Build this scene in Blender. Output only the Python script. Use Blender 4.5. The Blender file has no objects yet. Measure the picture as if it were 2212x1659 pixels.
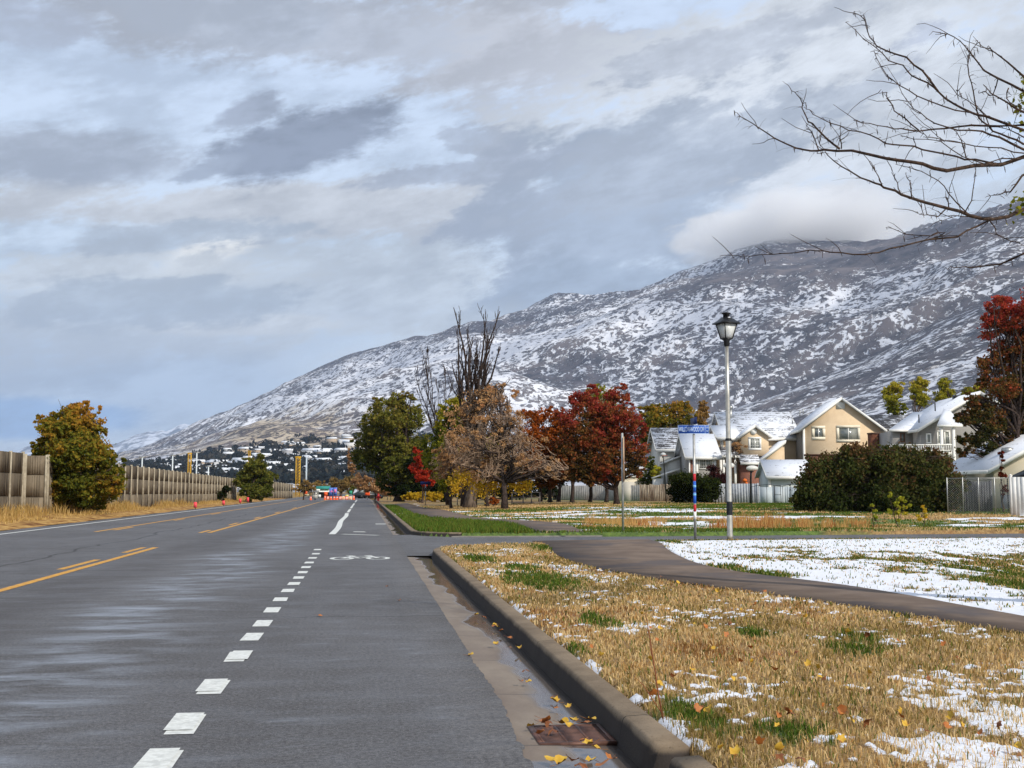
import bpy, math, random
import numpy as np
from mathutils import Vector, Matrix

# ------------------------------------------------------------------ camera, sky, sun, exposure
scene = bpy.context.scene
COL = scene.collection
R = math.radians
random.seed(7)
RNG = np.random.default_rng(7)
F = 2500.0
CX, CY = 1106.0, 829.5
PITCH, YAW = R(5.222), R(7.26)
CAMZ = 1.3
cam_d = bpy.data.cameras.new('camera')
cam = bpy.data.objects.new('camera', cam_d); COL.objects.link(cam)
cam.location = (0, 0, CAMZ)
cam.rotation_euler = (R(90) + PITCH, 0, -YAW)
cam_d.sensor_width = 36; cam_d.lens = 36 * F / 2212
cam_d.clip_start = 0.1; cam_d.clip_end = 60000
scene.camera = cam
scene.view_settings.view_transform = 'Standard'
scene.view_settings.look = 'None'
scene.view_settings.exposure = 0.12
scene.view_settings.gamma = 1.0
scene.cycles.volume_bounces = 4

_rot = np.array(cam.rotation_euler.to_matrix())
def ray(x, y):
    """direction (camera depth 1) of a point of the reference frame, used for surveying the place"""
    return _rot @ np.array([(x - CX) / F, (CY - y) / F, -1.0])
def G(x, y, z=0.0):
    d = ray(x, y); t = (z - CAMZ) / d[2]
    return np.array([d[0] * t, d[1] * t, z])
def W(x, y, d):
    return np.array([0, 0, CAMZ]) + ray(x, y) * d
def lin(r, g, b):
    f = lambda c: (c / 255 / 12.92) if c <= 10 else ((c / 255 + .055) / 1.055) ** 2.4
    return (f(r), f(g), f(b))

SUN_EL = R(36); SUN_DIR = np.array([0.50, -0.80]); SUN_DIR /= np.linalg.norm(SUN_DIR)
to_sun = Vector((SUN_DIR[0] * math.cos(SUN_EL), SUN_DIR[1] * math.cos(SUN_EL), math.sin(SUN_EL)))
sd = bpy.data.lights.new('sun', 'SUN'); sd.energy = 3.9; sd.angle = R(0.6); sd.color = (1.0, 0.93, 0.82)
so = bpy.data.objects.new('sun', sd); COL.objects.link(so)
so.rotation_euler = to_sun.to_track_quat('Z', 'Y').to_euler(); so.location = (0, 0, 50)

class NT:
    """small node helper"""
    def __init__(s, tree): s.t = tree; s.n = tree.nodes; s.l = tree.links
    def new(s, typ, **kw):
        n = s.n.new(typ)
        for k, v in kw.items():
            if k.startswith('i_'):
                key = k[2:]; key = int(key) if key.isdigit() else key.replace('_', ' ')
                s.set(n, key, v)
            else: setattr(n, k, v)
        return n
    def set(s, n, key, v):
        if isinstance(v, bpy.types.NodeSocket): s.l.new(v, n.inputs[key])
        elif isinstance(v, (tuple, list)) and len(v) == 3 and n.inputs[key].type == 'RGBA': n.inputs[key].default_value = (*v, 1)
        else: n.inputs[key].default_value = v
    def math(s, op, a, b=0.0, c=0.0, clamp=False):
        n = s.n.new('ShaderNodeMath'); n.operation = op; n.use_clamp = clamp
        s.set(n, 0, a); s.set(n, 1, b); s.set(n, 2, c); return n.outputs[0]
    def mix(s, f, a, b, blend='MIX'):
        n = s.n.new('ShaderNodeMix'); n.data_type = 'RGBA'; n.blend_type = blend
        s.set(n, 0, f); s.set(n, 6, a); s.set(n, 7, b); return n.outputs[2]
    def mapr(s, v, a, b, c=0.0, d=1.0, smooth=True):
        n = s.n.new('ShaderNodeMapRange'); n.interpolation_type = 'SMOOTHSTEP' if smooth else 'LINEAR'
        s.set(n, 0, v); s.set(n, 1, a); s.set(n, 2, b); s.set(n, 3, c); s.set(n, 4, d); return n.outputs[0]
    def noise(s, vec, scale, detail=4, rough=.5, dist=0.0, out=0):
        n = s.n.new('ShaderNodeTexNoise'); s.l.new(vec, n.inputs['Vector'])
        n.inputs['Scale'].default_value = scale; n.inputs['Detail'].default_value = detail
        n.inputs['Roughness'].default_value = rough; n.inputs['Distortion'].default_value = dist
        return n.outputs[out]
    def scale(s, vec, v):
        n = s.n.new('ShaderNodeMapping'); s.l.new(vec, n.inputs[0]); n.inputs['Scale'].default_value = v; return n.outputs[0]

# ---- world: sky texture seen through broken autumn cloud, described by compass direction
world = bpy.data.worlds.new('World'); scene.world = world; world.use_nodes = True
wt = world.node_tree; wt.nodes.clear(); N = NT(wt)
tc = N.new('ShaderNodeTexCoord'); sep = N.new('ShaderNodeSeparateXYZ'); wt.links.new(tc.outputs['Generated'], sep.inputs[0])
az = N.math('ARCTAN2', sep.outputs[0], sep.outputs[1]); el = N.math('ARCSINE', sep.outputs[2])
def azel(x, y):
    d = ray(x, y); d = d / np.linalg.norm(d)
    return math.atan2(d[0], d[1]), math.asin(d[2])
comb = N.new('ShaderNodeCombineXYZ'); wt.links.new(az, comb.inputs[0]); wt.links.new(el, comb.inputs[1])
vec = comb.outputs[0]
rot = N.new('ShaderNodeMapping'); wt.links.new(vec, rot.inputs[0]); rot.inputs['Rotation'].default_value = (0, 0, -.24); rot.inputs['Location'].default_value = (5.2, 2.3, 1.1)
vst = N.scale(rot.outputs[0], (.42, 1.45, 1))
nA = N.math('SUBTRACT', N.noise(vst, 9, 7, .58, .3), .5)
vst2 = N.new('ShaderNodeMapping'); wt.links.new(rot.outputs[0], vst2.inputs[0]); vst2.inputs['Scale'].default_value = (.55, 1.4, 1); vst2.inputs['Location'].default_value = (3.1, 1.7, 4)
nB = N.math('SUBTRACT', N.noise(vst2.outputs[0], 26, 6, .6), .5)
nC = N.math('SUBTRACT', N.noise(vst2.outputs[0], 75, 6, .65), .5)
wob = N.math('ADD', N.math('ADD', N.math('MULTIPLY', nA, 3.9), N.math('MULTIPLY', nB, 2.9)), N.math('MULTIPLY', nC, 1.5))
soft = N.math('MULTIPLY', nA, 1.0)
sky = N.new('ShaderNodeTexSky'); sky.sky_type = 'NISHITA'; sky.sun_disc = False
sky.sun_elevation = SUN_EL; sky.sun_rotation = math.atan2(SUN_DIR[0], SUN_DIR[1])
skyc = N.mix(1.0, sky.outputs[0], (.1, .1, .1), 'MULTIPLY')
veil = N.mix(N.mapr(el, 0.05, 0.42), lin(199, 211, 222), lin(190, 204, 224))
cur = N.mix(.86, skyc, veil)
# (x, y, half-length, half-height, tilt up to the right in degrees, colour, opacity, raggedness)
BL = [
 (300, 760, 760, 260, 6, (166, 181, 197), .95, .35),
 (700, 640, 640, 110, 4, (182, 190, 197), .85, .7),
 (460, 535, 130, 34, 28, (222, 222, 218), .95, .8),
 (210, 600, 330, 48, 5, (196, 202, 206), .8, .9),
 (560, 700, 200, 22, 2, (200, 204, 206), .7, .9),
 (330, 650, 260, 40, 2, (163, 175, 187), .8, .9),
 (620, 445, 600, 58, 3, (185, 189, 194), 1, .7),
 (330, 510, 240, 26, 6, (166, 177, 189), .85, 1.0),
 (130, 335, 350, 46, 0, (158, 167, 181), 1, .5),
 (900, 90, 640, 78, -2, (165, 171, 182), 1, .6),
 (1120, 110, 260, 110, 0, (182, 184, 190), .6, 1.0),
 (560, 50, 190, 50, -4, (168, 176, 189), .9, .9),
 (30, 45, 110, 30, 0, (172, 181, 198), .7, .9),
 (1750, 240, 560, 270, 10, (202, 207, 213), .95, .7),
 (1560, 110, 190, 40, 8, (178, 185, 197), .7, 1.1),
 (1850, 200, 110, 18, 12, (178, 186, 198), .8, 1.2),
 (2010, 75, 60, 26, 15, (176, 184, 200), .8, 1.2),
 (1350, 480, 300, 190, 22, (155, 167, 183), 1, .6),
 (1130, 455, 120, 45, 12, (157, 167, 182), .9, 1.2),
 (1110, 615, 75, 60, 40, (150, 161, 177), .9, 1.1),
 (1050, 365, 260, 22, 8, (158, 167, 182), .85, 1.0),
 (1480, 330, 260, 90, 25, (168, 177, 190), .8, .9),
 (1260, 620, 260, 70, 8, (146, 160, 177), .9, .6),
 (1950, 440, 300, 60, 8, (183, 192, 202), .7, 1.0),
 (1720, 480, 225, 80, 4, (217, 218, 220), 1, .6),
 (1640, 520, 190, 50, -2, (205, 207, 210), .8, .6),
 (640, 316, 240, 62, 16, (124, 133, 149), 1, .36),
 (455, 365, 100, 26, 22, (138, 148, 164), .9, .5),
 (530, 245, 84, 30, 24, (142, 151, 167), .95, .45),
 (980, 295, 90, 26, -10, (160, 169, 184), .75, 1.3),
 (900, 790, 330, 90, 8, (192, 200, 206), .8, .5),
 (420, 850, 330, 60, 6, (158, 176, 196), .7, .4),
 (60, 905, 220, 42, 2, (112, 150, 193), .9, .25),
]
azn, eln = N.math('MULTIPLY', az, 1.0), el
for (bx, by, a, b, tilt, c, op, rag) in BL:
    small = a < 260
    a0, e0 = azel(bx, by); ct, st = math.cos(R(tilt)), math.sin(R(tilt)); a /= F * .96; b /= F * .96
    du = N.math('SUBTRACT', az, a0); dv = N.math('SUBTRACT', el, e0)
    U = N.math('ADD', N.math('MULTIPLY', du, ct / a), N.math('MULTIPLY', dv, st / a))
    V = N.math('ADD', N.math('MULTIPLY', du, -st / b), N.math('MULTIPLY', dv, ct / b))
    q = N.math('SQRT', N.math('ADD', N.math('MULTIPLY', U, U), N.math('MULTIPLY', V, V)))
    q = N.math('ADD', q, N.math('MULTIPLY', wob, rag))
    edge = .18 if small and rag < .7 else .34 if rag < .6 else .24
    m = N.mapr(q, .95 - edge, .95 + edge * 1.5, op, 0.0)
    cur = N.mix(m, cur, lin(*c))
# light and dark billows inside the cloud
bil = N.mapr(N.math('ADD', N.math('ADD', nA, N.math('MULTIPLY', nB, .9)), N.math('MULTIPLY', nC, .4)), -.19, .21, .95, 1.33)
cb = N.new('ShaderNodeCombineColor'); [wt.links.new(bil, cb.inputs[i]) for i in range(3)]
cur = N.mix(1.0, cur, cb.outputs[0], 'MULTIPLY')
# high cloud behind and above the viewer
up = N.mapr(el, .5, .8); cur = N.mix(N.math('MULTIPLY', up, .7), cur, lin(178, 186, 200))
bg = N.new('ShaderNodeBackground'); wt.links.new(cur, bg.inputs[0]); bg.inputs[1].default_value = 1.0
wo = N.new('ShaderNodeOutputWorld'); wt.links.new(bg.outputs[0], wo.inputs[0])

# ------------------------------------------------------------------ helpers
def put(o, label=None, cat=None, group=None, kind=None):
    if label: o['label'] = label
    if cat: o['category'] = cat
    if group: o['group'] = group
    if kind: o['kind'] = kind
    return o
def thing(name, loc, label, cat, group=None):
    o = bpy.data.objects.new(name, None); COL.objects.link(o); o.location = [float(v) for v in loc]
    o.empty_display_size = .3
    return put(o, label, cat, group)
def npmesh(name, V, faces_flat, counts, mats, parent=None, attrs=None, smooth=False, matidx=None):
    V = np.asarray(V, dtype=np.float64)
    if parent is not None: V = V - np.array(parent.location)
    me = bpy.data.meshes.new(name)
    me.vertices.add(len(V)); me.vertices.foreach_set('co', V.astype(np.float32).ravel())
    me.loops.add(len(faces_flat)); me.loops.foreach_set('vertex_index', np.asarray(faces_flat, dtype=np.int32))
    counts = np.asarray(counts, dtype=np.int32)
    me.polygons.add(len(counts)); st = np.concatenate([[0], np.cumsum(counts)[:-1]]).astype(np.int32)
    me.polygons.foreach_set('loop_start', st); me.polygons.foreach_set('loop_total', counts)
    if smooth: me.polygons.foreach_set('use_smooth', np.ones(len(counts), dtype=bool))
    for m in (mats if isinstance(mats, (list, tuple)) else [mats]): me.materials.append(m)
    if matidx is not None: me.polygons.foreach_set('material_index', np.asarray(matidx, dtype=np.int32))
    if attrs:
        for k, a in attrs.items():
            at = me.attributes.new(k, 'FLOAT', 'POINT'); at.data.foreach_set('value', np.asarray(a, dtype=np.float32))
    me.update(calc_edges=True); me.validate()
    o = bpy.data.objects.new(name, me); COL.objects.link(o)
    if parent is not None: o.parent = parent
    return o
class MB:
    def __init__(s): s.v = []; s.f = []; s.m = []; s.n = 0
    def add(s, vs, fs, m=0):
        s.v.extend([tuple(map(float, v)) for v in vs]); s.f.extend([tuple(i + s.n for i in f) for f in fs]); s.m.extend([m] * len(fs)); s.n += len(vs); return s
    def hexa(s, P, m=0):   # 8 points: bottom 4 ccw, top 4
        return s.add(P, [(3, 2, 1, 0), (4, 5, 6, 7), (0, 1, 5, 4), (1, 2, 6, 5), (2, 3, 7, 6), (3, 0, 4, 7)], m)
    def box(s, x0, x1, y0, y1, z0, z1, m=0, T=None):
        P = [(x0, y0, z0), (x1, y0, z0), (x1, y1, z0), (x0, y1, z0), (x0, y0, z1), (x1, y0, z1), (x1, y1, z1), (x0, y1, z1)]
        if T: P = [T(p) for p in P]
        return s.hexa(P, m)
    def slab(s, quad, th, m=0, T=None):   # quad (4 pts ccw seen from outside) thickened inward/down
        q = [np.array(p, float) for p in quad]; nrm = np.cross(q[1] - q[0], q[2] - q[0]); nrm /= np.linalg.norm(nrm)
        b = [p - nrm * th for p in q]; P = b + q
        if T: P = [T(p) for p in P]
        return s.hexa(P, m)
    def prism(s, poly, axis_vec, m=0, T=None):
        p = [np.array(a, float) for a in poly]; q = [a + np.array(axis_vec, float) for a in p]; n = len(p); P = p + q
        if T: P = [T(a) for a in P]
        return s.add(P, [tuple(range(n))[::-1], tuple(range(n, 2 * n))] + [(i, (i + 1) % n, n + (i + 1) % n, n + i) for i in range(n)], m)
    def tube(s, pts, rad, n=6, m=0, cap=True):
        pts = [np.array(p, float) for p in pts]; k = len(pts)
        if not hasattr(rad, '__len__'): rad = [rad] * k
        vs = []; ref = None
        for i, p in enumerate(pts):
            t = pts[min(i + 1, k - 1)] - pts[max(i - 1, 0)]; L = np.linalg.norm(t); t = t / L if L > 1e-9 else np.array([0, 0, 1.])
            if ref is None: ref = np.array([1., 0, 0]) if abs(t[0]) < .8 else np.array([0, 1., 0])
            a = ref - t * np.dot(ref, t); la = np.linalg.norm(a)
            if la < 1e-6: a = np.cross(t, [0.3, .9, .1]); la = np.linalg.norm(a)
            a /= la; ref = a; b = np.cross(t, a)
            for j in range(n):
                an = 2 * math.pi * j / n; vs.append(p + rad[i] * (math.cos(an) * a + math.sin(an) * b))
        fs = [(i * n + j, i * n + (j + 1) % n, (i + 1) * n + (j + 1) % n, (i + 1) * n + j) for i in range(k - 1) for j in range(n)]
        if cap: fs += [tuple(range(n))[::-1], tuple(range((k - 1) * n, k * n))]
        return s.add(vs, fs, m)
    def lathe(s, c, prof, n=12, m=0, ang0=0.0):   # prof list (r,z)
        vs = []; k = len(prof)
        for r, z in prof:
            for j in range(n):
                a = 2 * math.pi * j / n + ang0; vs.append((c[0] + r * math.cos(a), c[1] + r * math.sin(a), c[2] + z))
        fs = [(i * n + j, i * n + (j + 1) % n, (i + 1) * n + (j + 1) % n, (i + 1) * n + j) for i in range(k - 1) for j in range(n)]
        fs += [tuple(range(n))[::-1], tuple(range((k - 1) * n, k * n))]
        return s.add(vs, fs, m)
    def build(s, name, mats, parent=None, smooth=False):
        flat = [i for f in s.f for i in f]
        return npmesh(name, np.array(s.v), flat, [len(f) for f in s.f], mats, parent, smooth=smooth, matidx=s.m)

def _h(i, j, s):
    n = (i * 374761393 + j * 668265263 + s * 2147483647) & 0xffffffff
    n = ((n ^ (n >> 13)) * 1274126177) & 0xffffffff
    return ((n ^ (n >> 16)) & 0xffff) / 65535.0
def vnoise(x, y, s=0):
    x = np.asarray(x, float); y = np.asarray(y, float)
    xi = np.floor(x).astype(np.int64); yi = np.floor(y).astype(np.int64); fx = x - xi; fy = y - yi
    fx = fx * fx * (3 - 2 * fx); fy = fy * fy * (3 - 2 * fy)
    a = _h(xi, yi, s); b = _h(xi + 1, yi, s); c = _h(xi, yi + 1, s); d = _h(xi + 1, yi + 1, s)
    return a + (b - a) * fx + (c - a) * fy + (a - b - c + d) * fx * fy
def fbm(x, y, o=4, s=0, g=.5):
    t = 0; amp = 1; tot = 0
    for k in range(o):
        t = t + amp * vnoise(np.asarray(x) * 2 ** k, np.asarray(y) * 2 ** k, s + k * 17); tot += amp; amp *= g
    return t / tot
def sstep(a, b, x):
    t = np.clip((np.asarray(x, float) - a) / (b - a), 0, 1); return t * t * (3 - 2 * t)

# ------------------------------------------------------------------ materials
MATS = {}
def bsdf(name):
    m = bpy.data.materials.new(name); m.use_nodes = True; nt = m.node_tree; nt.nodes.clear(); N = NT(nt)
    b = N.new('ShaderNodeBsdfPrincipled'); o = N.new('ShaderNodeOutputMaterial'); nt.links.new(b.outputs[0], o.inputs[0])
    return m, N, b
def mat(name, c1, c2=None, scale=4.0, rough=.7, bump=0.0, spec=.3, metal=0.0, stretch=(1, 1, 1), lo=.35, hi=.65, detail=4, c3=None, s3=1.0):
    if name in MATS: return MATS[name]
    m, N, b = bsdf(name); tc = N.new('ShaderNodeTexCoord'); v = N.scale(tc.outputs['Object'], stretch)
    c2 = c2 or tuple(min(1, c * 1.15) for c in c1)
    n = N.noise(v, scale, detail, .6); f = N.mapr(n, lo, hi)
    col = N.mix(f, c1, c2)
    if c3: col = N.mix(N.mapr(N.noise(v, s3, 5, .6), .5, .62), col, c3)
    N.set(b, 'Base Color', col); b.inputs['Roughness'].default_value = rough
    b.inputs['Specular IOR Level'].default_value = spec; b.inputs['Metallic'].default_value = metal
    if bump:
        bp = N.new('ShaderNodeBump', i_Strength=.6, i_Distance=bump); N.set(bp, 'Height', n); N.l.new(bp.outputs[0], b.inputs['Normal'])
    MATS[name] = m; return m
def leafmat(name, cols, trans=.35):
    if name in MATS: return MATS[name]
    m = bpy.data.materials.new(name); m.use_nodes = True; nt = m.node_tree; nt.nodes.clear(); N = NT(nt)
    at = N.new('ShaderNodeAttribute', attribute_name='v')
    rp = N.new('ShaderNodeValToRGB'); N.l.new(at.outputs['Fac'], rp.inputs[0]); e = rp.color_ramp.elements
    while len(e) < len(cols): e.new(.5)
    for i, c in enumerate(cols): e[i].position = i / (len(cols) - 1); e[i].color = (*c, 1)
    d = N.new('ShaderNodeBsdfDiffuse'); t = N.new('ShaderNodeBsdfTranslucent'); N.l.new(rp.outputs[0], d.inputs[0]); N.l.new(rp.outputs[0], t.inputs[0])
    mx = N.new('ShaderNodeMixShader'); mx.inputs[0].default_value = trans; N.l.new(d.outputs[0], mx.inputs[1]); N.l.new(t.outputs[0], mx.inputs[2])
    o = N.new('ShaderNodeOutputMaterial'); N.l.new(mx.outputs[0], o.inputs[0]); MATS[name] = m; return m

BARK = mat('bark', lin(58, 48, 42), lin(92, 78, 68), 6, .9, .02, .1, stretch=(1, 1, .25))
BARKL = mat('bark_tan', lin(138, 112, 92), lin(184, 158, 134), 8, .9, .01, .1, stretch=(1, 1, .25))
BARKD = mat('bark_dark', lin(44, 37, 35), lin(76, 64, 58), 8, .9, .01, .1)
WHITE = mat('white_trim', lin(222, 220, 214), lin(236, 235, 230), 1.5, .6, 0, .3)
GLASS = mat('window_glass', lin(98, 106, 108), lin(150, 152, 144), 1.2, .15, 0, .6)
STEEL = mat('galvanised_steel', lin(150, 152, 152), lin(178, 178, 174), 9, .42, 0, .5, metal=.75)
BLACKM = mat('black_iron', lin(16, 17, 20), lin(24, 25, 28), 10, .45, 0, .4)
# ------------------------------------------------------------------ ground, road, pavement
def near_edge(X):   # near edge of the side street
    X = np.asarray(X, float)
    return np.interp(X, [-5, 1.33, 1.6, 2.0, 3.0, 4.5, 8, 16, 60], [22.6, 23.0, 24.4, 25.1, 25.7, 26.1, 26.9, 27.4, 28.5])
def far_edge(X):
    return np.interp(np.asarray(X, float), [-5, 1.33, 1.7, 2.2, 3.2, 8, 16, 60], [34.5, 34.0, 33.0, 32.4, 32.0, 31.9, 32.4, 34])
def strip(name, L, U, z, m, th=.0, kind='structure', parent=None, nseg=80, jit=0.0):
    def rs(P):
        P = np.array(P)[:, :2]; d = np.r_[0, np.cumsum(np.hypot(*np.diff(P, axis=0).T))]; t = np.linspace(0, d[-1], nseg)
        return np.c_[np.interp(t, d, P[:, 0]), np.interp(t, d, P[:, 1])]
    L = rs(L); U = rs(U)
    if jit:
        L[:, 1] += RNG.uniform(-jit, jit, nseg); U[:, 1] += RNG.uniform(-jit, jit, nseg)
    V = []; rows = [L, U]
    for r in rows: V += [(x, y, z) for x, y in r]
    if th:
        for r in rows: V += [(x, y, z - th) for x, y in r]
    n = nseg; f = [(i, i + 1, n + i + 1, n + i) for i in range(n - 1)]
    if th:
        f += [(i, 2 * n + i, 2 * n + i + 1, i + 1) for i in range(n - 1)] + [(n + i, n + i + 1, 3 * n + i + 1, 3 * n + i) for i in range(n - 1)]
    o = npmesh(name, V, [i for q in f for i in q], [4] * len(f), m)
    return put(o, kind=kind)
def chaik(P, n=2):
    P = np.array(P, float)
    for _ in range(n):
        Q = [P[0]]
        for a, b in zip(P[:-1], P[1:]): Q += [.75 * a + .25 * b, .25 * a + .75 * b]
        Q.append(P[-1]); P = np.array(Q)
    return P

# asphalt: worn, slightly moist; its sky sheen is painted as long pale bluish streaks
ASP, N, b = bsdf('asphalt'); tc = N.new('ShaderNodeTexCoord'); ob = tc.outputs['Object']
big = N.noise(N.scale(ob, (.45, .16, 1)), 1.0, 5, .6); fine = N.noise(ob, 34, 5, .8); grit = N.noise(ob, 120, 3, .8)
sx = N.new('ShaderNodeSeparateXYZ'); N.l.new(ob, sx.inputs[0])
col = N.mix(N.mapr(big, .35, .65), lin(76, 75, 78), lin(99, 99, 103))
col = N.mix(N.mapr(fine, .36, .66), N.mix(.55, col, lin(48, 46, 46)), N.mix(.25, col, lin(150, 148, 146)))
col = N.mix(N.mapr(grit, .56, .70), col, lin(168, 164, 160)); col = N.mix(N.mapr(grit, .42, .30), col, lin(40, 38, 38))
# tyre-worn darker band either side of the lane centre, pale sky sheen painted between
wx = N.math('ADD', sx.outputs[0], N.math('MULTIPLY', N.math('SUBTRACT', N.noise(N.scale(ob, (.2, .3, 1)), 1, 3), .5), 1.6))
track = N.math('MULTIPLY', N.mapr(wx, -4.6, -4.0), N.mapr(wx, -3.1, -3.6)); col = N.mix(N.math('MULTIPLY', track, .35), col, lin(70, 66, 66))
lane = N.math('MULTIPLY', N.mapr(wx, -3.3, -2.3), N.mapr(wx, -1.3, -2.2))
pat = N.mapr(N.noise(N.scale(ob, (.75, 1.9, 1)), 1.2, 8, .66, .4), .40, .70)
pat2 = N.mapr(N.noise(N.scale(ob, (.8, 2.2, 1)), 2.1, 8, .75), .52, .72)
wet_sheen = N.math('ADD', N.math('MULTIPLY', pat, N.math('ADD', N.math('MULTIPLY', lane, .8), .12)), N.math('MULTIPLY', pat2, .30), clamp=True)
col = N.mix(N.math('MULTIPLY', wet_sheen, .62), col, lin(164, 172, 184))
# thin transverse cracks
cn = N.noise(N.scale(ob, (.35, .1, 1)), 1.0, 6, .7); cy = N.math('ADD', sx.outputs[1], N.math('MULTIPLY', cn, 1.5))
cf = N.math('ABSOLUTE', N.math('SUBTRACT', N.math('FRACT', N.math('DIVIDE', cy, 3.7)), .5)); gate = N.mapr(N.noise(N.scale(ob, (.12, .25, 1)), 1.0, 2), .42, .5)
crm = N.math('MULTIPLY', N.mapr(cf, .0062, .002), gate); col = N.mix(N.math('MULTIPLY', crm, .75), col, lin(40, 38, 38))
lx = N.math('ABSOLUTE', N.math('ADD', sx.outputs[0], N.math('ADD', 6.1, N.math('MULTIPLY', N.math('SUBTRACT', N.noise(N.scale(ob, (.1, .25, 1)), 1, 5, .6), .5), 1.2)))); col = N.mix(N.math('MULTIPLY', N.mapr(lx, .05, .02), .7), col, lin(44, 42, 43))
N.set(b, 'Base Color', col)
rg = N.mapr(wet_sheen, 0, 1, .85, .42, smooth=False); N.set(b, 'Roughness', rg); b.inputs['Specular IOR Level'].default_value = .30
bp = N.new('ShaderNodeBump', i_Strength=.7, i_Distance=.008); N.set(bp, 'Height', N.math('ADD', fine, grit)); N.l.new(bp.outputs[0], b.inputs['Normal'])

# road sheet with a ragged edge along the gutter
ys = np.r_[np.arange(-6, 30, .04), np.arange(30, 60, .3), np.arange(60, 200, 4), [400.]]
ragged = .850 + .012 * (fbm(ys * 1.1, ys * 0, 3, 5) - .5) * 2 + np.where(ys < 9, .028, .008) * (fbm(ys * 14, ys * 0 + 9, 3, 8) - .5) * 2 - .05 * sstep(7.6, 5.2, ys) * (1 - sstep(5.2, 4.0, ys))
ragged = np.where((ys > 23.15) & (ys < 33.9), .86, ragged)
V = []; xs_ = [-11.35, -8, -4.6, -1, 0.4]
for y, e in zip(ys, ragged): V += [(x, y, 0) for x in xs_] + [(e, y, 0), (e + .006, y, -.03)]
k = 7; fl = []
for i in range(len(ys) - 1):
    for j in range(k - 1): fl += [(i * k + j, i * k + j + 1, (i + 1) * k + j + 1, (i + 1) * k + j)]
put(npmesh('road', V, [a for q in fl for a in q], [4] * len(fl), ASP), kind='structure')

# side street, joins the road edge to edge
xs = np.r_[np.linspace(.8605, 5, 60), np.linspace(5.3, 80, 60)]
V = []; lo = np.where(xs < 1.33, 23.17, near_edge(xs) - .08); hi = np.where(xs < 1.33, 33.88, far_edge(xs) + .05)
for x, a, c in zip(xs, lo, hi): V += [(x, a, -.0004), (x, c, -.0004)]
f = [(2 * i, 2 * i + 2, 2 * i + 3, 2 * i + 1) for i in range(len(xs) - 1)]
put(npmesh('side_street', V, [a for q in f for a in q], [4] * len(f), ASP), kind='structure')

# concrete kerb and gutter
CONC, N, b = bsdf('kerb_concrete'); tc = N.new('ShaderNodeTexCoord'); ob = tc.outputs['Object']
n1 = N.noise(ob, 2.2, 6, .65); n2 = N.noise(ob, 60, 3, .7)
col = N.mix(N.mapr(n1, .3, .7), lin(112, 98, 82), lin(140, 124, 104)); col = N.mix(N.mapr(n2, .3, .45), N.mix(.5, col, lin(70, 62, 54)), col)
sx = N.new('ShaderNodeSeparateXYZ'); N.l.new(ob, sx.inputs[0])
jt = N.math('ABSOLUTE', N.math('SUBTRACT', N.math('FRACT', N.math('DIVIDE', sx.outputs[1], 3.05)), .5)); col = N.mix(N.mapr(jt, .4975, .499), col, lin(44, 40, 36))
dz = N.math('ADD', sx.outputs[2], N.math('MULTIPLY', n1, .05)); damp_shade = N.mapr(dz, .128, .095)
col = N.mix(N.math('MULTIPLY', damp_shade, .9), col, lin(48, 45, 45)); N.set(b, 'Base Color', col)  # kerb face darkened: its damp and its shade painted into the colour
N.set(b, 'Roughness', .9); b.inputs['Specular IOR Level'].default_value = .12; bp = N.new('ShaderNodeBump', i_Strength=.5, i_Distance=.004); N.set(bp, 'Height', n2); N.l.new(bp.outputs[0], b.inputs['Normal'])
GUT, N, b = bsdf('gutter_concrete'); tc = N.new('ShaderNodeTexCoord'); ob = tc.outputs['Object']
n1 = N.noise(N.scale(ob, (1, .5, 1)), 2.0, 6, .65); n2 = N.noise(ob, 45, 3, .7)
col = N.mix(N.mapr(n1, .3, .7), lin(114, 100, 88), lin(138, 125, 110)); col = N.mix(N.mapr(n2, .3, .42), N.mix(.35, col, lin(80, 70, 62)), col)
sx = N.new('ShaderNodeSeparateXYZ'); N.l.new(ob, sx.inputs[0])
jt = N.math('ABSOLUTE', N.math('SUBTRACT', N.math('FRACT', N.math('DIVIDE', sx.outputs[1], 1.52)), .5)); col = N.mix(N.mapr(jt, .494, .498), col, lin(60, 54, 50))
pn = N.noise(N.scale(ob, (.8, .35, 1)), 2.1, 3, .5)
near_k = N.math('ADD', N.math('SUBTRACT', sx.outputs[0], 1.11), N.math('MULTIPLY', N.math('SUBTRACT', pn, .5), .75))
far_wet = N.mapr(sx.outputs[1], 12, 22, 0, .10)
near_k = N.math('ADD', near_k, far_wet)
pud = N.mapr(near_k, -.10, .10); puddle = N.math('MAXIMUM', pud, N.mapr(N.math('ABSOLUTE', N.math('SUBTRACT', sx.outputs[1], 5.55)), .22, .12))
col = N.mix(N.math('MULTIPLY', puddle, .7), col, lin(74, 70, 70)); line = N.mapr(N.math('ADD', sx.outputs[0], N.math('MULTIPLY', N.math('SUBTRACT', N.noise(ob, 5, 4, .7), .5), .05)), 1.285, 1.30)
col = N.mix(N.math('MULTIPLY', line, .75), col, lin(44, 42, 42)); N.set(b, 'Base Color', col)
N.set(b, 'Roughness', N.mapr(puddle, 0, .7, .75, .07)); b.inputs['Specular IOR Level'].default_value = .5
bp = N.new('ShaderNodeBump', i_Distance=.003); N.set(bp, 'Strength', N.mapr(puddle, 0, 1, .5, .03)); N.set(bp, 'Height', n2); N.l.new(bp.outputs[0], b.inputs['Normal'])

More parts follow.
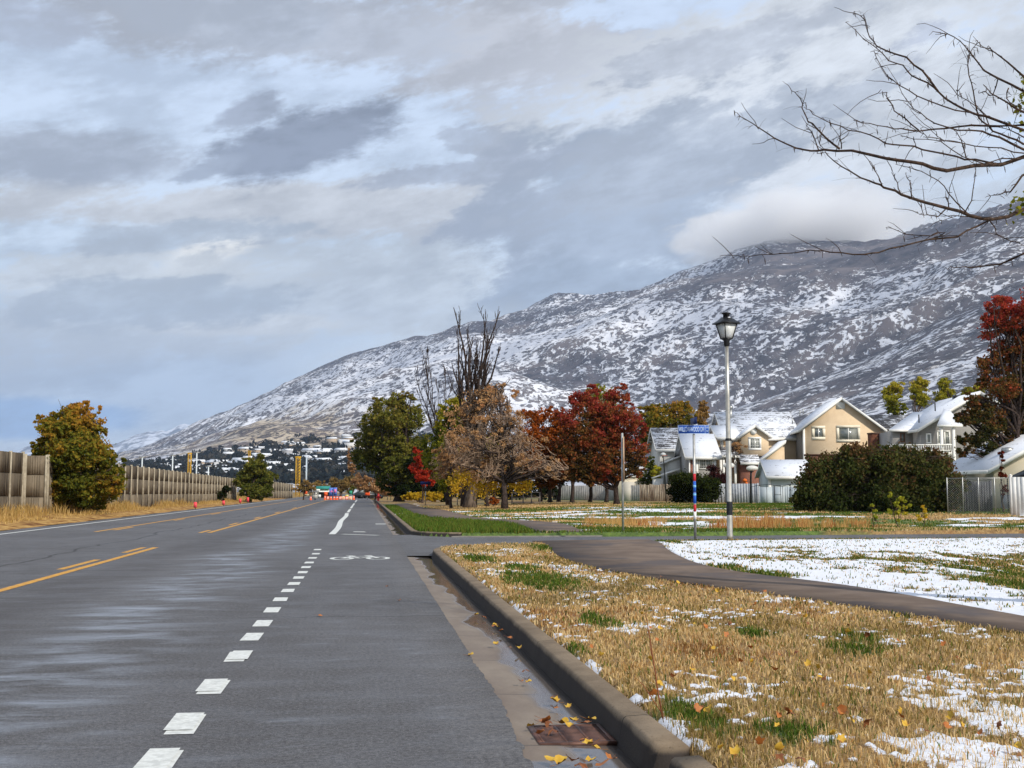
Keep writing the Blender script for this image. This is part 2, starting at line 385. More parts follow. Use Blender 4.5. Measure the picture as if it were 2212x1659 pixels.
def sweep(name, path, prof, m, parent=None, sg=1):
    """profile (offset to the right of the path, z) swept along a ground path"""
    P = np.array(path, float)[:, :2]; n = len(P); T = np.gradient(P, axis=0); T /= np.hypot(T[:, 0], T[:, 1])[:, None]
    Nn = np.c_[T[:, 1], -T[:, 0]] * sg; k = len(prof); V = []
    for i in range(n):
        for o_, z in prof: V.append((P[i, 0] + Nn[i, 0] * o_, P[i, 1] + Nn[i, 1] * o_, z))
    f = [(i * k + j, i * k + (j + 1) % k, (i + 1) * k + (j + 1) % k, (i + 1) * k + j) for i in range(n - 1) for j in range(k)]
    fl = [a for q in f for a in q] + list(range(k))[::-1] + list(range((n - 1) * k, n * k))
    return put(npmesh(name, V, fl, [4] * len(f) + [k, k], m, parent), kind='structure' if parent is None else None)
prof = [(0.0, -.14), (0.0, -.03), (.012, -.012), (.034, .092), (.041, .106), (.054, .114), (.165, .120), (.180, .114), (.185, .10), (.185, -.14)]
nearpath = np.r_[[(1.33, y) for y in np.arange(5.36, 22.4, .3)], chaik([(1.33, 22.4), (1.34, 23.6), (1.62, 24.55), (2.3, 25.2), (3.3, 25.6), (4.3, 25.95)], 3)]
sweep('kerb', nearpath, prof, CONC)
sweep('kerb', [(1.345, y) for y in np.arange(-3, 5.36, .2)], [(a, z - (.012 if z > 0 else 0)) for a, z in prof], CONC)
e2 = [(x, float(near_edge(x)) - .02) for x in np.arange(7.6, 60, .8)]; sweep('kerb', e2, [(a, z - .03 if z > 0 else z) for a, z in prof], CONC)
farpath = np.r_[chaik([(2.6, 32.15), (2.1, 32.5), (1.5, 33.3), (1.33, 34.4), (1.33, 35.5)], 3), [(1.33, y) for y in np.arange(36, 160, 2.)]]
sweep('kerb', farpath, prof, CONC)
def gutter(y0, y1):
    ys = np.arange(y0, y1 + .01, .3); V = []
    for y in ys: V += [(.80, y, -.016), (1.05, y, -.024), (1.345, y, -.034)]
    f = [(3 * i + j, 3 * i + j + 1, 3 * i + 4 + j, 3 * i + 3 + j) for i in range(len(ys) - 1) for j in range(2)]
    return put(npmesh('gutter', V, [a for q in f for a in q], [4] * len(f), GUT), kind='structure')
gutter(-3, 23.15); gutter(33.9, 160)

# painted markings
PAINTW = mat('road_paint_white', lin(205, 206, 200), lin(222, 223, 218), 25, .7, .002, .3, c3=lin(196, 197, 192), s3=16)
PAINTY = mat('road_paint_yellow', lin(196, 140, 50), lin(214, 160, 66), 6, .7, .002, .3, c3=lin(168, 128, 72), s3=9)
mk = MB()
def mark(b, x0, x1, y0, y1, m=0, z=.004, rag=0.0):
    r = lambda: random.uniform(-rag, rag)
    b.add([(x0 + r(), y0 + r(), z), (x1 + r(), y0 + r(), z), (x1 + r(), y1 + r(), z), (x0 + r(), y1 + r(), z)], [(0, 1, 2, 3)], m)
dash_px = [1650, 1565, 1485, 1419, 1376, 1347, 1318, 1295, 1276, 1261, 1248, 1236.5, 1225.5, 1215.5, 1205.5, 1196.5, 1187.5]
dash_x = [342, 402, 461, 512, 545, 568, 588.5, 606, 622, 635, 645, 654, 661, 668, 675, 682, 686]
for x, y in zip(dash_x, dash_px):
    p = G(x, y); L = .27 if y > 1300 else .24
    mark(mk, p[0] - .078, p[0] + .078, p[1] - L, p[1] + L, 0, .004, .006)
    if y > 1400:   # repainted slightly off the old mark
        dx = random.choice([-.018, .02]); mark(mk, p[0] - .078 + dx, p[0] + .078 + dx, p[1] - L + .09, p[1] + L + .035, 0, .008, .004)
for x in (-2,): pass
put(mk.build('lane_dashes', [PAINTW]), kind='structure')
mk = MB(); yy = np.arange(34.6, 66, 1.0)
def wob(y): return -.90 + .035 * math.sin(y * .35)
for a, c in zip(yy[:-1], yy[1:]):
    wa, wc = .1, .1; mk.add([(wob(a) - wa, a, .004), (wob(a) + wa, a, .004), (wob(c) + wc, c, .004), (wob(c) - wc, c, .004)], [(0, 1, 2, 3)])
for a, c in ((68, 79), (83, 112), (122, 150)): mark(mk, -.98, -.82, a, c)
for a, c in ((32, 160), (-4, 27.5)):
    for q in np.arange(a, c, 8): mark(mk, -10.62, -10.48, q, q + 8)
p = G(822, 1065.0); mark(mk, .45, .84, 44.3, 45.0); put(mk.build('edge_lines', [PAINTW]), kind='structure')
mk = MB()
for a, c in ((-5, 27.2), (36.2, 170)):
    for q in np.arange(a, c - .1, 8): mark(mk, -4.72, -4.58, q, min(q + 8, c))
for a, c in ((19.9, 22.6), (25.0, 27.2), (12, 14.6), (36.2, 38.6), (44, 47), (54, 57), (66, 70), (82, 87)): mark(mk, -4.98, -4.85, a, c)
for a, c in ((37.5, 170), (2, 21.5)):
    for q in np.arange(a, c - .1, 8): mark(mk, -8.32, -8.18, q, min(q + 8, c))
for a, c in ((39, 42), (51, 54), (63, 67)): mark(mk, -8.06, -7.92, a, c)
put(mk.build('centre_lines', [PAINTY]), kind='structure')
def flat_tube(b, pts, w, z=.004, closed=False):
    P = np.array(pts, float); n = len(P); Q = np.vstack([P[-1:], P, P[:1]]) if closed else np.vstack([2 * P[0] - P[1], P, 2 * P[-1] - P[-2]])
    T = Q[2:] - Q[:-2]; T /= np.hypot(T[:, 0], T[:, 1])[:, None]; Nn = np.c_[T[:, 1], -T[:, 0]] * w / 2
    vs = [(*(P[i] + Nn[i]), z) for i in range(n)] + [(*(P[i] - Nn[i]), z) for i in range(n)]
    rng = range(n) if closed else range(n - 1)
    b.add(vs, [(i, n + i, n + (i + 1) % n, (i + 1) % n) for i in rng])
def bike(cx, cy, sy=1.0):
    b = MB(); c = lambda x, y: (cx + x, cy + y * sy)
    for sxx in (-.34, .34): flat_tube(b, [c(sxx + .19 * math.cos(t), -.45 + .62 * math.sin(t)) for t in np.linspace(0, 2 * math.pi, 28, endpoint=False)], .085, closed=True)
    fr = [[(-.34, -.45), (-.16, .55), (.18, .62)], [(-.16, .55), (0, -.45), (.20, .45)], [(-.34, -.45), (0, -.45)], [(.34, -.45), (.18, .75), (.10, .95), (.24, .98)], [(-.17, .55), (-.19, .8)], [(-.27, .82), (-.09, .82)]]
    for i, q in enumerate(fr): flat_tube(b, [c(*p) for p in q], .085, .0045 + i * .0006)
    return put(b.build('bicycle_marking', [PAINTW]), kind='structure')
bike(-.06, 22.7, .62)
b = MB(); flat_tube(b, [(-.62, 34.6), (-.1, 34.1), (.42, 33.6)], .18); b.add([(-.32, 36.3, .004), (.1, 36.1, .004), (.02, 36.6, .004), (-.3, 36.7, .004)], [(0, 1, 2, 3)])
put(b.build('arrow_marking', [PAINTW]), kind='structure')

# ---- footpath
PATH = mat('path_concrete', lin(98, 84, 74), lin(116, 101, 89), 1.6, .88, .003, .2, detail=9, c3=lin(88, 80, 78), s3=.7)
pl = [(1150, 1168.5), (1182, 1175), (1200, 1198), (1240, 1215), (1300, 1231), (1400, 1247), (1500, 1262), (1640, 1280), (1760, 1297), (1900, 1318), (2050, 1342), (2212, 1368), (2500, 1418), (2900, 1520)]
pu = [(1400, 1165.5), (1428, 1172), (1440, 1187), (1470, 1203), (1500, 1216), (1560, 1230), (1640, 1242), (1730, 1252), (1830, 1265), (1950, 1284), (2060, 1305), (2212, 1332), (2500, 1385), (2900, 1470)]
PL = chaik([G(x, y, .12)[:2] for x, y in pl], 2); PU = chaik([G(x, y, .12)[:2] for x, y in pu], 2)
strip('footpath', PL, PU, .128, PATH, .05, nseg=90)
fl_ = [(1143, 1148), (1128, 1139), (1080, 1130), (1028, 1126), (921, 1121), (889, 1108), (872, 1101), (856, 1094), (852, 1089)]
fu_ = [(1262, 1150), (1222, 1131), (1150, 1125.3), (1063, 1121.3), (1014, 1117), (959, 1101), (924, 1098.6), (893, 1092), (880, 1087)]
FL = chaik([G(x, y, .1)[:2] for x, y in fl_], 2); FU = chaik([G(x, y, .1)[:2] for x, y in fu_], 2)
strip('footpath', FL, FU, .118, PATH, .05, nseg=60)
# concrete apron where the path meets the side street
strip('ramp', [(2.4, 31.99), (7.2, 31.93)], [(3.9, 33.6), (6.6, 33.7)], .03, mat('apron', lin(104, 100, 95), lin(122, 118, 112), 3, .8, .003), .06, nseg=6)

def inpoly(X, Y, P):
    X = np.asarray(X); Y = np.asarray(Y); r = np.zeros(X.shape, bool); n = len(P); j = n - 1
    for i in range(n):
        xi, yi = P[i]; xj, yj = P[j]
        c = ((yi > Y) != (yj > Y)) & (X < (xj - xi) * (Y - yi) / (yj - yi + 1e-12) + xi); r ^= c; j = i
    return r
PATHPOLY = np.vstack([PL, PU[::-1]]); PATHPOLY2 = np.vstack([FL, FU[::-1]])
VERGE = np.vstack([PL, [(20, -6), (1.4, -6), (1.4, 28)]])      # between kerb and path
ISLAND = np.vstack([FL, [(1.4, FL[-1][1]), (1.4, 30), (FL[0][0], 30)]])

def blobmask(X, Y, px, z=.12, jag=.35, s=3):
    """soft patches given by surveyed centre, half width (px) and half depth (px)"""
    t = np.zeros(np.shape(X))
    n = (fbm(np.asarray(X) * 3, np.asarray(Y) * 1.5, 3, s) - .5) * 2 * jag + (fbm(np.asarray(X) * 14, np.asarray(Y) * 9, 3, s + 5) - .5) * 1.6
    for x, y, rx, ry in px:
        c = G(x, y, z); a = abs(G(x + rx, y, z)[0] - c[0]); b_ = (G(x, y - ry, z)[1] - G(x, y + ry, z)[1]) / 2
        q = np.hypot((X - c[0]) / a, (Y - c[1]) / b_) + n; t = np.maximum(t, 1 - sstep(.45, 1.25, q))
    return t
GREEN_NEAR = [(1035, 1207, 34, 9), (1165, 1252, 78, 20), (1178, 1184, 26, 8), (1290, 1338, 42, 16), (1500, 1545, 75, 38), (1715, 1580, 75, 32), (1130, 1225, 40, 6), (1620, 1365, 50, 10), (1860, 1375, 60, 12), (1240, 1400, 30, 10), (1540, 1225, 60, 9), (1660, 1240, 60, 9), (1440, 1168, 20, 6), (2160, 1232, 44, 20), (2195, 1262, 60, 20), (1850, 1400, 60, 14), (2030, 1330, 90, 6)]
def near_masks(X, Y):
    X = np.asarray(X, float); Y = np.asarray(Y, float)
    verge = inpoly(X, Y, VERGE)
    n = fbm(X * 2.2, Y * 1.0, 5, 11, .6); nb = fbm(X * .7 + 3, Y * .45, 3, 31)
    near = sstep(7.2, 5.2, Y + (X - 2.2) * -.55 + (nb - .5) * 2.0)
    nf = fbm(X * 14, Y * 11, 3, 12); sp = fbm(X * 30, Y * 22, 2, 13)
    snow_v = sstep(.568, .655, n * .52 + nf * .30 + sp * .18 + .10 * near + .16 * (nb - .5))
    snow_v = np.maximum(snow_v, sstep(.45, .57, n * .45 + nf * .33 + sp * .22) * near * sstep(1.75, 2.1, X))
    edge = sstep(1.66, 1.55, X) * sstep(.54, .64, fbm(X * 12, Y * 5, 3, 77)) * (Y < 16); snow_v = np.maximum(snow_v, edge)
    snow_f = sstep(.36, .46, fbm(X * 2.6, Y * 1.3, 5, 41, .62) * .65 + .35 * fbm(X * 11, Y * 8, 3, 42) + .30 * (fbm(X * .35, Y * .3, 2, 9) - .12) - .27 * sstep(4.5, 9, X) * sstep(26, 17, Y))
    g = blobmask(X, Y, GREEN_NEAR)
    snow = np.where(verge, snow_v, snow_f) * (1 - g * .92)
    snow = np.where((Y > near_edge(X) - .5) & (X > 4), snow * .25, snow)
    return verge, np.clip(snow, 0, 1), g
def far_masks(X, Y):
    isl = inpoly(X, Y, ISLAND)
    st = fbm(X * .22 + Y * .05, Y * .55, 5, 51, .55); gb = fbm(X * .12, Y * .35, 4, 61, .55)
    st2 = fbm(X * 1.3, Y * 2.5, 3, 52)
    snow = sstep(.52, .60, st * .8 + st2 * .2 - .02 + .03 * sstep(6, 10, X) - .08 * sstep(13, 18, X)) * (1 - .8 * sstep(36, 33.5, Y)) * (1 - .9 * sstep(62, 70, Y) * sstep(24, 12, X)) * (1 - .65 * sstep(80, 95, Y))
    green = sstep(.42, .52, gb + .35 * (fbm(X * 1.4, Y * 2.6, 3, 62) - .5) + .10 * sstep(10, 30, X) - .2 * sstep(62, 70, Y) * sstep(24, 12, X)); green = np.where(isl, sstep(.16, .30, gb + .25 * (1 - sstep(3, 7, X) * sstep(34, 38, Y))), green)
    snow = np.where(isl, snow * .0 + sstep(.66, .69, st) , snow)
    edge = np.zeros(np.shape(X))
    for L_ in (FL, FU):
        for p, q in zip(L_[:-1:3], L_[3::3]):
            m_ = (p + q) / 2; edge = np.maximum(edge, 1 - sstep(.15, .55, np.hypot((X - m_[0]) / 2.2, (Y - m_[1])))) 
    snow = np.maximum(snow, edge * sstep(.38, .46, fbm(X * .8, Y * 1.2, 3, 71)))
    return isl, np.clip(snow, 0, 1), green

LAND, N, b = bsdf('turf_ground'); tc = N.new('ShaderNodeTexCoord'); ob = tc.outputs['Object']
a1 = N.new('ShaderNodeAttribute', attribute_name='snow').outputs['Fac']; a2 = N.new('ShaderNodeAttribute', attribute_name='green').outputs['Fac']
n1 = N.noise(ob, 9, 6, .7); n2 = N.noise(ob, 45, 4, .7); n3 = N.noise(ob, 1.3, 4, .6)
tan = N.mix(N.mapr(n1, .3, .7), lin(122, 92, 52), lin(184, 150, 96)); tan = N.mix(N.mapr(n2, .35, .6), N.mix(.6, tan, lin(70, 52, 34)), tan)
tan = N.mix(N.mapr(n3, .55, .7), tan, lin(130, 84, 46))
grn = N.mix(N.mapr(n1, .3, .7), lin(52, 72, 28), lin(100, 122, 48)); col = N.mix(a2, tan, grn)
sn = N.mapr(N.math('ADD', a1, N.math('MULTIPLY', N.math('SUBTRACT', n2, .5), 1.1)), .36, .68)
col = N.mix(sn, col, lin(228, 230, 236)); N.set(b, 'Base Color', col); N.set(b, 'Roughness', .85)
bp = N.new('ShaderNodeBump', i_Strength=.6, i_Distance=.015); N.set(bp, 'Height', N.math('ADD', n2, n1)); N.l.new(bp.outputs[0], b.inputs['Normal'])

def grid_land(name, xs, ys, zf, fn, cut):
    X, Y = np.meshgrid(xs, ys, indexing='ij'); m = fn(X, Y); Z = zf(X, Y, m)
    nx, ny = X.shape; i, j = np.meshgrid(np.arange(nx - 1), np.arange(ny - 1), indexing='ij'); a = i * ny + j
    f = np.stack([a, a + ny, a + ny + 1, a + 1], -1).reshape(-1, 4); keep = ~cut(X, Y)[:-1, :-1].ravel(); f = f[keep]
    V = np.stack([X, Y, Z], -1).reshape(-1, 3)
    return put(npmesh(name, V, f.ravel(), np.full(len(f), 4), LAND, attrs={'snow': m[1].ravel(), 'green': m[2].ravel()}, smooth=True), kind='structure')
def z_near(X, Y, m):
    z = .105 + .018 * (fbm(X * 4, Y * 4, 3, 21) - .5) + m[1] * (.006 + .026 * fbm(X * 16, Y * 16, 3, 22)) - .10 * sstep(1.56, 1.50, X)
    z = z - .35 * sstep(8, 14, X) * sstep(24, 16, Y) * (~m[0])       # shallow dip beyond the path
    onp = inpoly(X, Y, PATHPOLY); z = np.where(onp, .06, z)
    return np.where(Y > near_edge(X) - .06, -.10, z)
def z_far(X, Y, m):
    z = .10 + .05 * (fbm(X * .8, Y * .8, 3, 23) - .5) + m[1] * .05 * fbm(X * 2, Y * 2, 2, 5) - .10 * sstep(1.56, 1.50, X)
    z = z + .22 * sstep(44, 62, Y) * sstep(6, 14, X) - .28 * np.exp(-((Y - 42) / 5.0) ** 2) * sstep(7, 12, X)
    z = np.where(inpoly(X, Y, PATHPOLY2), .04, z)
    return np.where(Y < far_edge(X) + .05, -.10, z)
grid_land('ground_verge', np.r_[np.arange(1.49, 7, .045), np.arange(7, 26, .10)], np.arange(2.5, 28.6, .06), z_near, near_masks, lambda X, Y: (Y > near_edge(X) + .3) | (X > 1.5 + .95 * Y + 2))
grid_land('ground_lawn', np.r_[np.arange(1.49, 12, .14), np.arange(12, 75, .35)], np.r_[np.arange(31.7, 60, .14), np.arange(60, 135, .5)], z_far, far_masks, lambda X, Y: (Y < far_edge(X) - .3))
# the ground everywhere else: one polar sheet out to the horizon
GRD = mat('dry_ground', lin(120, 98, 62), lin(172, 142, 88), 2.0, .95, .02, .1, c3=lin(98, 84, 52), s3=.35)
rad = np.r_[0, np.geomspace(3, 30000, 60)]; V = [(0, 0, -.16)]; f = []; na = 72
for r in rad[1:]:
    for j in range(na): V.append((r * math.cos(2 * math.pi * j / na), r * math.sin(2 * math.pi * j / na), -.16))
for j in range(na): f.append((0, 1 + j, 1 + (j + 1) % na))
for i in range(len(rad) - 2):
    for j in range(na): a = 1 + i * na; f.append((a + j, a + na + j, a + na + (j + 1) % na, a + (j + 1) % na))
put(npmesh('ground', V, [q for t in f for q in t], [len(t) for t in f], GRD), kind='structure')
# shoulder on the far side of the road
ys = np.arange(-5, 200, 1.0); V = []
xsL = np.array([-11.6, -11.9, -12.6, -13.6, -15, -18])
for y in ys:
    for x in xsL: V.append((x + .12 * math.sin(y * .9 + x) * (x > -12.5), y, -.02 + (.06 + .10 * fbm(x * 1.3, y * .7, 3, 3)) * float(sstep(-11.7, -12.6, x)) + .05 * float(sstep(-12.5, -15, x))))
k = len(xsL); f = [(i * k + j + 1, i * k + j, (i + 1) * k + j, (i + 1) * k + j + 1) for i in range(len(ys) - 1) for j in range(k - 1)]
SHO = mat('dry_shoulder', lin(140, 100, 56), lin(196, 160, 98), 3.0, .95, .02, .1, c3=lin(112, 74, 44), s3=1.1)
put(npmesh('road_shoulder', V, [a for q in f for a in q], [4] * len(f), SHO, smooth=True), kind='structure')

# ------------------------------------------------------------------ grass blades
def blades(name, P, h, w, v, m, lean=.35, label=None, attr_extra=None):
    n = len(P); a = RNG.uniform(0, 2 * math.pi, n); d = np.c_[np.cos(a), np.sin(a)]; la = RNG.uniform(0, 2 * math.pi, n); L = np.c_[np.cos(la), np.sin(la)] * (RNG.uniform(0, 1, n) * lean * h)[:, None]
    V = np.zeros((n, 5, 3)); V[:, 0, :2] = P[:, :2] - d * (w / 2)[:, None]; V[:, 1, :2] = P[:, :2] + d * (w / 2)[:, None]
    V[:, 2, :2] = P[:, :2] + d * (w * .35)[:, None] + L * .35; V[:, 3, :2] = P[:, :2] - d * (w * .35)[:, None] + L * .35; V[:, 4, :2] = P[:, :2] + L
    V[:, 0, 2] = V[:, 1, 2] = P[:, 2] - .01; V[:, 2, 2] = V[:, 3, 2] = P[:, 2] + h * .55; V[:, 4, 2] = P[:, 2] + h * (1 - .3 * lean)
    base = np.arange(n)[:, None] * 5; f = np.concatenate([base + [0, 1, 2, 3], base + [3, 2, 4]], 1).ravel()
    o = npmesh(name, V.reshape(-1, 3), f, np.tile([4, 3], n), m, attrs={'v': np.repeat(v, 5)})
    return put(o, label, 'grass', kind='stuff')
GR = leafmat('grass_blades', [lin(46, 66, 26), lin(92, 118, 44), lin(112, 96, 48), lin(194, 162, 104), lin(224, 198, 150), lin(190, 148, 90), lin(138, 98, 60)], .3)
def scatter(n, x0, x1, y0, y1):
    return RNG.uniform(x0, x1, n), RNG.uniform(y0, y1, n)
Ps, Hs, Ws, Vs = [], [], [], []
for (y0, y1, dens, ww) in ((3.4, 6.5, 4200, .0052), (6.5, 10, 2400, .0078), (10, 16, 1200, .012), (16, 27, 560, .019)):
    xr = min(26, y1 * .80 + 1); n = int(dens * (xr - 1.5) * (y1 - y0)); X, Y = scatter(n, 1.53, xr, y0, y1)
    k = (X < 1.2 + .80 * Y) & (Y < near_edge(X) - .05) & ~inpoly(X, Y, PATHPOLY); X, Y = X[k], Y[k]
    vg, sn, g = near_masks(X, Y); patch = fbm(X * 5, Y * 5, 3, 91)
    pk = np.where(vg, np.where(sn > .5, .38, .6 + .4 * sstep(.35, .6, patch)), np.where(sn > .5, .015 + .12 * sstep(.5, .7, patch), .8))
    pk = np.maximum(pk, np.where(g > .5, 1, 0)); k = RNG.uniform(0, 1, len(X)) < pk; X, Y, vg, sn, g, patch = X[k], Y[k], vg[k], sn[k], g[k], patch[k]
    tanv = np.clip(.60 + .30 * RNG.uniform(-1, 1, len(X)) * .8 + .55 * (fbm(X * 1.2, Y * .8, 4, 15) - .5) * 2, .36, 1)
    grnv = RNG.uniform(0, .30, len(X)); isg = (RNG.uniform(0, 1, len(X)) < np.maximum(g * .92, np.where(vg, .07, .55)))
    v = np.where(isg, grnv, tanv); hh = np.where(isg, RNG.uniform(.04, .085, len(X)), RNG.uniform(.02, .078, len(X)) * (.6 + .8 * patch)) * np.where(g > .5, 1.3, 1) * np.where(sn > .5, .8, 1)
    Ps.append(np.c_[X, Y, z_near(X, Y, (vg, sn, g))]); Hs.append(hh); Ws.append(np.full(len(X), ww) * RNG.uniform(.7, 1.3, len(X))); Vs.append(v)
blades('verge_grass', np.vstack(Ps), np.concatenate(Hs) * .85, np.concatenate(Ws), np.concatenate(Vs), GR, 1.0, 'dry tan grass with green tufts poking through thin snow beside the kerb')
# lawn beyond the side street
Ps, Hs, Ws, Vs = [], [], [], []
for (y0, y1, dens, ww) in ((32, 45, 300, .03), (45, 85, 80, .055)):
    xr = 40; n = int(dens * (xr - 1.5) * (y1 - y0)); X, Y = scatter(n, 1.55, xr, y0, y1); k = (X < .62 * Y) & (Y > far_edge(X) + .1) & ~inpoly(X, Y, PATHPOLY2); X, Y = X[k], Y[k]
    isl, sn, g = far_masks(X, Y); k = RNG.uniform(0, 1, len(X)) < np.where(sn > .4, .03, np.where(isl, 1, .5)); X, Y, isl, sn, g = X[k], Y[k], isl[k], sn[k], g[k]
    isg = RNG.uniform(0, 1, len(X)) < g; v = np.where(isg, RNG.uniform(.04, .30, len(X)), RNG.uniform(.4, .85, len(X)))
    hh = RNG.uniform(.05, .13, len(X)) * np.where(isl & isg, 1.5, .8)
    Ps.append(np.c_[X, Y, z_far(X, Y, (isl, sn, g))]); Hs.append(hh); Ws.append(np.full(len(X), ww)); Vs.append(v)
blades('lawn_grass', np.vstack(Ps), np.concatenate(Hs), np.concatenate(Ws), np.concatenate(Vs), GR, .5, 'green and straw coloured lawn grass on the far side of the side street')
# tall dry reeds along the ditch
REED = leafmat('dry_reeds', [lin(104, 110, 50), lin(176, 136, 76), lin(206, 168, 106), lin(170, 100, 56), lin(142, 82, 50)], .3)
nc = 95; cx_ = np.r_[RNG.uniform(1255, 1440, 30), RNG.uniform(1530, 1740, 45), RNG.uniform(1740, 1900, 20)]; cyy = RNG.uniform(1128, 1145, nc); per = RNG.integers(20, 70, nc); ch = RNG.uniform(.15, .45, nc) * np.where((cx_ > 1600) & (cx_ < 1730), 1.5, 1)
idx = np.repeat(np.arange(nc), per); n = len(idx); xx = cx_[idx] + RNG.normal(0, 7, n); yi = np.clip(cyy[idx] + RNG.normal(0, 1.2, n), 1125, 1147)
P = np.array([G(a, c, .02) for a, c in zip(xx, yi)]); hh = ch[idx] * RNG.uniform(.5, 1.2, n)
blades('ditch_reeds', P, hh, np.full(n, .016), np.clip(.45 + .35 * (fbm(xx * .02, yi * 0, 2, 8) - .4) * 2 + RNG.uniform(-.25, .25, n), 0, 1), REED, .4, 'tall orange and straw coloured dry reeds along the ditch behind the side street')
# tall dry grass under the sound wall
Ps, Hs = [], []
n = 26000; Y = RNG.uniform(30, 160, n); X = -12.2 - RNG.uniform(0, 1, n) ** .8 * 3.1; dn = fbm(X * .8, Y * .25, 3, 66)
k = RNG.uniform(0, 1, n) < sstep(.3, .6, dn) * (.35 + .65 * sstep(-12.6, -13.8, X)) + .1; X, Y, dn = X[k], Y[k], dn[k]
Z = .08 + .1 * dn; hh = (.10 + .55 * sstep(-12.8, -14.4, X) * sstep(.35, .65, dn)) * RNG.uniform(.5, 1.2, len(X))
blades('shoulder_grass', np.c_[X, Y, Z], hh, np.full(len(X), .03), np.clip(.62 + RNG.uniform(-.25, .3, len(X)) - .3 * (dn > .62) * RNG.uniform(0, 1, len(X)), 0, 1), leafmat('straw', [lin(92, 104, 48), lin(150, 120, 60), lin(184, 150, 88), lin(206, 176, 116), lin(136, 90, 54)], .3), .5, 'tall straw coloured grass along the foot of the concrete sound wall')

# ------------------------------------------------------------------ mountains
def tab(pts): a = np.array(pts, float); return a[:, 0], a[:, 1]
L1 = tab([(-600, 1035), (100, 1030), (255, 1004), (400, 990), (525, 962), (650, 948), (760, 936), (900, 930), (1400, 925), (1550, 893), (1700, 845), (1850, 785), (2000, 712), (2212, 605), (2500, 480), (3000, 420)])
L2 = tab([(-600, 1040), (100, 1030), (255, 1003), (330, 990), (400, 975), (470, 955), (525, 935), (600, 905), (705, 858), (800, 822), (879, 792), (987, 757), (1100, 735), (1236, 702), (1430, 630), (1530, 599), (1668, 569), (1724, 570), (1850, 560), (1950, 545), (2212, 475), (2500, 380), (3000, 300)])
L3 = tab([(-600, 1046), (100, 1032), (255, 986), (330, 962), (400, 930), (470, 895), (540, 862), (600, 832), (680, 795), (740, 768), (800, 750), (860, 735), (905, 728), (985, 723), (1085, 697), (1140, 681), (1200, 655), (1250, 646), (1330, 643), (1420, 622), (1480, 603), (1550, 576), (1600, 550), (1679, 520), (1760, 530), (1884, 544), (1945, 520), (2000, 498), (2100, 468), (2212, 441), (2500, 340), (3000, 260)])
xpx = np.r_[np.linspace(-500, 240, 60), np.linspace(250, 2300, 620), np.linspace(2310, 2800, 50)]
dirs = np.array([ray(x, 1058.0) for x in xpx]); dirs = dirs[:, :2] / np.hypot(dirs[:, 0], dirs[:, 1])[:, None]
depthfac = np.array([1 / (np.linalg.norm(ray(x, 1058.0)[:2])) for x in xpx])
def tan_el(x, y):
    d = ray(x, y); return d[2] / math.hypot(d[0], d[1])
t1 = np.array([tan_el(x, np.interp(x, *L1)) for x in xpx]); t2 = np.array([tan_el(x, np.interp(x, *L2)) for x in xpx]); t3 = np.array([tan_el(x, np.interp(x, *L3)) for x in xpx])
ra, rb, rc = 2000., 3200., 4600.
RR = np.r_[np.linspace(600, 2000, 60), np.linspace(2010, 3200, 70), np.linspace(3215, 4600, 60), np.linspace(4650, 8000, 14)]
z1, z2, z3 = ra * t1, rb * t2, rc * t3; Z = np.zeros((len(xpx), len(RR)))
zd1 = np.minimum(z1 * .97, z1 - 4) ; zd2 = z2 - .06 * z2 - 5
for i in range(len(xpx)):
    cr = [600, 1050, ra * .8, ra, ra + 130, rb * .88, rb, rb + 160, rc * .9, rc, rc + 700, 8000]
    m3 = (z3[i] - zd2[i]); cz = [-2, .12 * z1[i], .62 * z1[i], z1[i], zd1[i], zd1[i] + .70 * (z2[i] - zd1[i]), z2[i], zd2[i], zd2[i] + .66 * m3, z3[i], z3[i] * .7, -50]
    Z[i] = np.interp(RR, cr, cz)
Rg, _ = np.meshgrid(RR, xpx); AZ = np.arctan2(dirs[:, 0], dirs[:, 1])[:, None] * np.ones_like(Rg)
Xw = dirs[:, 0:1] * Rg; Yw = dirs[:, 1:2] * Rg
# spurs and gullies running down the slope
U_ = (Xw * .93 + Yw * .36); g1 = 1 - 2 * np.abs(fbm(U_ / 330 + .3 * fbm(Xw / 900, Yw / 900, 2, 2), Yw / 2600, 3, 101) - .5) * 2
g2 = fbm(Xw / 260, Yw / 420, 5, 111, .55) - .5
w_ = sstep(1500, 2300, Rg) * np.clip(Z / 240, 0, 1)
ridge = np.minimum.reduce([np.abs(Rg - ra) / 260, np.abs(Rg - rb) / 300, np.abs(Rg - rc) / 350]); rid = sstep(.05, 1, ridge)
Z = Z + w_ * (g1 * 52 * rid + g2 * 74 * (rid * .9 + .1)) + w_ * 10 * (fbm(Xw / 60, Yw / 60, 3, 131) - .5)
bias = fbm(Xw / 800, Yw / 800, 3, 141) * .9 + .05 + .04 * sstep(.10, .30, AZ) - .04 * sstep(.10, -.1, AZ) + .30 * sstep(300, 760, Z) - .20 * sstep(170, 40, Z)  # slightly denser scrub to the right paints in the cloud shadow
spur = fbm((Xw * .80 + Yw * .60) / 230, (Yw * .80 - Xw * .60) / 1500, 4, 181, .55) - .5
bias += .26 * sstep(.3, -.4, g1) * sstep(.02, .2, AZ) + 1.5 * spur + .5 * (fbm(Xw / 300, Yw / 300, 3, 182) - .5)
nx, ny = Rg.shape; i, j = np.meshgrid(np.arange(nx - 1), np.arange(ny - 1), indexing='ij'); a = i * ny + j
f = np.stack([a, a + ny, a + ny + 1, a + 1], -1).reshape(-1, 4)
MNT, N, b = bsdf('mountain_scrub_snow'); tc = N.new('ShaderNodeTexCoord'); ob = tc.outputs['Object']
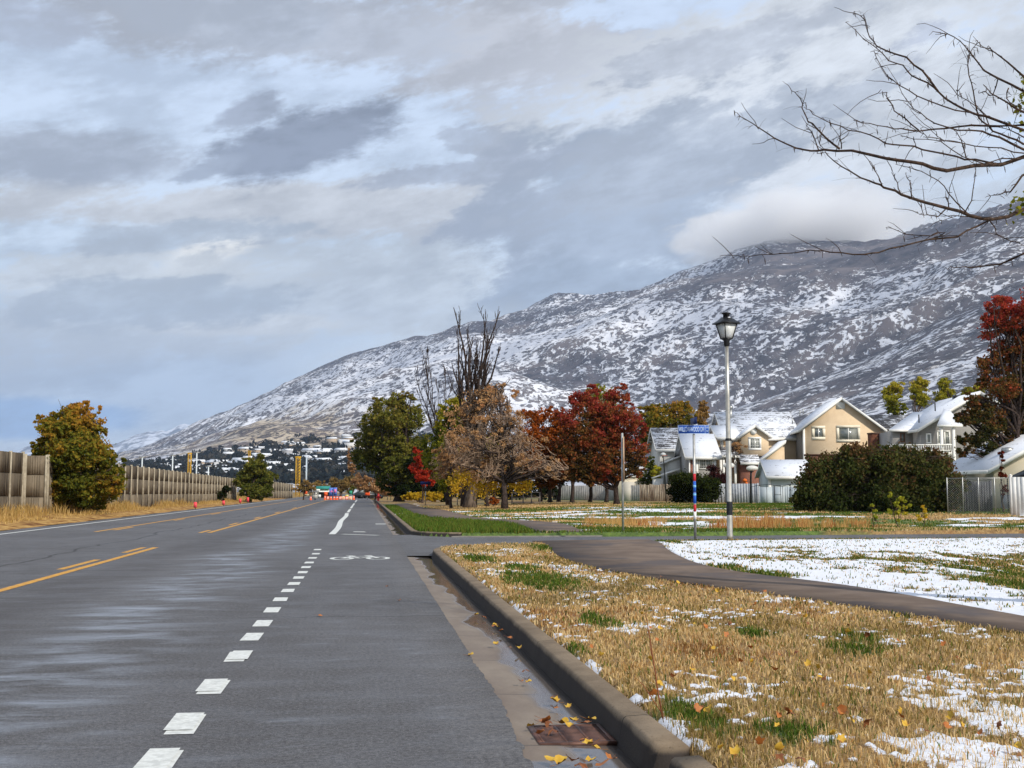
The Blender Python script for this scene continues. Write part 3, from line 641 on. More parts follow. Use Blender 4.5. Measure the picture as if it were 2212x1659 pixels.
bi = N.new('ShaderNodeAttribute', attribute_name='bias').outputs['Fac']; tanA = N.new('ShaderNodeAttribute', attribute_name='tan').outputs['Fac']
wv = N.new('ShaderNodeVectorMath', operation='ADD'); N.l.new(ob, wv.inputs[0]); N.l.new(N.scale(N.noise(ob, 1 / 60., 3, .6, out=1), (46, 46, 46)), wv.inputs[1]); wo_ = wv.outputs[0]
p1 = N.noise(N.scale(wo_, (1.1, .55, .5)), 1 / 40., 7, .68); p2 = N.noise(N.scale(wo_, (1.1, .55, .5)), 1 / 11., 4, .7)
vo = N.new('ShaderNodeTexVoronoi'); N.l.new(N.scale(wo_, (1.1, .6, .5)), vo.inputs[0]); vo.inputs['Scale'].default_value = 1 / 17.
bush = N.mapr(vo.outputs['Distance'], .38, .26); 
val = N.math('ADD', N.math('ADD', N.math('MULTIPLY', p1, .45), N.math('MULTIPLY', p2, .55)), N.math('MULTIPLY', N.math('SUBTRACT', bi, .5), .17))
scr = N.mapr(val, .484, .530); bm = N.math('MULTIPLY', bush, N.mapr(N.math('ADD', p1, N.math('MULTIPLY', bi, .35)), .40, .50)); scr = N.math('MAXIMUM', scr, N.math('MULTIPLY', bm, .9))
q1 = N.noise(ob, 1 / 220., 4, .6)
snowc = N.mix(N.mapr(q1, .4, .6), lin(184, 188, 198), lin(222, 223, 228)); grass = N.mix(N.mapr(p2, .3, .7), lin(168, 153, 134), lin(206, 192, 170))
gm = N.math('ADD', tanA, N.math('MULTIPLY', N.math('SUBTRACT', N.noise(ob, 1 / 90., 6, .65), .5), 1.5)); base = N.mix(N.mapr(gm, .42, .85), snowc, grass)
sc = N.mix(N.mapr(N.noise(ob, 1 / 30., 3, .6), .35, .65), lin(42, 44, 54), lin(78, 74, 80)); sc = N.mix(N.mapr(q1, .52, .62), sc, lin(92, 84, 86))
N.set(b, 'Base Color', N.mix(N.math('MULTIPLY', scr, .92), base, sc)); b.inputs['Roughness'].default_value = .95; b.inputs['Specular IOR Level'].default_value = .05
bp = N.new('ShaderNodeBump', i_Strength=.8, i_Distance=5.0); N.set(bp, 'Height', N.math('ADD', scr, p1)); N.l.new(bp.outputs[0], b.inputs['Normal'])
tanm = .42 * sstep(280, 60, Z) + .34 * np.exp(-((AZ + .06) / .07) ** 2) * sstep(30, 90, Z) * sstep(260, 120, Z) + .12 * sstep(.12, -.02, AZ) * sstep(420, 160, Z) + .35 * (fbm(Xw / 260, Yw / 500, 3, 191) - .45) * sstep(.14, .0, AZ) + .5 * sstep(.58, .40, fbm(Xw / 500, Yw / 500, 3, 151)) * sstep(2400, 1600, Rg) * sstep(.15, .3, AZ)
put(npmesh('mountain', np.stack([Xw, Yw, Z], -1).reshape(-1, 3), f.ravel(), np.full(len(f), 4), MNT, attrs={'bias': bias.ravel(), 'tan': tanm.ravel()}, smooth=True), kind='structure')
MT = (xpx, RR, Z)
def mz(X, Y):   # mountain height at a point
    r = math.hypot(X, Y); azv = math.atan2(X, Y); ai = np.interp(azv, AZ[:, 0], np.arange(nx)); ri = np.interp(r, RR, np.arange(ny))
    return Z[int(round(ai)), int(round(ri))]
# far blue range beyond
xp = np.linspace(-500, 620, 120); V = []; rr = [9500, 11000, 12500, 15000]; top = np.interp(xp, [-500, 0, 60, 150, 255, 300, 375, 420, 470, 620], [990, 980, 966, 975, 950, 936, 921, 914, 905, 900])
for x, ty in zip(xp, top):
    d = ray(x, 1058.0); d = d[:2] / np.hypot(*d[:2]); t = tan_el(x, ty)
    for r_, k_ in zip(rr, (0, .55, 1, -.1)):
        V.append((d[0] * r_, d[1] * r_, 12500 * t * k_ + (120 * (float(fbm(x / 30., r_ / 900., 4, 161)) - .5) if k_ > 0 else 0)))
f = [(4 * i + j, 4 * i + 4 + j, 4 * i + 5 + j, 4 * i + 1 + j) for i in range(len(xp) - 1) for j in range(3)]
FARM = mat('far_range', lin(92, 100, 112), lin(214, 218, 226), 1 / 160., .95, 0, .05, detail=8, lo=.42, hi=.6, stretch=(1, .5, 1.6))
put(npmesh('distant_mountains', V, [a for q in f for a in q], [4] * len(f), FARM, smooth=True), kind='structure')

# haze of the valley air
hz = MB(); hz.box(-14000, 14000, -3000, 17000, -2, 1900); ho = hz.build('haze', [])
hm = bpy.data.materials.new('haze'); hm.use_nodes = True; nt = hm.node_tree; nt.nodes.clear(); pv = nt.nodes.new('ShaderNodeVolumePrincipled'); oo = nt.nodes.new('ShaderNodeOutputMaterial')
pv.inputs['Color'].default_value = (.62, .76, 1.0, 1); pv.inputs['Density'].default_value = 5.0e-5; pv.inputs['Anisotropy'].default_value = 0.2
nt.links.new(pv.outputs[0], oo.inputs['Volume']); ho.data.materials.append(hm); put(ho, kind='stuff')

cl_me = bpy.data.meshes.new('cloud'); import bmesh
bm = bmesh.new(); bmesh.ops.create_icosphere(bm, subdivisions=3, radius=1.0); bm.to_mesh(cl_me); bm.free()
co_ = bpy.data.objects.new('cloud', cl_me); COL.objects.link(co_); co_.location = W(1740, 500, 4200); co_.scale = (520, 520, 130); co_.rotation_euler = (0, R(-4), -YAW - R(14))
cm = bpy.data.materials.new('cloud_volume'); cm.use_nodes = True; nt = cm.node_tree; nt.nodes.clear(); N = NT(nt); tc = N.new('ShaderNodeTexCoord'); ob = tc.outputs['Object']
ln = N.new('ShaderNodeVectorMath', operation='LENGTH'); nt.links.new(ob, ln.inputs[0]); nz = N.noise(N.scale(ob, (1, 1, .6)), 2.4, 5, .6); nz2 = N.math('SUBTRACT', nz, .5)
den = N.mapr(N.math('ADD', ln.outputs[1], N.math('MULTIPLY', nz2, 1.5)), .98, .40, 0, .010); pv = N.new('ShaderNodeVolumePrincipled'); N.set(pv, 'Density', den); pv.inputs['Color'].default_value = (1, 1, 1, 1); oo = N.new('ShaderNodeOutputMaterial'); nt.links.new(pv.outputs[0], oo.inputs['Volume'])
cl_me.materials.append(cm); put(co_, kind='structure')
# ------------------------------------------------------------------ trees and bushes
def leaves(name, C, size, v, m, parent):
    n = len(C); q = RNG.normal(size=(n, 3)); q[:, 2] *= .8; q /= np.linalg.norm(q, axis=1)[:, None]
    r = RNG.normal(size=(n, 3)); a = np.cross(q, r); a /= np.linalg.norm(a, axis=1)[:, None]; b = np.cross(q, a)
    s = (size * RNG.uniform(.6, 1.35, n))[:, None] if np.ndim(size) == 0 else (size * RNG.uniform(.6, 1.35, n))[:, None]
    V = np.stack([C - a * s * .5, C + b * s * .32 - a * s * .05, C + a * s * .55 + q * s * .12, C - b * s * .32 - a * s * .05], 1)
    f = np.arange(4 * n)
    return npmesh(name, V.reshape(-1, 3), f, np.full(n, 4), m, parent, attrs={'v': np.repeat(np.clip(v, 0, 1), 4)})
def curve(a, b, n=6, bend=.15, sag=0.0):
    a, b = np.array(a, float), np.array(b, float); L = np.linalg.norm(b - a); t = np.linspace(0, 1, n)[:, None]
    off = RNG.normal(size=3) * L * bend; P = a + (b - a) * t + off * (t * (1 - t) * 2); P[1:-1] += RNG.normal(size=(n - 2, 3)) * L * .009; P[:, 2] += sag * (t[:, 0] * (1 - t[:, 0])) * L
    return P
def tree(name, label, cat, base, d, lobes, mat_, n, size, tr=.18, top=None, group=None, clump=.30, nclump=None, vfun=None, bark=None, limbs=3, twigs=0, twr=.012, shell=.35, depth=1.0, holes=.0, crown_name='crown', zb=0.0, flat=1.0, stems=1, twm=None):
    """lobes: (x, y, rx, ry[, depth offset in m]) surveyed at distance d, each an ellipsoid of real depth"""
    bx, by = base; B = W(bx, by, d); B[2] = zb if zb is not None else B[2]
    T = thing(name, B, label, cat, group); s = d / F; bark = bark or BARK
    E = []
    for i, l in enumerate(lobes):
        x, y, rx, ry = l[:4]; off = l[4] if len(l) > 4 else RNG.uniform(-.35, .35) * rx * s * 2
        c = W(x, y, d + off); E.append((c, rx * s, min(rx, ry * 1.2) * s * depth, ry * s))
    if n > 5000 or twigs > 1500:
        E2 = []
        for (c, rx, ry, rz) in E:
            for _k in range(4):
                u = RNG.normal(size=3); u /= np.linalg.norm(u); u[2] = u[2] * .8 + .25; q = RNG.uniform(.24, .42); E2.append((c + u * np.array([rx, ry, rz]) * RNG.uniform(.85, 1.0), rx * q, ry * q, rz * q))
        kk_ = 1.0 if cat in ('hedge', 'bush') else .88; E = [(c, rx * kk_, ry * kk_, rz * kk_) for (c, rx, ry, rz) in E]; NE = len(E)
    else: E2 = []; NE = len(E)
    tx, ty = top if top else (np.mean([l[0] for l in lobes]), np.mean([l[1] for l in lobes]))
    Tp = W(tx, ty, d)
    mb = MB(); trunks = []
    for k in range(stems):
        P = curve(B + np.array([RNG.normal() * .12 * (k > 0), RNG.normal() * .12 * (k > 0), -.1]), Tp + RNG.normal(size=3) * (.05 + .12 * (stems > 1)) * (Tp[2] - B[2]), 8, .03)
        rr_ = np.linspace(tr, tr * .32, 8); rr_[0] *= 1.35; mb.tube(P, rr_, 8); trunks.append(P)
    tips = []
    for (c, rx, ry, rz) in E:
        for k in range(limbs):
            P = trunks[RNG.integers(len(trunks))]
            ok = [q for q in range(2, 8) if P[q][2] < c[2] - .45 * rz] or [2, 3]; p0 = P[ok[-1 - int(RNG.integers(0, min(3, len(ok))))]]; e = c + RNG.normal(size=3) * np.array([rx, ry, rz]) * .38
            Q = curve(p0, e, 6, .10, .12); mb.tube(Q, np.linspace(tr * .38, tr * .10, 6), 5)
            for kk in range(3):
                q0 = Q[int(RNG.integers(2, 6))]; e2 = c + np.clip(RNG.normal(size=3) * .6, -1, 1) * np.array([rx, ry, rz])
                Q2 = curve(q0, e2, 5, .12, .08); mb.tube(Q2, np.linspace(tr * .12, tr * .04, 5), 4); tips.append(Q2)
    if twigs:
        allp = [t for t in tips]
        for k in range(twigs):
            c, rx, ry, rz = E[RNG.integers(len(E))]; Q = allp[RNG.integers(len(allp))]; q0 = Q[RNG.integers(1, len(Q))]
            u = RNG.normal(size=3); u /= np.linalg.norm(u); u[2] = abs(u[2]) * .8 + .15 if RNG.uniform() < .75 else u[2]
            e = c + u * np.array([rx, ry, rz]) * RNG.uniform(.5, 1.05)
            dd = e - q0; L = np.linalg.norm(dd); Lm = RNG.uniform(.5, 1.6) * rz * .45; e = q0 + dd * min(1, Lm / max(L, 1e-6))
            Q2 = curve(q0, e, 4, .10, .05); mb.tube(Q2, np.linspace(twr * 1.4, twr * .7, 4), 3, m=1, cap=False); allp.append(Q2) if RNG.uniform() < .6 else None
    mb.build('trunk', [bark, twm or bark] if twigs else [bark], T, smooth=True)
    if n:
        E = E + E2
        vol = np.array([e[1] * e[3] for e in E]); vol = vol / vol.sum(); per = 42 if nclump is None else max(3, n // nclump); C = []; VV = []
        for (c, rx, ry, rz), w in zip(E, vol):
            m = max(3, int(n * w / per)); u = RNG.normal(size=(m, 3)); u /= np.linalg.norm(u, axis=1)[:, None]; rad_ = RNG.uniform(0, 1, m) ** shell
            cc = c + u * rad_[:, None] * np.array([rx, ry, rz]) * .88; cc[:, 2] = np.maximum(cc[:, 2], B[2] + .1)
            cr_ = clump * min(rx, rz) * RNG.uniform(.6, 1.3, m); cv = RNG.uniform(-.16, .16, m)
            g_ = RNG.normal(size=(m, per, 3)) * np.array([1, 1, .62 * flat])
            pts = cc[:, None] + g_ * cr_[:, None, None] * .62
            C.append(pts.reshape(-1, 3)); VV.append(np.repeat(cv, per))
        C = np.vstack(C); VV = np.concatenate(VV); k = C[:, 2] > B[2] + .03; C, VV = C[k], VV[k]
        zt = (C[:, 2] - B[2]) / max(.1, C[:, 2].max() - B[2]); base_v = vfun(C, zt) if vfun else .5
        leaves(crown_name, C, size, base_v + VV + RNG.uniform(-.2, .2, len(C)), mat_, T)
    return T
LM = {
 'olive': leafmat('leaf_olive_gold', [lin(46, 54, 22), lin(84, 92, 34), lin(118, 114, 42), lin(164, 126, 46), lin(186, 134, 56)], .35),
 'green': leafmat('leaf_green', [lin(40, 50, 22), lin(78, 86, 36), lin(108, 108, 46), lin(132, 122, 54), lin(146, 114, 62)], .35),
 'dgreen': leafmat('leaf_dark_green', [lin(20, 28, 14), lin(38, 48, 22), lin(62, 68, 30), lin(84, 80, 38)], .25),
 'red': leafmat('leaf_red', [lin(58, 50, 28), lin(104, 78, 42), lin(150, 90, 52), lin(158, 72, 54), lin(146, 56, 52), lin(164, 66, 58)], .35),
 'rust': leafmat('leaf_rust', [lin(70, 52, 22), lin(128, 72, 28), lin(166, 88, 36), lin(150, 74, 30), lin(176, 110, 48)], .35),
 'yellow': leafmat('leaf_yellow', [lin(120, 116, 36), lin(176, 150, 40), lin(212, 172, 48), lin(220, 180, 70)], .4),
 'ygreen': leafmat('leaf_yellow_green', [lin(84, 92, 30), lin(132, 134, 42), lin(176, 164, 56), lin(200, 170, 60)], .4),
 'tan': leafmat('leaf_tan', [lin(128, 96, 66), lin(168, 128, 90), lin(192, 152, 106), lin(180, 116, 74)], .35),
 'maroon': leafmat('leaf_maroon', [lin(34, 26, 16), lin(62, 40, 20), lin(92, 44, 28), lin(122, 44, 32), lin(110, 84, 34)], .3),
 'hedge': leafmat('leaf_hedge', [lin(36, 44, 24), lin(58, 68, 34), lin(84, 84, 44), lin(104, 74, 52), lin(122, 96, 60)], .25),
 'bright': leafmat('leaf_bright', [lin(120, 136, 44), lin(172, 176, 60), lin(206, 186, 60), lin(214, 164, 48)], .45),
 'far': leafmat('leaf_far_brown', [lin(92, 84, 50), lin(128, 108, 66), lin(150, 118, 70), lin(168, 122, 58)], .3),
}
# left of the road
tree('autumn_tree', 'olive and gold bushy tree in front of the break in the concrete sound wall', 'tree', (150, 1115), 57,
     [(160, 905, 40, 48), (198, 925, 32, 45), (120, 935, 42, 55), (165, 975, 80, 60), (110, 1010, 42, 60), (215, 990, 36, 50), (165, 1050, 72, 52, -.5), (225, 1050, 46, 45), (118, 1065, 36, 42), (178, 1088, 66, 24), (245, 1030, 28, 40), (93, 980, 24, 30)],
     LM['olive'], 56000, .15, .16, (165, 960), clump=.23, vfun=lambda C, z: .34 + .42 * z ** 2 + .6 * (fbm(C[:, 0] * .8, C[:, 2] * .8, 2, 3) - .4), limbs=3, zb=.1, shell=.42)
tree('roadside_tree', 'smaller round green tree leaning over the far end of the sound wall', 'tree', (540, 1084), 122,
     [(552, 1010, 28, 24), (535, 1035, 32, 28), (568, 1040, 26, 32), (548, 1064, 40, 20), (578, 1058, 14, 22)], LM['green'], 13000, .26, .16, (548, 1030), clump=.28, vfun=lambda C, z: .28 + .25 * z, zb=.05)
tree('juniper_bush', 'dark juniper bush leaning to the right against the concrete sound wall', 'bush', (474, 1084), 112,
     [(480, 1068, 10, 10, 0), (490, 1056, 9, 8, 0), (476, 1076, 10, 8, 0)], LM['dgreen'], 2600, .16, .08, (490, 1052), clump=.3, vfun=lambda C, z: .3, zb=.05, flat=1.6)
tree('bare_bush', 'small bare brown tree at the end of the concrete sound wall', 'tree', (656, 1077), 150,
     [(662, 1050, 16, 14, 0), (648, 1056, 16, 10, 0), (672, 1056, 14, 12, 0)], LM['far'], 1500, .22, .12, (658, 1055), clump=.3, zb=-.05, limbs=3, twigs=200, twr=.02, bark=BARKD)
# park trees along the right side of the road, far to near
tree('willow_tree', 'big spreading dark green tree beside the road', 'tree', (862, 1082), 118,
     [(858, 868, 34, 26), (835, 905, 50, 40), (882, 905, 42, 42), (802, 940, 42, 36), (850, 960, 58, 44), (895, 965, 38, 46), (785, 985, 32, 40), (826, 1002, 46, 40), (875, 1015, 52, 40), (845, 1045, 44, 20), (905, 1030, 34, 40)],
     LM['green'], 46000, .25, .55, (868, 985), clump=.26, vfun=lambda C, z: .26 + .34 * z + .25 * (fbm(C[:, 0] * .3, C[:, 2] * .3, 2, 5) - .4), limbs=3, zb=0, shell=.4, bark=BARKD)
tree('brown_shrub', 'brown and orange shrub under the left edge of the big green tree', 'shrub', (812, 1076), 140,
     [(790, 1048, 24, 18), (822, 1052, 26, 20), (840, 1058, 18, 16), (770, 1040, 14, 16), (760, 1000, 10, 30)], LM['tan'], 9000, .24, .14, (810, 1055), clump=.3, zb=0, vfun=lambda C, z: .4 + .2 * RNG.uniform(-1, 1, len(C)))
tree('dark_thicket', 'dark evergreen thicket in the shade below the big green tree', 'thicket', (905, 1078), 116,
     [(850, 1064, 20, 12), (880, 1060, 26, 18), (920, 1045, 26, 32), (945, 1055, 22, 26), (900, 1015, 30, 34)], LM['dgreen'], 15000, .22, .2, (900, 1050), clump=.32, zb=0, vfun=lambda C, z: .15)
tree('red_tree', 'small bright red tree in front of the big green tree', 'tree', (912, 1086), 104,
     [(912, 1030, 26, 18), (900, 1012, 18, 16), (925, 1040, 20, 16), (905, 985, 14, 22), (935, 1012, 14, 20)], leafmat('leaf_scarlet', [lin(110, 40, 26), lin(164, 52, 36), lin(190, 66, 44), lin(170, 84, 40)], .35), 8000, .17, .10, (912, 1025), clump=.28, zb=0)
tree('yellow_shrub', 'low spreading golden yellow shrub beside the footpath', 'shrub', (905, 1084), 108,
     [(880, 1076, 20, 8, 0), (900, 1071, 22, 11, 0), (925, 1072, 20, 11, 0), (940, 1078, 16, 7, 0), (948, 1070, 12, 12, 0)], LM['yellow'], 7000, .16, .05, (910, 1075), clump=.3, zb=.05, stems=4)
tree('yellow_green_tree', 'half bare yellow green tree between the dead trees', 'tree', (1000, 1094), 88,
     [(985, 880, 30, 26), (965, 930, 34, 50), (1000, 905, 30, 36), (945, 985, 34, 46), (990, 985, 40, 50), (960, 1040, 36, 34), (1020, 1000, 30, 50)], LM['ygreen'], 20000, .20, .18, (980, 950), clump=.28, zb=.05, vfun=lambda C, z: .15 + .45 * z * (fbm(C[:, 0] * .6, C[:, 2] * .6, 2, 8) > .45), limbs=3, twigs=500, twr=.018)

def grow(mb, p, d, L, r, lev, maxl, nch, spread, up, tips, wig=.16, rmin=.008, ratio=.72):
    n = 5 if lev < 2 else 4; P = [np.array(p, float)]; dd = np.array(d, float)
    for i in range(n - 1):
        dd = dd + RNG.normal(size=3) * wig + np.array([0, 0, up]); dd /= np.linalg.norm(dd); P.append(P[-1] + dd * L / (n - 1))
    r1 = max(rmin, r * .62); mb.tube(P, np.linspace(r, r1, n), 7 if lev == 0 else (5 if lev < 3 else 3), cap=lev < 2)
    if lev >= maxl: tips.append(P[-1]); return
    k = nch[min(lev, len(nch) - 1)]
    for i in range(k):
        t = 1.0 if i == 0 else RNG.uniform(.3, .95); ii = t * (n - 1); j = min(int(ii), n - 2); q = P[j] + (P[j + 1] - P[j]) * (ii - j)
        nd = dd + RNG.normal(size=3) * spread; nd /= np.linalg.norm(nd)
        grow(mb, q, nd, L * ratio * RNG.uniform(.75, 1.15), max(rmin, (r1 if i == 0 else r1 * .75)), lev + 1, maxl, nch, spread, up, tips, wig, rmin, ratio)
def bare(name, label, base, d, heads, r, bark, n_twig=3, maxl=3, group=None, zb=.05, leafm=None, nleaf=0, lsize=.16, spread=.34, up=.10, wig=.10, lz=(0, 1), nch=(3, 3, 2), rmin=.012, fork=.35):
    """heads: surveyed tips (x, y) that the main limbs reach for"""
    B = W(base[0], base[1], d); B[2] = zb; T = thing(name, B, label, 'tree', group); mb = MB(); tips = []
    hs = [W(x, y, d + RNG.uniform(-1, 1) * .012 * d) for x, y in heads]; ctr = np.mean(hs, axis=0); Fk = B + (ctr - B) * fork; Fk[:2] = B[:2] + (ctr[:2] - B[:2]) * .25
    mb.tube(curve(B - [0, 0, .1], Fk, 6, .02), np.linspace(r * 1.25, r * .8, 6), 9)
    for h in hs:
        P = curve(Fk - (Fk - B) * RNG.uniform(0, .25), h, 8, .05); P[:, 2] -= 0; mb.tube(P, np.linspace(r * .27, max(rmin, r * .05), 8), 6)
        L = np.linalg.norm(h - Fk)
        for i in range(n_twig):
            t = RNG.uniform(.25, .95); ii = t * 7; j = min(int(ii), 6); q = P[j] + (P[j + 1] - P[j]) * (ii - j); ax = P[j + 1] - P[j]; ax /= np.linalg.norm(ax)
            nd = ax + RNG.normal(size=3) * spread * 1.4; nd /= np.linalg.norm(nd)
            grow(mb, q, nd, L * .22 * (1.15 - t * .85), r * .13 * (1.1 - t * .8), 1, maxl, nch, spread, up, tips, wig, rmin)
    mb.build('trunk', [bark], T, smooth=True)
    if nleaf:
        tp = np.array(tips); zz = (tp[:, 2] - B[2]) / (tp[:, 2].max() - B[2]); tp = tp[(zz >= lz[0]) & (zz <= lz[1])]
        idx = RNG.integers(0, len(tp), nleaf // 5); C = (tp[idx][:, None] + RNG.normal(size=(len(idx), 5, 3)) * .18).reshape(-1, 3)
        leaves('crown', C, lsize, RNG.uniform(0, 1, len(C)), leafm, T)
    return T
bare('dead_tree', 'tallest dead tree with upright bare limbs rising above the park trees', (1012, 1100), 82, [(980, 664), (1000, 745), (992, 715), (1022, 735), (1044, 678), (1052, 712), (1080, 672), (1066, 725), (1030, 770), (1010, 712), (976, 785), (1082, 750), (1058, 765)], .50, BARKD, 5, 3, spread=.26, up=.22, wig=.09, rmin=.016, fork=.52)
bare('dead_tree', 'shorter dead tree with thin curved limbs left of the tallest one', (970, 1096), 92, [(912, 755), (895, 800), (925, 770), (940, 815), (958, 790), (930, 850), (905, 850)], .22, BARKD, 5, 3, spread=.24, up=.16, wig=.10, rmin=.016, fork=.40)
# front tan trees
tree('bare_maple', 'front tan tree of fine twigs with a few yellow leaves low in its crown', 'tree', (1090, 1105), 69,
     [(1082, 862, 34, 36), (1055, 905, 44, 40), (1108, 905, 42, 42), (1025, 950, 50, 44), (1085, 955, 55, 44), (1140, 960, 46, 44), (1000, 1000, 46, 34), (1070, 1005, 60, 36), (1150, 1010, 56, 34), (1205, 1022, 36, 20), (1050, 1035, 46, 20)],
     LM['tan'], 2400, .12, .19, (1088, 870), clump=.34, bark=BARKD, twm=BARKL, limbs=6, twigs=3400, twr=.012, zb=.1, vfun=lambda C, z: .3 + .4 * z, shell=.5)
tree('bare_maple', 'tan twiggy tree with bright yellow leaves left of the thick grey trunk', 'tree', (975, 1097), 74,
     [(985, 1000, 40, 32), (960, 1015, 40, 30), (1010, 1020, 36, 30), (985, 950, 34, 36), (960, 980, 26, 26)],
     LM['tan'], 5200, .13, .10, (980, 990), clump=.34, bark=BARKD, twm=BARKL, limbs=4, twigs=2000, twr=.012, zb=.1, shell=.5)
def leafclumps(name, label, pts, d, m, n, size, group=None):
    C = []; 
    for x, y, s in pts: C.append(W(x, y, d) + RNG.normal(size=(n, 3)) * s * d / F)
    return np.vstack(C)
yl = leafclumps('x', '', [(1000, 1030, 10), (985, 1040, 9), (1020, 1042, 9), (1060, 1040, 10), (1070, 1052, 8), (1040, 1060, 9), (1105, 1045, 10), (1125, 1050, 9), (1060, 985, 6), (1140, 1048, 8), (1105, 1030, 9), (985, 1058, 7), (1100, 970, 5), (1050, 1025, 7)], 70, None, 190, .14)
t0 = [o for o in COL.objects if o.name == 'bare_maple'][0]
leaves('yellow_leaves', yl, .14, RNG.uniform(.3, 1, len(yl)), LM['yellow'], t0)
tree('cottonwood', 'old tree with the thickest grey furrowed trunk in the park', 'tree', (1014, 1101), 76.5, [(1010, 900, 45, 40), (1045, 860, 40, 34), (1070, 845, 30, 26)], LM['tan'], 2600, .16, .42, (1016, 960), clump=.3, bark=mat('bark_grey', lin(62, 54, 48), lin(118, 104, 92), 7, .95, .04, .1, stretch=(1, 1, .18)), limbs=4, twigs=900, twr=.015, zb=.08)
for (x, y, d, lab) in ((1052, 1099, 79, 'slim tree with yellowing leaves right of the thick grey trunk'), (1070, 1098, 82, 'slim tree wrapped in orange saplings left of the front tan tree')):
    tree('slim_tree', lab, 'tree', (x, y), d, [(x, 1010, 26, 30), (x + 6, 965, 24, 34), (x - 8, 1035, 18, 16)], LM['tan'] if x > 1060 else LM['ygreen'], 3500, .15, .16, (x + 2, 985), clump=.32, bark=BARKD, zb=.08, twigs=250, twr=.014)
tree('sapling', 'orange leaved sapling at the foot of the slim trees', 'sapling', (1066, 1098), 78, [(1062, 1078, 8, 12, 0), (1072, 1086, 7, 9, 0)], LM['rust'], 600, .12, .03, (1066, 1072), clump=.35, zb=.08)
# red and rust trees
tree('rust_tree', 'rusty orange tree left of the big dark red tree', 'tree', (1190, 1096), 90,
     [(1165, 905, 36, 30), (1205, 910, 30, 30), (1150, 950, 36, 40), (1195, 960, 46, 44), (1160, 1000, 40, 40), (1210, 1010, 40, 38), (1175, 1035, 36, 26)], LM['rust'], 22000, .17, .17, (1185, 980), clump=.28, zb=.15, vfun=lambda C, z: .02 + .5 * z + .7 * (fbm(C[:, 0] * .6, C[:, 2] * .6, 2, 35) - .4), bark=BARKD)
tree('red_maple', 'biggest dark red tree, its trunk behind the plain sign post', 'tree', (1333, 1100), 77,
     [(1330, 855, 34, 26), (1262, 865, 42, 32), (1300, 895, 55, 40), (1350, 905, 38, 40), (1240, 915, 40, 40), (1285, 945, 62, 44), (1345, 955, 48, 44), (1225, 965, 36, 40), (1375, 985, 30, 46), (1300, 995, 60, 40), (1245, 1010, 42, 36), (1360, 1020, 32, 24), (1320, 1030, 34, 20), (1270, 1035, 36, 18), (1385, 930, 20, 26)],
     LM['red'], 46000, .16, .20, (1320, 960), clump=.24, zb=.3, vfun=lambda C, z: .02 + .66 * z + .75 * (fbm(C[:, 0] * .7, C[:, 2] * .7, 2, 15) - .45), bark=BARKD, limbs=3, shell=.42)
tree('shade_tree', 'dark leaved tree with a short trunk behind the left side of the dark red tree', 'tree', (1236, 1092), 88,
     [(1230, 1010, 44, 30), (1200, 1000, 34, 34), (1262, 1005, 34, 30), (1220, 965, 40, 30)], LM['maroon'], 14000, .18, .18, (1235, 1010), clump=.3, zb=.3, vfun=lambda C, z: .15 + .2 * z, bark=BARKD)
for (x, y, d, lab) in ((1274, 1091, 93, 'dim tree trunk under the dark red tree, nearer the middle of its crown'), (1310, 1091, 91, 'dim tree trunk close behind the main trunk of the dark red tree'), (1168, 1093, 96, 'shaded tree behind the metal gate, left of its neighbours'), (1186, 1093, 94, 'shaded tree behind the metal gate with a leaning trunk'), (1206, 1092, 95, 'shaded tree between the metal gate and the white fence')):
    tree('shade_tree', lab, 'tree', (x, y), d, [(x, 1030, 26, 20), (x - 10, 1005, 24, 24), (x + 12, 1000, 22, 26)], LM['maroon'], 3800, .19, .17, (x + RNG.uniform(-8, 8), 1020), clump=.3, zb=.3, vfun=lambda C, z: .12 + .2 * z, bark=BARKD)
tree('thicket', 'dim green thicket filling the gap behind the park trees', 'thicket', (1100, 1090), 112,
     [(960, 1065, 24, 24), (1000, 1055, 30, 30), (1040, 1055, 30, 30), (1085, 1050, 30, 34), (1130, 1055, 30, 32), (1170, 1055, 30, 30), (1140, 1010, 36, 36), (1095, 1000, 34, 34), (1210, 1060, 22, 24)], LM['dgreen'], 16000, .24, .2, (1100, 1040), clump=.32, zb=.1, vfun=lambda C, z: .12 + .2 * z, stems=5)
tree('tall_tree', 'pale half bare tree top rising behind the dark red tree', 'tree', (1290, 1088), 120,
     [(1292, 850, 22, 22), (1310, 868, 26, 26), (1272, 868, 22, 26), (1300, 910, 36, 36)], LM['ygreen'], 4500, .24, .22, (1295, 880), clump=.3, zb=.2, twigs=300, twr=.02, vfun=lambda C, z: .3, bark=BARKL)
tree('golden_tree', 'golden brown tree behind the white house', 'tree', (1440, 1088), 118,
     [(1462, 880, 24, 18), (1430, 895, 36, 26), (1478, 900, 26, 28), (1400, 905, 28, 26), (1440, 925, 50, 30), (1402, 940, 34, 26), (1480, 925, 20, 24)], LM['olive'], 20000, .22, .25, (1440, 940), clump=.28, zb=.2, vfun=lambda C, z: .1 + .6 * z ** 1.5)
tree('poplar_tree', 'narrow pale yellow tree right of the golden brown tree', 'tree', (1518, 1088), 130,
     [(1518, 880, 12, 18), (1516, 905, 15, 24), (1522, 930, 14, 24)], LM['far'], 3800, .24, .16, (1518, 900), clump=.3, zb=.2, vfun=lambda C, z: .7, bark=BARKL)
tree('green_shrub', 'green shrub beside the white house wall', 'shrub', (1405, 1085), 104, [(1402, 1010, 16, 26), (1395, 1040, 20, 24), (1415, 1030, 12, 22), (1410, 1060, 16, 20)], LM['green'], 6000, .17, .1, (1405, 1030), clump=.3, zb=.2, vfun=lambda C, z: .25)
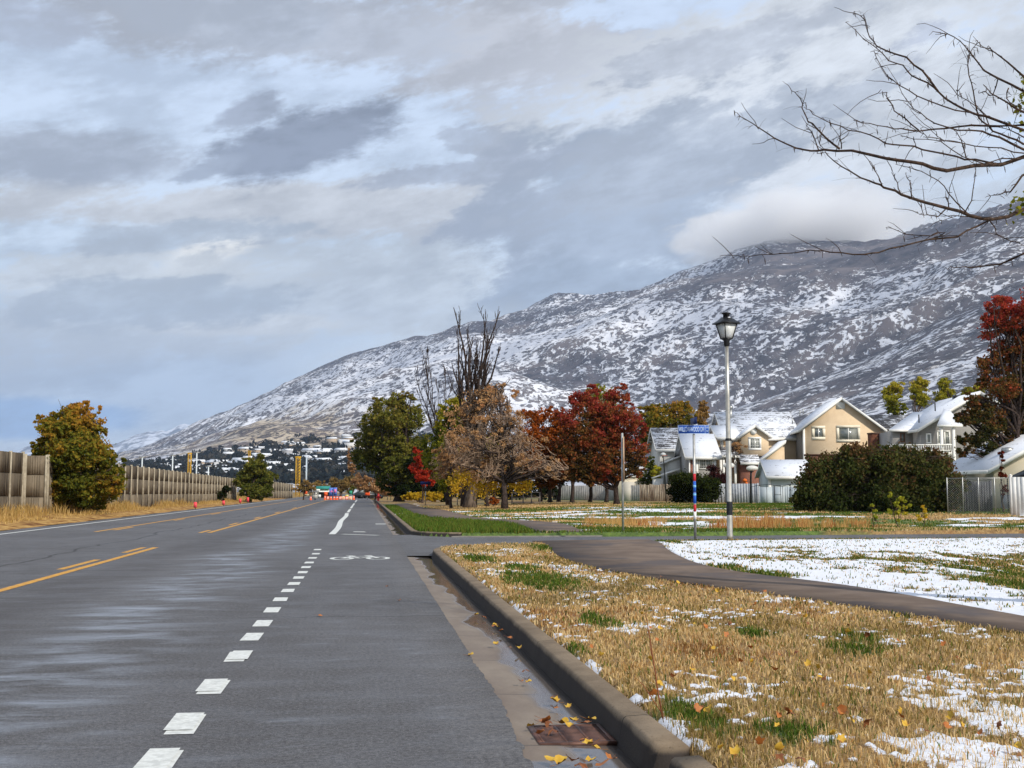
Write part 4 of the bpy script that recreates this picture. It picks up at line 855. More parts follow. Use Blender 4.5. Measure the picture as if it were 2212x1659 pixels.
tree('bright_shrub', 'lime green leafy shrub in front of the white house', 'shrub', (1418, 1080), 103, [(1416, 1015, 12, 18, 0), (1420, 1035, 12, 14, 0)], LM['bright'], 1500, .15, .06, (1417, 1020), clump=.3, zb=.2)
# trees around the right hand houses
tree('yellow_tree', 'yellow green tree behind the roof ridge of the tan house, leftmost of three', 'tree', (1932, 1080), 125, [(1935, 840, 24, 18), (1915, 850, 14, 16), (1930, 868, 28, 20), (1940, 885, 24, 16)], LM['ygreen'], 6500, .22, .2, (1930, 870), clump=.27, zb=.2, vfun=lambda C, z: .2 + 2.2 * np.clip(z - .72, 0, 1))
tree('yellow_tree', 'yellow green tree behind the grey house roof, middle of three', 'tree', (1985, 1080), 126, [(1990, 830, 22, 18), (1978, 848, 16, 20), (1992, 862, 20, 18)], LM['ygreen'], 4800, .22, .2, (1988, 860), clump=.27, zb=.2, vfun=lambda C, z: .3 + 1.5 * np.clip(z - .72, 0, 1))
tree('yellow_tree', 'yellow green tree behind the grey house roof, rightmost of three', 'tree', (2038, 1080), 127, [(2040, 832, 14, 20), (2050, 850, 14, 16), (2030, 858, 16, 18), (2090, 845, 18, 12), (2115, 840, 16, 14)], LM['ygreen'], 4600, .22, .2, (2040, 860), clump=.27, zb=.2, vfun=lambda C, z: .5)
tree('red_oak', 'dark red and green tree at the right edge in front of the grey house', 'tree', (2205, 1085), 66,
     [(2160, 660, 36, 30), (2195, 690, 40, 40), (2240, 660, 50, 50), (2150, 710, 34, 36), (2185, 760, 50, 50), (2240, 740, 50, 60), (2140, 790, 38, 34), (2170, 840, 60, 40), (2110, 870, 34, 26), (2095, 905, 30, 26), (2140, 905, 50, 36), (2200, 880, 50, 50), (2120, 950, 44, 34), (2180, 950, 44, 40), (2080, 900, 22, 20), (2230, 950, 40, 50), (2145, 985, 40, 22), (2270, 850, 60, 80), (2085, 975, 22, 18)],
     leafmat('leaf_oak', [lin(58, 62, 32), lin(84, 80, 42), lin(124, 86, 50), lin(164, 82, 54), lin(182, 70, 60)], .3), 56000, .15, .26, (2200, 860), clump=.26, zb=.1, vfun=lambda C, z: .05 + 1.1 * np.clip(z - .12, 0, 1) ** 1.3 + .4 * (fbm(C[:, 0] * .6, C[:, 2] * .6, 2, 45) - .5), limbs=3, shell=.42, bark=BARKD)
tree('vine_tree', 'thin climbing tree with sparse reddish leaves against the white outbuilding', 'tree', (2165, 1115), 56, [(2163, 985, 8, 16, 0), (2165, 1025, 9, 20, 0), (2168, 1060, 8, 18, 0)], LM['maroon'], 800, .11, .05, (2164, 1000), clump=.35, zb=.1, vfun=lambda C, z: .5)
# hedges
tree('large_hedge', 'huge untrimmed dark hedge in front of the tan house', 'hedge', (1890, 1115), 57,
     [(1755, 1060, 42, 50), (1790, 1030, 48, 50), (1830, 1010, 50, 40), (1875, 1000, 55, 36), (1920, 1005, 55, 38), (1965, 1010, 55, 42), (2005, 1030, 50, 46), (2040, 1060, 42, 45), (1790, 1085, 60, 32), (1850, 1070, 60, 46), (1910, 1070, 60, 46), (1970, 1075, 60, 42), (2030, 1090, 45, 28), (1740, 1085, 30, 28), (2060, 1045, 26, 40), (1835, 985, 26, 22), (1990, 988, 34, 22), (2030, 1000, 34, 26), (1940, 984, 34, 18)],
     LM['hedge'], 78000, .15, .08, (1890, 1030), clump=.30, zb=.05, vfun=lambda C, z: .24 + .30 * z ** 2 + .95 * (fbm(C[:, 0] * .35, C[:, 2] * .5, 3, 25) - .42), stems=9, limbs=3, twigs=2600, twr=.010, shell=.5, flat=1.9)
tree('round_hedge', 'trimmed round dark bush left of the white vinyl fence', 'bush', (1490, 1096), 84,
     [(1475, 1058, 32, 38), (1510, 1056, 32, 36), (1490, 1040, 36, 24), (1535, 1062, 24, 32)], LM['dgreen'], 26000, .14, .08, (1490, 1060), clump=.30, zb=.2, vfun=lambda C, z: .2 + .35 * z, stems=4, shell=.5)
tree('purple_shrub', 'dark purple leaved shrub behind the round dark bush', 'shrub', (1545, 1090), 92, [(1540, 1018, 16, 14), (1555, 1035, 22, 22), (1538, 1040, 20, 20)], leafmat('leaf_purple', [lin(34, 22, 22), lin(66, 36, 38), lin(88, 50, 46)], .25), 5000, .14, .06, (1545, 1035), clump=.3, zb=.2)
tree('ornamental_tree', 'small bare tree with a few gold leaves in front of the tan house door', 'tree', (1580, 1085), 98, [(1588, 962, 22, 12, 0), (1575, 970, 16, 14, 0), (1600, 970, 14, 10, 0)], LM['tan'], 900, .13, .07, (1583, 975), clump=.35, zb=.2, twigs=260, twr=.014, bark=BARKD)
for (x, y, lb, lab) in ((1945, 1140, [(1925, 1068, 7, 9, 0), (1932, 1090, 12, 10, 0), (1942, 1078, 9, 9, 0), (1950, 1100, 14, 12, 0), (1958, 1088, 10, 10, 0), (1945, 1115, 12, 12, 0), (1920, 1105, 8, 6, 0)], 'lime and yellow sapling with upright shoots in front of the huge hedge'),
                        (1888, 1140, [(1886, 1095, 7, 12, 0), (1890, 1115, 8, 10, 0)], 'thin pale green sapling left of the lime and yellow sapling'),
                        (1993, 1143, [(1998, 1098, 7, 12, 0), (1988, 1120, 9, 10, 0), (1994, 1112, 9, 12, 0)], 'short golden leaved sapling right of the lime and yellow sapling')):
    tree('sapling', lab, 'sapling', (x, y), 38.5, lb, LM['bright'], 620 if x == 1945 else 260, .085, .018, (lb[0][0], lb[0][1]), group='saplings by the ditch', clump=.34, zb=-.1, limbs=1, twigs=40, twr=.006, vfun=(lambda C, z: .25 + .3 * (1 - z)) if x < 1990 else (lambda C, z: .75))
# thicket behind the road works
for (lb, d, m, lab) in (([(700, 1062, 22, 14), (690, 1050, 18, 12)], 210, 'far', 'olive brown scrub behind the white canopy'), ([(735, 1050, 26, 16), (758, 1042, 22, 16), (722, 1044, 14, 14)], 230, 'far', 'russet brown trees behind the blue road signs'), ([(770, 1060, 26, 12), (795, 1055, 22, 16)], 215, 'green', 'low green scrub at the end of the road')):
    tree('scrub', lab, 'scrub', (lb[0][0], 1074), d, lb, LM[m], 6000, .34, .2, clump=.3, zb=-.1, stems=3, vfun=lambda C, z: .4)

# honey locust: its trunk stands outside the frame on the right, the bare branches reach in
BR = [[(2600, 700), (1900, 850), (1777, 890), (1650, 935), (1500, 940), (1340, 970), (1200, 930), (1060, 910), (910, 880), (800, 855), (640, 850), (570, 857), (480, 840), (360, 785), (270, 725), (200, 680), (145, 638)],
 [(730, 845), (660, 790), (600, 730), (550, 690), (530, 640), (520, 590), (490, 540), (460, 517)],
 [(1650, 935), (1500, 905), (1400, 890), (1200, 850), (1080, 825), (990, 815), (900, 765), (780, 740), (680, 700), (580, 650), (540, 620)],
 [(2600, 650), (1777, 710), (1480, 712), (1330, 730), (1180, 745), (1080, 730), (1000, 720), (900, 700), (810, 683)],
 [(2600, 700), (1777, 740), (1560, 660), (1480, 640), (1380, 590), (1290, 520), (1230, 470), (1140, 430), (1090, 370), (1010, 345), (930, 265), (860, 215), (765, 125)],
 [(1290, 520), (1200, 400), (1110, 325), (1000, 290), (940, 262), (900, 210), (880, 150), (850, 90), (805, 75)],
 [(1480, 640), (1310, 600), (1170, 545), (1070, 485), (1000, 430), (940, 330), (925, 287)],
 [(1180, 740), (1100, 670), (1040, 630), (1000, 560), (995, 525), (955, 530)],
 [(1777, 820), (1690, 780), (1600, 745), (1540, 690), (1510, 630), (1490, 520), (1465, 430), (1465, 310), (1490, 270), (1515, 230)],
 [(2200, 640), (1770, 515), (1630, 445), (1550, 400), (1480, 310), (1440, 260), (1380, 210), (1305, 187)],
 [(2200, 600), (1770, 430), (1680, 350), (1600, 290), (1575, 260)],
 [(2200, 720), (1770, 635), (1680, 580), (1590, 530), (1545, 480)],
 [(1900, 870), (1777, 850), (1640, 780), (1540, 745), (1400, 740), (1270, 700), (1190, 640), (1120, 580)],
 [(2600, 1000), (1900, 1130), (1777, 1190), (1690, 1230), (1600, 1245), (1470, 1225), (1350, 1185), (1215, 1150), (1080, 1105), (980, 1065), (930, 1040), (850, 1010), (740, 945), (660, 880), (615, 815)],
 [(1600, 1245), (1500, 1290), (1400, 1345), (1240, 1360), (1080, 1400), (950, 1435), (870, 1445), (740, 1435), (640, 1425), (560, 1420), (400, 1440), (290, 1445), (170, 1455), (70, 1450)],
 [(1240, 1360), (1330, 1320), (1250, 1340), (1150, 1335), (1060, 1310), (1000, 1295)],
 [(1470, 1225), (1350, 1100), (1290, 1025), (1200, 975), (1080, 940)],
 [(1440, 1210), (1480, 1140), (1500, 1000), (1505, 940)],
 [(1080, 1105), (1060, 1040), (1025, 978)], [(1140, 1125), (1130, 1030), (1105, 985)], [(975, 1062), (950, 1000), (915, 945)],
 [(2600, 1300), (1777, 1440), (1690, 1480), (1590, 1505), (1480, 1520), (1390, 1520), (1340, 1530)],
 [(1580, 1250), (1620, 1330), (1700, 1370), (1777, 1395)], [(1900, 940), (1765, 1000), (1700, 1090), (1640, 1105), (1590, 1110)],
 [(1777, 900), (1650, 900), (1550, 930), (1430, 890), (1300, 800), (1150, 790), (1080, 770)], [(1777, 870), (1650, 840), (1500, 830), (1330, 800), (1230, 780), (1190, 730)],
 [(1450, 900), (1430, 830), (1400, 760), (1380, 740)], [(1600, 745), (1560, 660), (1500, 600), (1400, 540), (1390, 510)], [(1777, 780), (1700, 740), (1670, 690)], [(1690, 500), (1680, 560), (1730, 600), (1777, 620)],
 [(610, 850), (590, 790), (560, 735), (545, 730)], [(740, 845), (735, 800), (735, 765)], [(1350, 1180), (1345, 1130), (1330, 1120)], [(1330, 1190), (1290, 1230), (1230, 1220), (1180, 1215)], [(1460, 1230), (1400, 1225), (1310, 1255)], [(1630, 445), (1600, 540), (1560, 520), (1520, 530)]]
DN = 9.2
LB = G(2640, 1500, .1); LB = W(2620, 1058, 11.0); LB[2] = .08
LT = thing('honey_locust', LB, 'bare thorny tree whose long branches reach in from the upper right', 'tree'); mb = MB()
def zpt(zx, zy, k=0.0):
    x = 1536 + zx * .3803; y = zy * .3803; t = max(0, (zx - 1777) / 823.0)
    return W(x, y, DN + (11.0 - DN) * min(1, t) + k)
trunk_top = W(2600, -250, 11.0)
mb.tube(curve(LB - [0, 0, .1], trunk_top, 9, .02), np.linspace(.17, .09, 9), 10)
for bi_, br in enumerate(BR):
    k0 = 1.1 * math.sin(bi_ * 2.3) * .6; main = br[0][0] > 1800; pts = []
    m = len(br)
    for i, (zx, zy) in enumerate(br):
        side = (0 if not main and i == 0 else k0 * min(1, i / 4.0)) if not main else k0 * min(1, max(0, (2600 - zx) / 1200.))
        pts.append(zpt(zx, zy, side * .0 + .35 * math.sin(zx * .004 + bi_)))
    P = [];
    for a, c in zip(pts[:-1], pts[1:]):
        for t in (0, .5): q = a + (c - a) * t; P.append(q + (RNG.normal(size=3) * .006 if t else 0))
    P.append(pts[-1]); L = len(P); thick = .020 if (main and bi_ in (0, 13)) else (.011 if main else (.0085 if m > 7 else .0055))
    rr_ = np.linspace(thick, .0022, L); rr_ = np.maximum(rr_, .0022); mb.tube(P, rr_, 6)
    # spurs, thorns and hanging pod stalks at the nodes
    for i in range(2 if main else 1, L):
        for kk in range(RNG.integers(1, 3)):
            q = P[i] + RNG.normal(size=3) * .004; u = RNG.normal(size=3); u /= np.linalg.norm(u); l = RNG.uniform(.012, .045)
            mb.tube([q, q + u * l * .6, q + u * l + [0, 0, -.006]], [.0028, .0022, .0014], 4)
            if RNG.uniform() < .3:
                e = q + u * .02; u2 = u * np.array([1, 1, .4]) + RNG.normal(size=3) * .3; mb.tube([e, e + u2 * .07, e + u2 * .14 + [0, 0, -.02]], [.0012, .0009, .0006], 3)
            if RNG.uniform() < .22 and not (main and i < 6):
                ax = P[i] - P[i - 1]; ax = ax / (np.linalg.norm(ax) + 1e-9); vv = ax + RNG.normal(size=3) * .55 + [0, 0, .25]; vv /= np.linalg.norm(vv); l2 = RNG.uniform(.10, .34); Q = [q]
                for _s in range(4): vv = vv + RNG.normal(size=3) * .18; vv /= np.linalg.norm(vv); Q.append(Q[-1] + vv * l2 / 4)
                mb.tube(Q, [.0034, .003, .0026, .0021, .0015], 4)
            if RNG.uniform() < .18: e = q + u * .03; mb.tube([e, e + [.004, 0, -.03], e + [.008, 0, -.055]], [.002, .0045, .001], 4)
mb.build('trunk', [mat('locust_bark', lin(44, 36, 32), lin(84, 66, 54), 30, .85, .002, .2)], LT, smooth=True)
C = np.vstack([W(x, y, 9.6) + RNG.normal(size=(n, 3)) * np.array([.045, .10, .07]) for x, y, n in ((2222, 180, 60), (2222, 210, 60), (2224, 250, 60), (2216, 425, 40), (2218, 450, 50))])
leaves('crown', C, .045, RNG.uniform(0, .5, len(C)), LM['ygreen'], LT)

# hillside town: tiny snow-roofed houses among dark trees
WOODL = leafmat('hillside_trees', [lin(26, 34, 40), lin(40, 48, 50), lin(66, 62, 56), lin(92, 76, 58)], .1)
def slope_pt(x, y):   # where the line of sight through a surveyed point meets the slope
    d = ray(x, y); h = math.hypot(d[0], d[1])
    for r in np.arange(620, 2600, 12):
        X, Y = d[0] / h * r, d[1] / h * r
        if mz(X, Y) >= CAMZ + d[2] / h * r: return np.array([X, Y, mz(X, Y)])
    return None
C = []; V_ = []
tp = []
for _ in range(9000):
    x = RNG.uniform(262, 1000); y = RNG.uniform(945, 1046); band = fbm(x / 55., y / 9., 4, 171)
    dens = sstep(.42, .56, band) * sstep(np.interp(x, [255, 400, 525, 650, 760, 1000], [1005, 985, 958, 945, 930, 930]) - 2, np.interp(x, [255, 400, 525, 650, 760, 1000], [1012, 996, 968, 955, 942, 942]) + 4, y) * (.25 + .75 * sstep(985, 1010, y))
    if y > 1018: dens = max(dens, .75)
    if RNG.uniform() < dens: tp.append((x, y))
tp = tp[:2900]
for x, y in tp:
    p = slope_pt(x, y)
    if p is None: continue
    n = 14; h = RNG.uniform(5, 11); c = p + RNG.normal(size=(n, 3)) * np.array([h * .30, h * .30, h * .22]) + [0, 0, h * .45]; C.append(c); V_.append(np.full(n, RNG.uniform(0, .6)))
C = np.vstack(C); V_ = np.concatenate(V_)
w = leaves('hillside_wood', C, 6.0, V_ + RNG.uniform(-.1, .1, len(C)), WOODL, None); put(w, 'dark trees between the houses on the lower hillside', 'woodland', kind='stuff')
SNOWR = mat('snowy_roof', lin(206, 210, 216), lin(236, 238, 242), .5, .9, 0, .1)
HW = [mat('hill_wall_%s' % c, lin(*v), None, 1, .9) for c, v in (('grey', (150, 150, 152)), ('tan', (168, 150, 130)), ('white', (205, 205, 205)))]
protos = []
for k in range(3):
    b = MB(); w_, d_, h_ = (12 + 4 * k) / 2, 5, 4.5; b.box(-w_, w_, -d_, d_, -4, h_, 0); b.prism([(-w_ - .6, -d_ - .6, h_), (-w_ - .6, d_ + .6, h_), (-w_ - .6, 0, h_ + 2.6)], (2 * w_ + 1.2, 0, 0), 1)
    protos.append((b, k))
meshes = []; cnt = 0; used = []
for _ in range(2600):
    if cnt >= 105: break
    x = RNG.uniform(275, 770); y = RNG.uniform(950, 1040)
    lim = np.interp(x, [255, 400, 525, 650, 760], [1010, 1000, 968, 955, 950])
    if y < lim or RNG.uniform() > (.35 + .65 * sstep(975, 1005, y)): continue
    if any(abs(x - a) < 13 and abs(y - b_) < 4 for a, b_ in used): continue
    p = slope_pt(x, y)
    if p is None: continue
    used.append((x, y)); k = cnt % 3
    if cnt < 3:
        o = protos[k][0].build('hillside_house', [HW[k], SNOWR]); meshes.append(o)
    else:
        o = meshes[k].copy(); COL.objects.link(o)
    o.location = p + [0, 0, .6]; o.rotation_euler = (0, 0, RNG.uniform(-.7, .7)); s_ = RNG.uniform(.75, 1.25); o.scale = (s_, s_, s_)
    put(o, '%s snow roofed house at the %s, %s of the far hillside' % (('small grey', 'tan', 'long white')[k], 'left end' if x < 400 else 'middle' if x < 560 else 'right side' if x < 680 else 'far right end', 'top rows' if y < 985 else 'middle rows' if y < 1010 else 'lowest rows'), 'house', 'houses on the lower hillside'); cnt += 1
# ------------------------------------------------------------------ concrete sound wall
WALLC = mat('wall_concrete', lin(106, 96, 82), lin(140, 127, 108), 1.2, .9, .01, .1, c3=lin(86, 77, 66), s3=.6, stretch=(1, 1, .35))
POSTC = mat('wall_post_concrete', lin(146, 136, 118), lin(176, 166, 146), 3, .9, .006, .1)
def wall_seg(label, p0, p1, h0, h1, step, seams):
    p0 = np.array(p0, float); p1 = np.array(p1, float); L = np.linalg.norm(p1 - p0); u = (p1 - p0) / L; nrm = np.array([u[1], -u[0]])
    T = thing('sound_wall', (*p0, 0), label, 'wall'); n = int(round(L / step))
    fr = lambda s, o_, z: (p0[0] + u[0] * s + nrm[0] * o_, p0[1] + u[1] * s + nrm[1] * o_, z)
    for i in range(n + 1):
        s = L * i / n; h = h0 + (h1 - h0) * i / n + random.uniform(-.02, .02); w = (.075 if i % 7 else .14) * random.uniform(.8, 1.25)
        b = MB(); b.hexa([fr(s - w / 2, -.05, -.1), fr(s + w / 2, -.05, -.1), fr(s + w / 2, .09, -.1), fr(s - w / 2, .09, -.1), fr(s - w / 2, -.05, h), fr(s + w / 2, -.05, h), fr(s + w / 2, .08, h), fr(s - w / 2, .08, h)][::1])
        b.build('post', [POSTC], T)
        if i < n:
            b = MB(); s1 = L * (i + 1) / n; h_ = min(h, h0 + (h1 - h0) * (i + 1) / n) - .03; zs = [-.1] + [h_ * q + random.uniform(-.02, .02) for q in seams] + [h_]
            for a, c in zip(zs[:-1], zs[1:]):
                o_ = random.uniform(-.012, .012); k = 5; sa, sb = s + w / 2, s1 - .065; sub = []
                b.hexa([fr(sa, -.05, a + .012), fr(sb, -.05, a + .012), fr(sb, .03 + o_, a + .012), fr(sa, .03 + o_, a + .012), fr(sa, -.05, c - .012), fr(sb, -.05, c - .012), fr(sb, .03 + o_, c - .012), fr(sa, .03 + o_, c - .012)])
                for r_ in np.linspace(sa + .18, sb - .18, 5):   # ribs cast into the panel
                    if random.random() < .75: b.hexa([fr(r_ - .03, .02, a + .03), fr(r_ + .03, .02, a + .03), fr(r_ + .03, .055 + o_, a + .03), fr(r_ - .03, .055 + o_, a + .03), fr(r_ - .03, .02, c - .03), fr(r_ + .03, .02, c - .03), fr(r_ + .03, .055 + o_, c - .03), fr(r_ - .03, .055 + o_, c - .03)])
            b.add([fr(s, -.02, 0), fr(s1, -.02, 0), fr(s1, -.02, h_ - .02), fr(s, -.02, h_ - .02)], [(0, 1, 2, 3)])
            b.build('panel', [WALLC], T)
    return T
wall_seg('near stretch of tall concrete sound wall at the left edge, left of the gold tree', (-16.1, 38), (-16.0, 57.2), 3.0, 3.08, 1.9, (.33, .68))
wall_seg('short return of the concrete sound wall behind the gold tree', (-15.9, 57.3), (-15.0, 57.5), 2.98, 2.95, .9, (.33, .68))
wall_seg('long concrete sound wall running from the gold tree to the round green tree', (-15.0, 57.8), (-13.9, 130), 2.98, 2.52, 1.86, (.36, .70))
wall_seg('far low stretch of sound wall beyond the round green tree', (-14.4, 150), (-11.2, 186), 2.75, 2.2, 2.2, (.5,))

# ------------------------------------------------------------------ street lamp
p = W(1577, 1165.5, 27.55); T = thing('street_lamp', (p[0], p[1], .10), 'tall silver lamp post with a black lantern at the corner of the snowy verge', 'street lamp')
zt = W(1568, 741, 27.55)[2]; c = (p[0], p[1], 0)
ALU = mat('brushed_pole', lin(176, 172, 162), lin(206, 200, 188), 3, .38, 0, .5, metal=.8)
b = MB(); b.lathe(c, [(.075, .05), (.075, .22), (.066, .26), (.066, 2.45), (.058, 2.50), (.054, zt * .72), (.045, zt)], 20); b.build('pole', [ALU], T, smooth=True)
b = MB(); b.lathe(c, [(.070, .70), (.072, .72), (.072, 1.00), (.070, 1.02)], 20); b.build('reflective_band', [BLACKM], T, smooth=True)
b = MB(); b.lathe(c, [(.070, 2.47), (.076, 2.48), (.076, 2.52), (.060, 2.53)], 16); b.build('clamp', [BLACKM], T)
ang = R(45 + 7 + 12); L = zt
b = MB(); b.lathe((c[0], c[1], L), [(.06, -.02), (.072, .0), (.072, .10), (.105, .13), (.125, .16)], 12); b.build('lantern_base', [BLACKM], T)
GL = mat('lantern_glass', lin(196, 200, 198), lin(214, 216, 214), 2, .35, 0, .5)
b = MB(); b.lathe((c[0], c[1], L), [(.135, .165), (.245, .52)], 4, ang0=ang); b.build('lantern_glass', [GL], T)
b = MB()
for k in range(4):
    a = ang + k * math.pi / 2; b.tube([(c[0] + .142 * math.cos(a), c[1] + .142 * math.sin(a), L + .155), (c[0] + .255 * math.cos(a), c[1] + .255 * math.sin(a), L + .53)], .014, 6)
b.lathe((c[0], c[1], L), [(.12, .14), (.155, .15), (.155, .172), (.13, .175)], 4, ang0=ang); b.lathe((c[0], c[1], L), [(.24, .505), (.275, .51), (.275, .53), (.24, .532)], 4, ang0=ang); b.build('lantern_frame', [BLACKM], T)
b = MB(); b.lathe((c[0], c[1], L), [(.26, .525), (.345, .515), (.345, .535), (.23, .60), (.11, .68), (.08, .69)], 4, ang0=ang); b.lathe((c[0], c[1], L), [(.078, .67), (.078, .755), (.115, .765), (.112, .785), (.03, .805), (.0, .81)], 14); b.build('lantern_cap', [BLACKM], T)
b = MB(); b.lathe((c[0] + .04, c[1] - .07, L + .655), [(.045, 0), (.04, .018), (.02, .028)], 8); b.build('snow_patch', [SNOWR], T)

# ------------------------------------------------------------------ street name sign
BLUE = mat('sign_blue', lin(22, 72, 158), lin(30, 84, 172), 3, .4, 0, .4); SIGNW = mat('sign_white', lin(186, 208, 236), lin(200, 218, 240), 3, .5, 0, .3); NAVY = mat('sign_navy', lin(24, 42, 96), lin(34, 54, 112), 6, .5, 0, .3)
def text_mesh(s, size, m, parent, origin, xdir, zdir, sx=1.0, name='lettering', off=.004, extr=.0015, center=True, fit=None):
    cu = bpy.data.curves.new('t', 'FONT'); cu.body = s; cu.size = size; cu.extrude = extr; cu.align_x = 'CENTER' if center else 'LEFT'; cu.align_y = 'CENTER'; cu.offset = .0
    to = bpy.data.objects.new('t', cu); COL.objects.link(to); dg = bpy.context.evaluated_depsgraph_get(); me = bpy.data.meshes.new_from_object(to.evaluated_get(dg)); bpy.data.objects.remove(to); bpy.data.curves.remove(cu)
    X = np.array(xdir, float); Zd = np.array(zdir, float); Nn = np.cross(X, Zd); n = len(me.vertices); co = np.zeros(n * 3); me.vertices.foreach_get('co', co); co = co.reshape(-1, 3)
    if fit: wd = co[:, 0].max() - co[:, 0].min(); sx = fit / wd; co[:, 0] -= (co[:, 0].max() + co[:, 0].min()) / 2
    V = np.array(origin) + co[:, 0:1] * X * sx + co[:, 1:2] * Zd + (co[:, 2:3] + off) * Nn - np.array(parent.location if parent.parent is None else parent.parent.location)
    if parent.parent is not None: pass
    me.vertices.foreach_set('co', V.ravel()); me.materials.clear(); me.materials.append(m); me.name = name; me.update()
    o = bpy.data.objects.new(name, me); COL.objects.link(o); o.parent = parent; return o
ds = 27.6; p = W(1502, 1166, ds); zb = .08; T = thing('street_name_sign', (p[0], p[1], zb), 'street corner post with a blue WILLOWWOOD DR name plate and red blue tape bands', 'street sign')
ztop = W(1499, 900, ds)[2]; pole_top = W(1499, 938, ds)[2]; c = (p[0], p[1], 0)
b = MB(); b.lathe(c, [(.032, zb - .1), (.032, pole_top), (.0, pole_top + .005)], 14); b.build('post', [mat('sign_post', lin(158, 158, 156), lin(182, 182, 178), 8, .5, 0, .4, metal=.5)], T, smooth=True)
zz = lambda y: W(1502, y, ds)[2]
RED = mat('red_tape', lin(178, 34, 44), lin(190, 44, 54), 6, .5); TB = mat('blue_tape', lin(30, 84, 180), lin(40, 94, 190), 6, .5); LB_ = mat('pale_blue_tape', lin(120, 178, 214), None, 4, .5)
for a, c_, m_, nm in ((1039, 1023, RED, 'red_band'), (1063, 1039.5, TB, 'blue_band'), (1087, 1064, TB, 'blue_band'), (1105, 1090, RED, 'red_band'), (1122, 1105.5, WHITE, 'white_band')):
    b = MB(); b.lathe(c, [(.0345, zz(a)), (.0345, zz(c_))], 14); b.build(nm, [m_], T, smooth=True)
for y in (1050, 1068): b = MB(); b.lathe(c, [(.036, zz(y + 3)), (.036, zz(y - 2))], 14); b.build('pale_band', [LB_], T, smooth=True)
X = np.array([math.cos(YAW), -math.sin(YAW), 0.0]); Zd = np.array([0, 0, 1.0]); Nn = np.cross(X, Zd)
pz0, pz1 = zz(936.2), zz(917.2); x0 = (1466 - 1501) / F * ds; x1 = (1533.5 - 1501) / F * ds; ctr = np.array([p[0], p[1], 0]); ctr = ctr + Nn * .05
def plate(name, x0, x1, z0, z1, th, m, par, fr=0.0):
    b = MB(); P = [ctr + X * a + Nn * q + [0, 0, z] for z in (z0, z1) for a, q in ((x0, fr), (x1, fr), (x1, fr - th), (x0, fr - th))]; b.hexa(P); return b.build(name, [m], par)
pb = plate('name_plate', x0, x1, pz0, pz1, .006, BLUE, T)
def sub(o, par, T): # re-root a sub-part under a part
    o.parent = par; o.location = (0, 0, 0)
bd = MB()
for (a, c2, z0_, z1_) in ((x0, x1, pz0, pz0 + .008), (x0, x1, pz1 - .008, pz1), (x0, x0 + .007, pz0 + .008, pz1 - .008), (x1 - .007, x1, pz0 + .008, pz1 - .008), (x0 + (x1 - x0) * .865, x0 + (x1 - x0) * .88, pz0 + .008, pz1 - .008)):
    P = [ctr + X * q + Nn * w_ + [0, 0, z] for z in (z0_, z1_) for q, w_ in ((a, .002), (c2, .002), (c2, .0), (a, .0))]; bd.hexa(P)
bo = bd.build('border', [SIGNW], T); bo.parent = pb
zm = (pz0 + pz1) / 2; wpl = x1 - x0
for s_, cx_, sz, zc, sxx in (('WILLOWWOOD DR', x0 + wpl * .435, .165, zm, wpl * .81), ('550', x0 + wpl * .94, .062, zm + .045, wpl * .085), ('N', x0 + wpl * .94, .075, zm - .04, wpl * .05)):
    o = text_mesh(s_, sz, SIGNW, T, ctr + X * cx_ + [0, 0, zc], X, Zd, 1, fit=sxx); o.parent = pb
# the crossing plate above, seen almost end-on
X2 = np.array([.07, .9975, 0.0]); b = MB(); z0_, z1_ = zz(916), zz(901); N2 = np.cross(X2, Zd)
P = [np.array([p[0], p[1], z]) + X2 * a + N2 * q for z in (z0_, z1_) for a, q in ((-.34, .003), (.34, .003), (.34, -.003), (-.34, -.003))]; b.hexa(P); cp = b.build('cross_plate', [NAVY], T)
b = MB(); b.box(p[0] - .02, p[0] + .02, p[1] - .02, p[1] + .02, pole_top, z0_ + .01); b.build('bracket', [STEEL], T)
# plain post with a tall sign seen edge-on
d2 = 33.4; p = W(1346, 1156, d2); T = thing('sign_post', (p[0], p[1], 0), 'plain grey post with a narrow rusty sign panel seen edge on', 'sign post'); b = MB(); b.lathe((p[0], p[1], 0), [(.034, -.05), (.034, W(1344, 935, d2)[2]), (0, W(1344, 934, d2)[2])], 12); b.build('post', [mat('sign_post', (0, 0, 0))], T, smooth=True)
b = MB(); za, zc = W(1344, 1040, d2)[2], W(1344, 943, d2)[2]; X3 = np.array([.262, .965, 0]); N3 = np.cross(X3, Zd); q0 = np.array([p[0] + .03, p[1] - .06, 0])
b.hexa([q0 + X3 * a + N3 * q + [0, 0, z] for z in (za, zc) for a, q in ((-.3, .012), (.12, .012), (.12, -.012), (-.3, -.012))]); b.build('sign_panel', [mat('rusty_panel', lin(150, 112, 84), lin(190, 160, 132), 2, .8)], T)

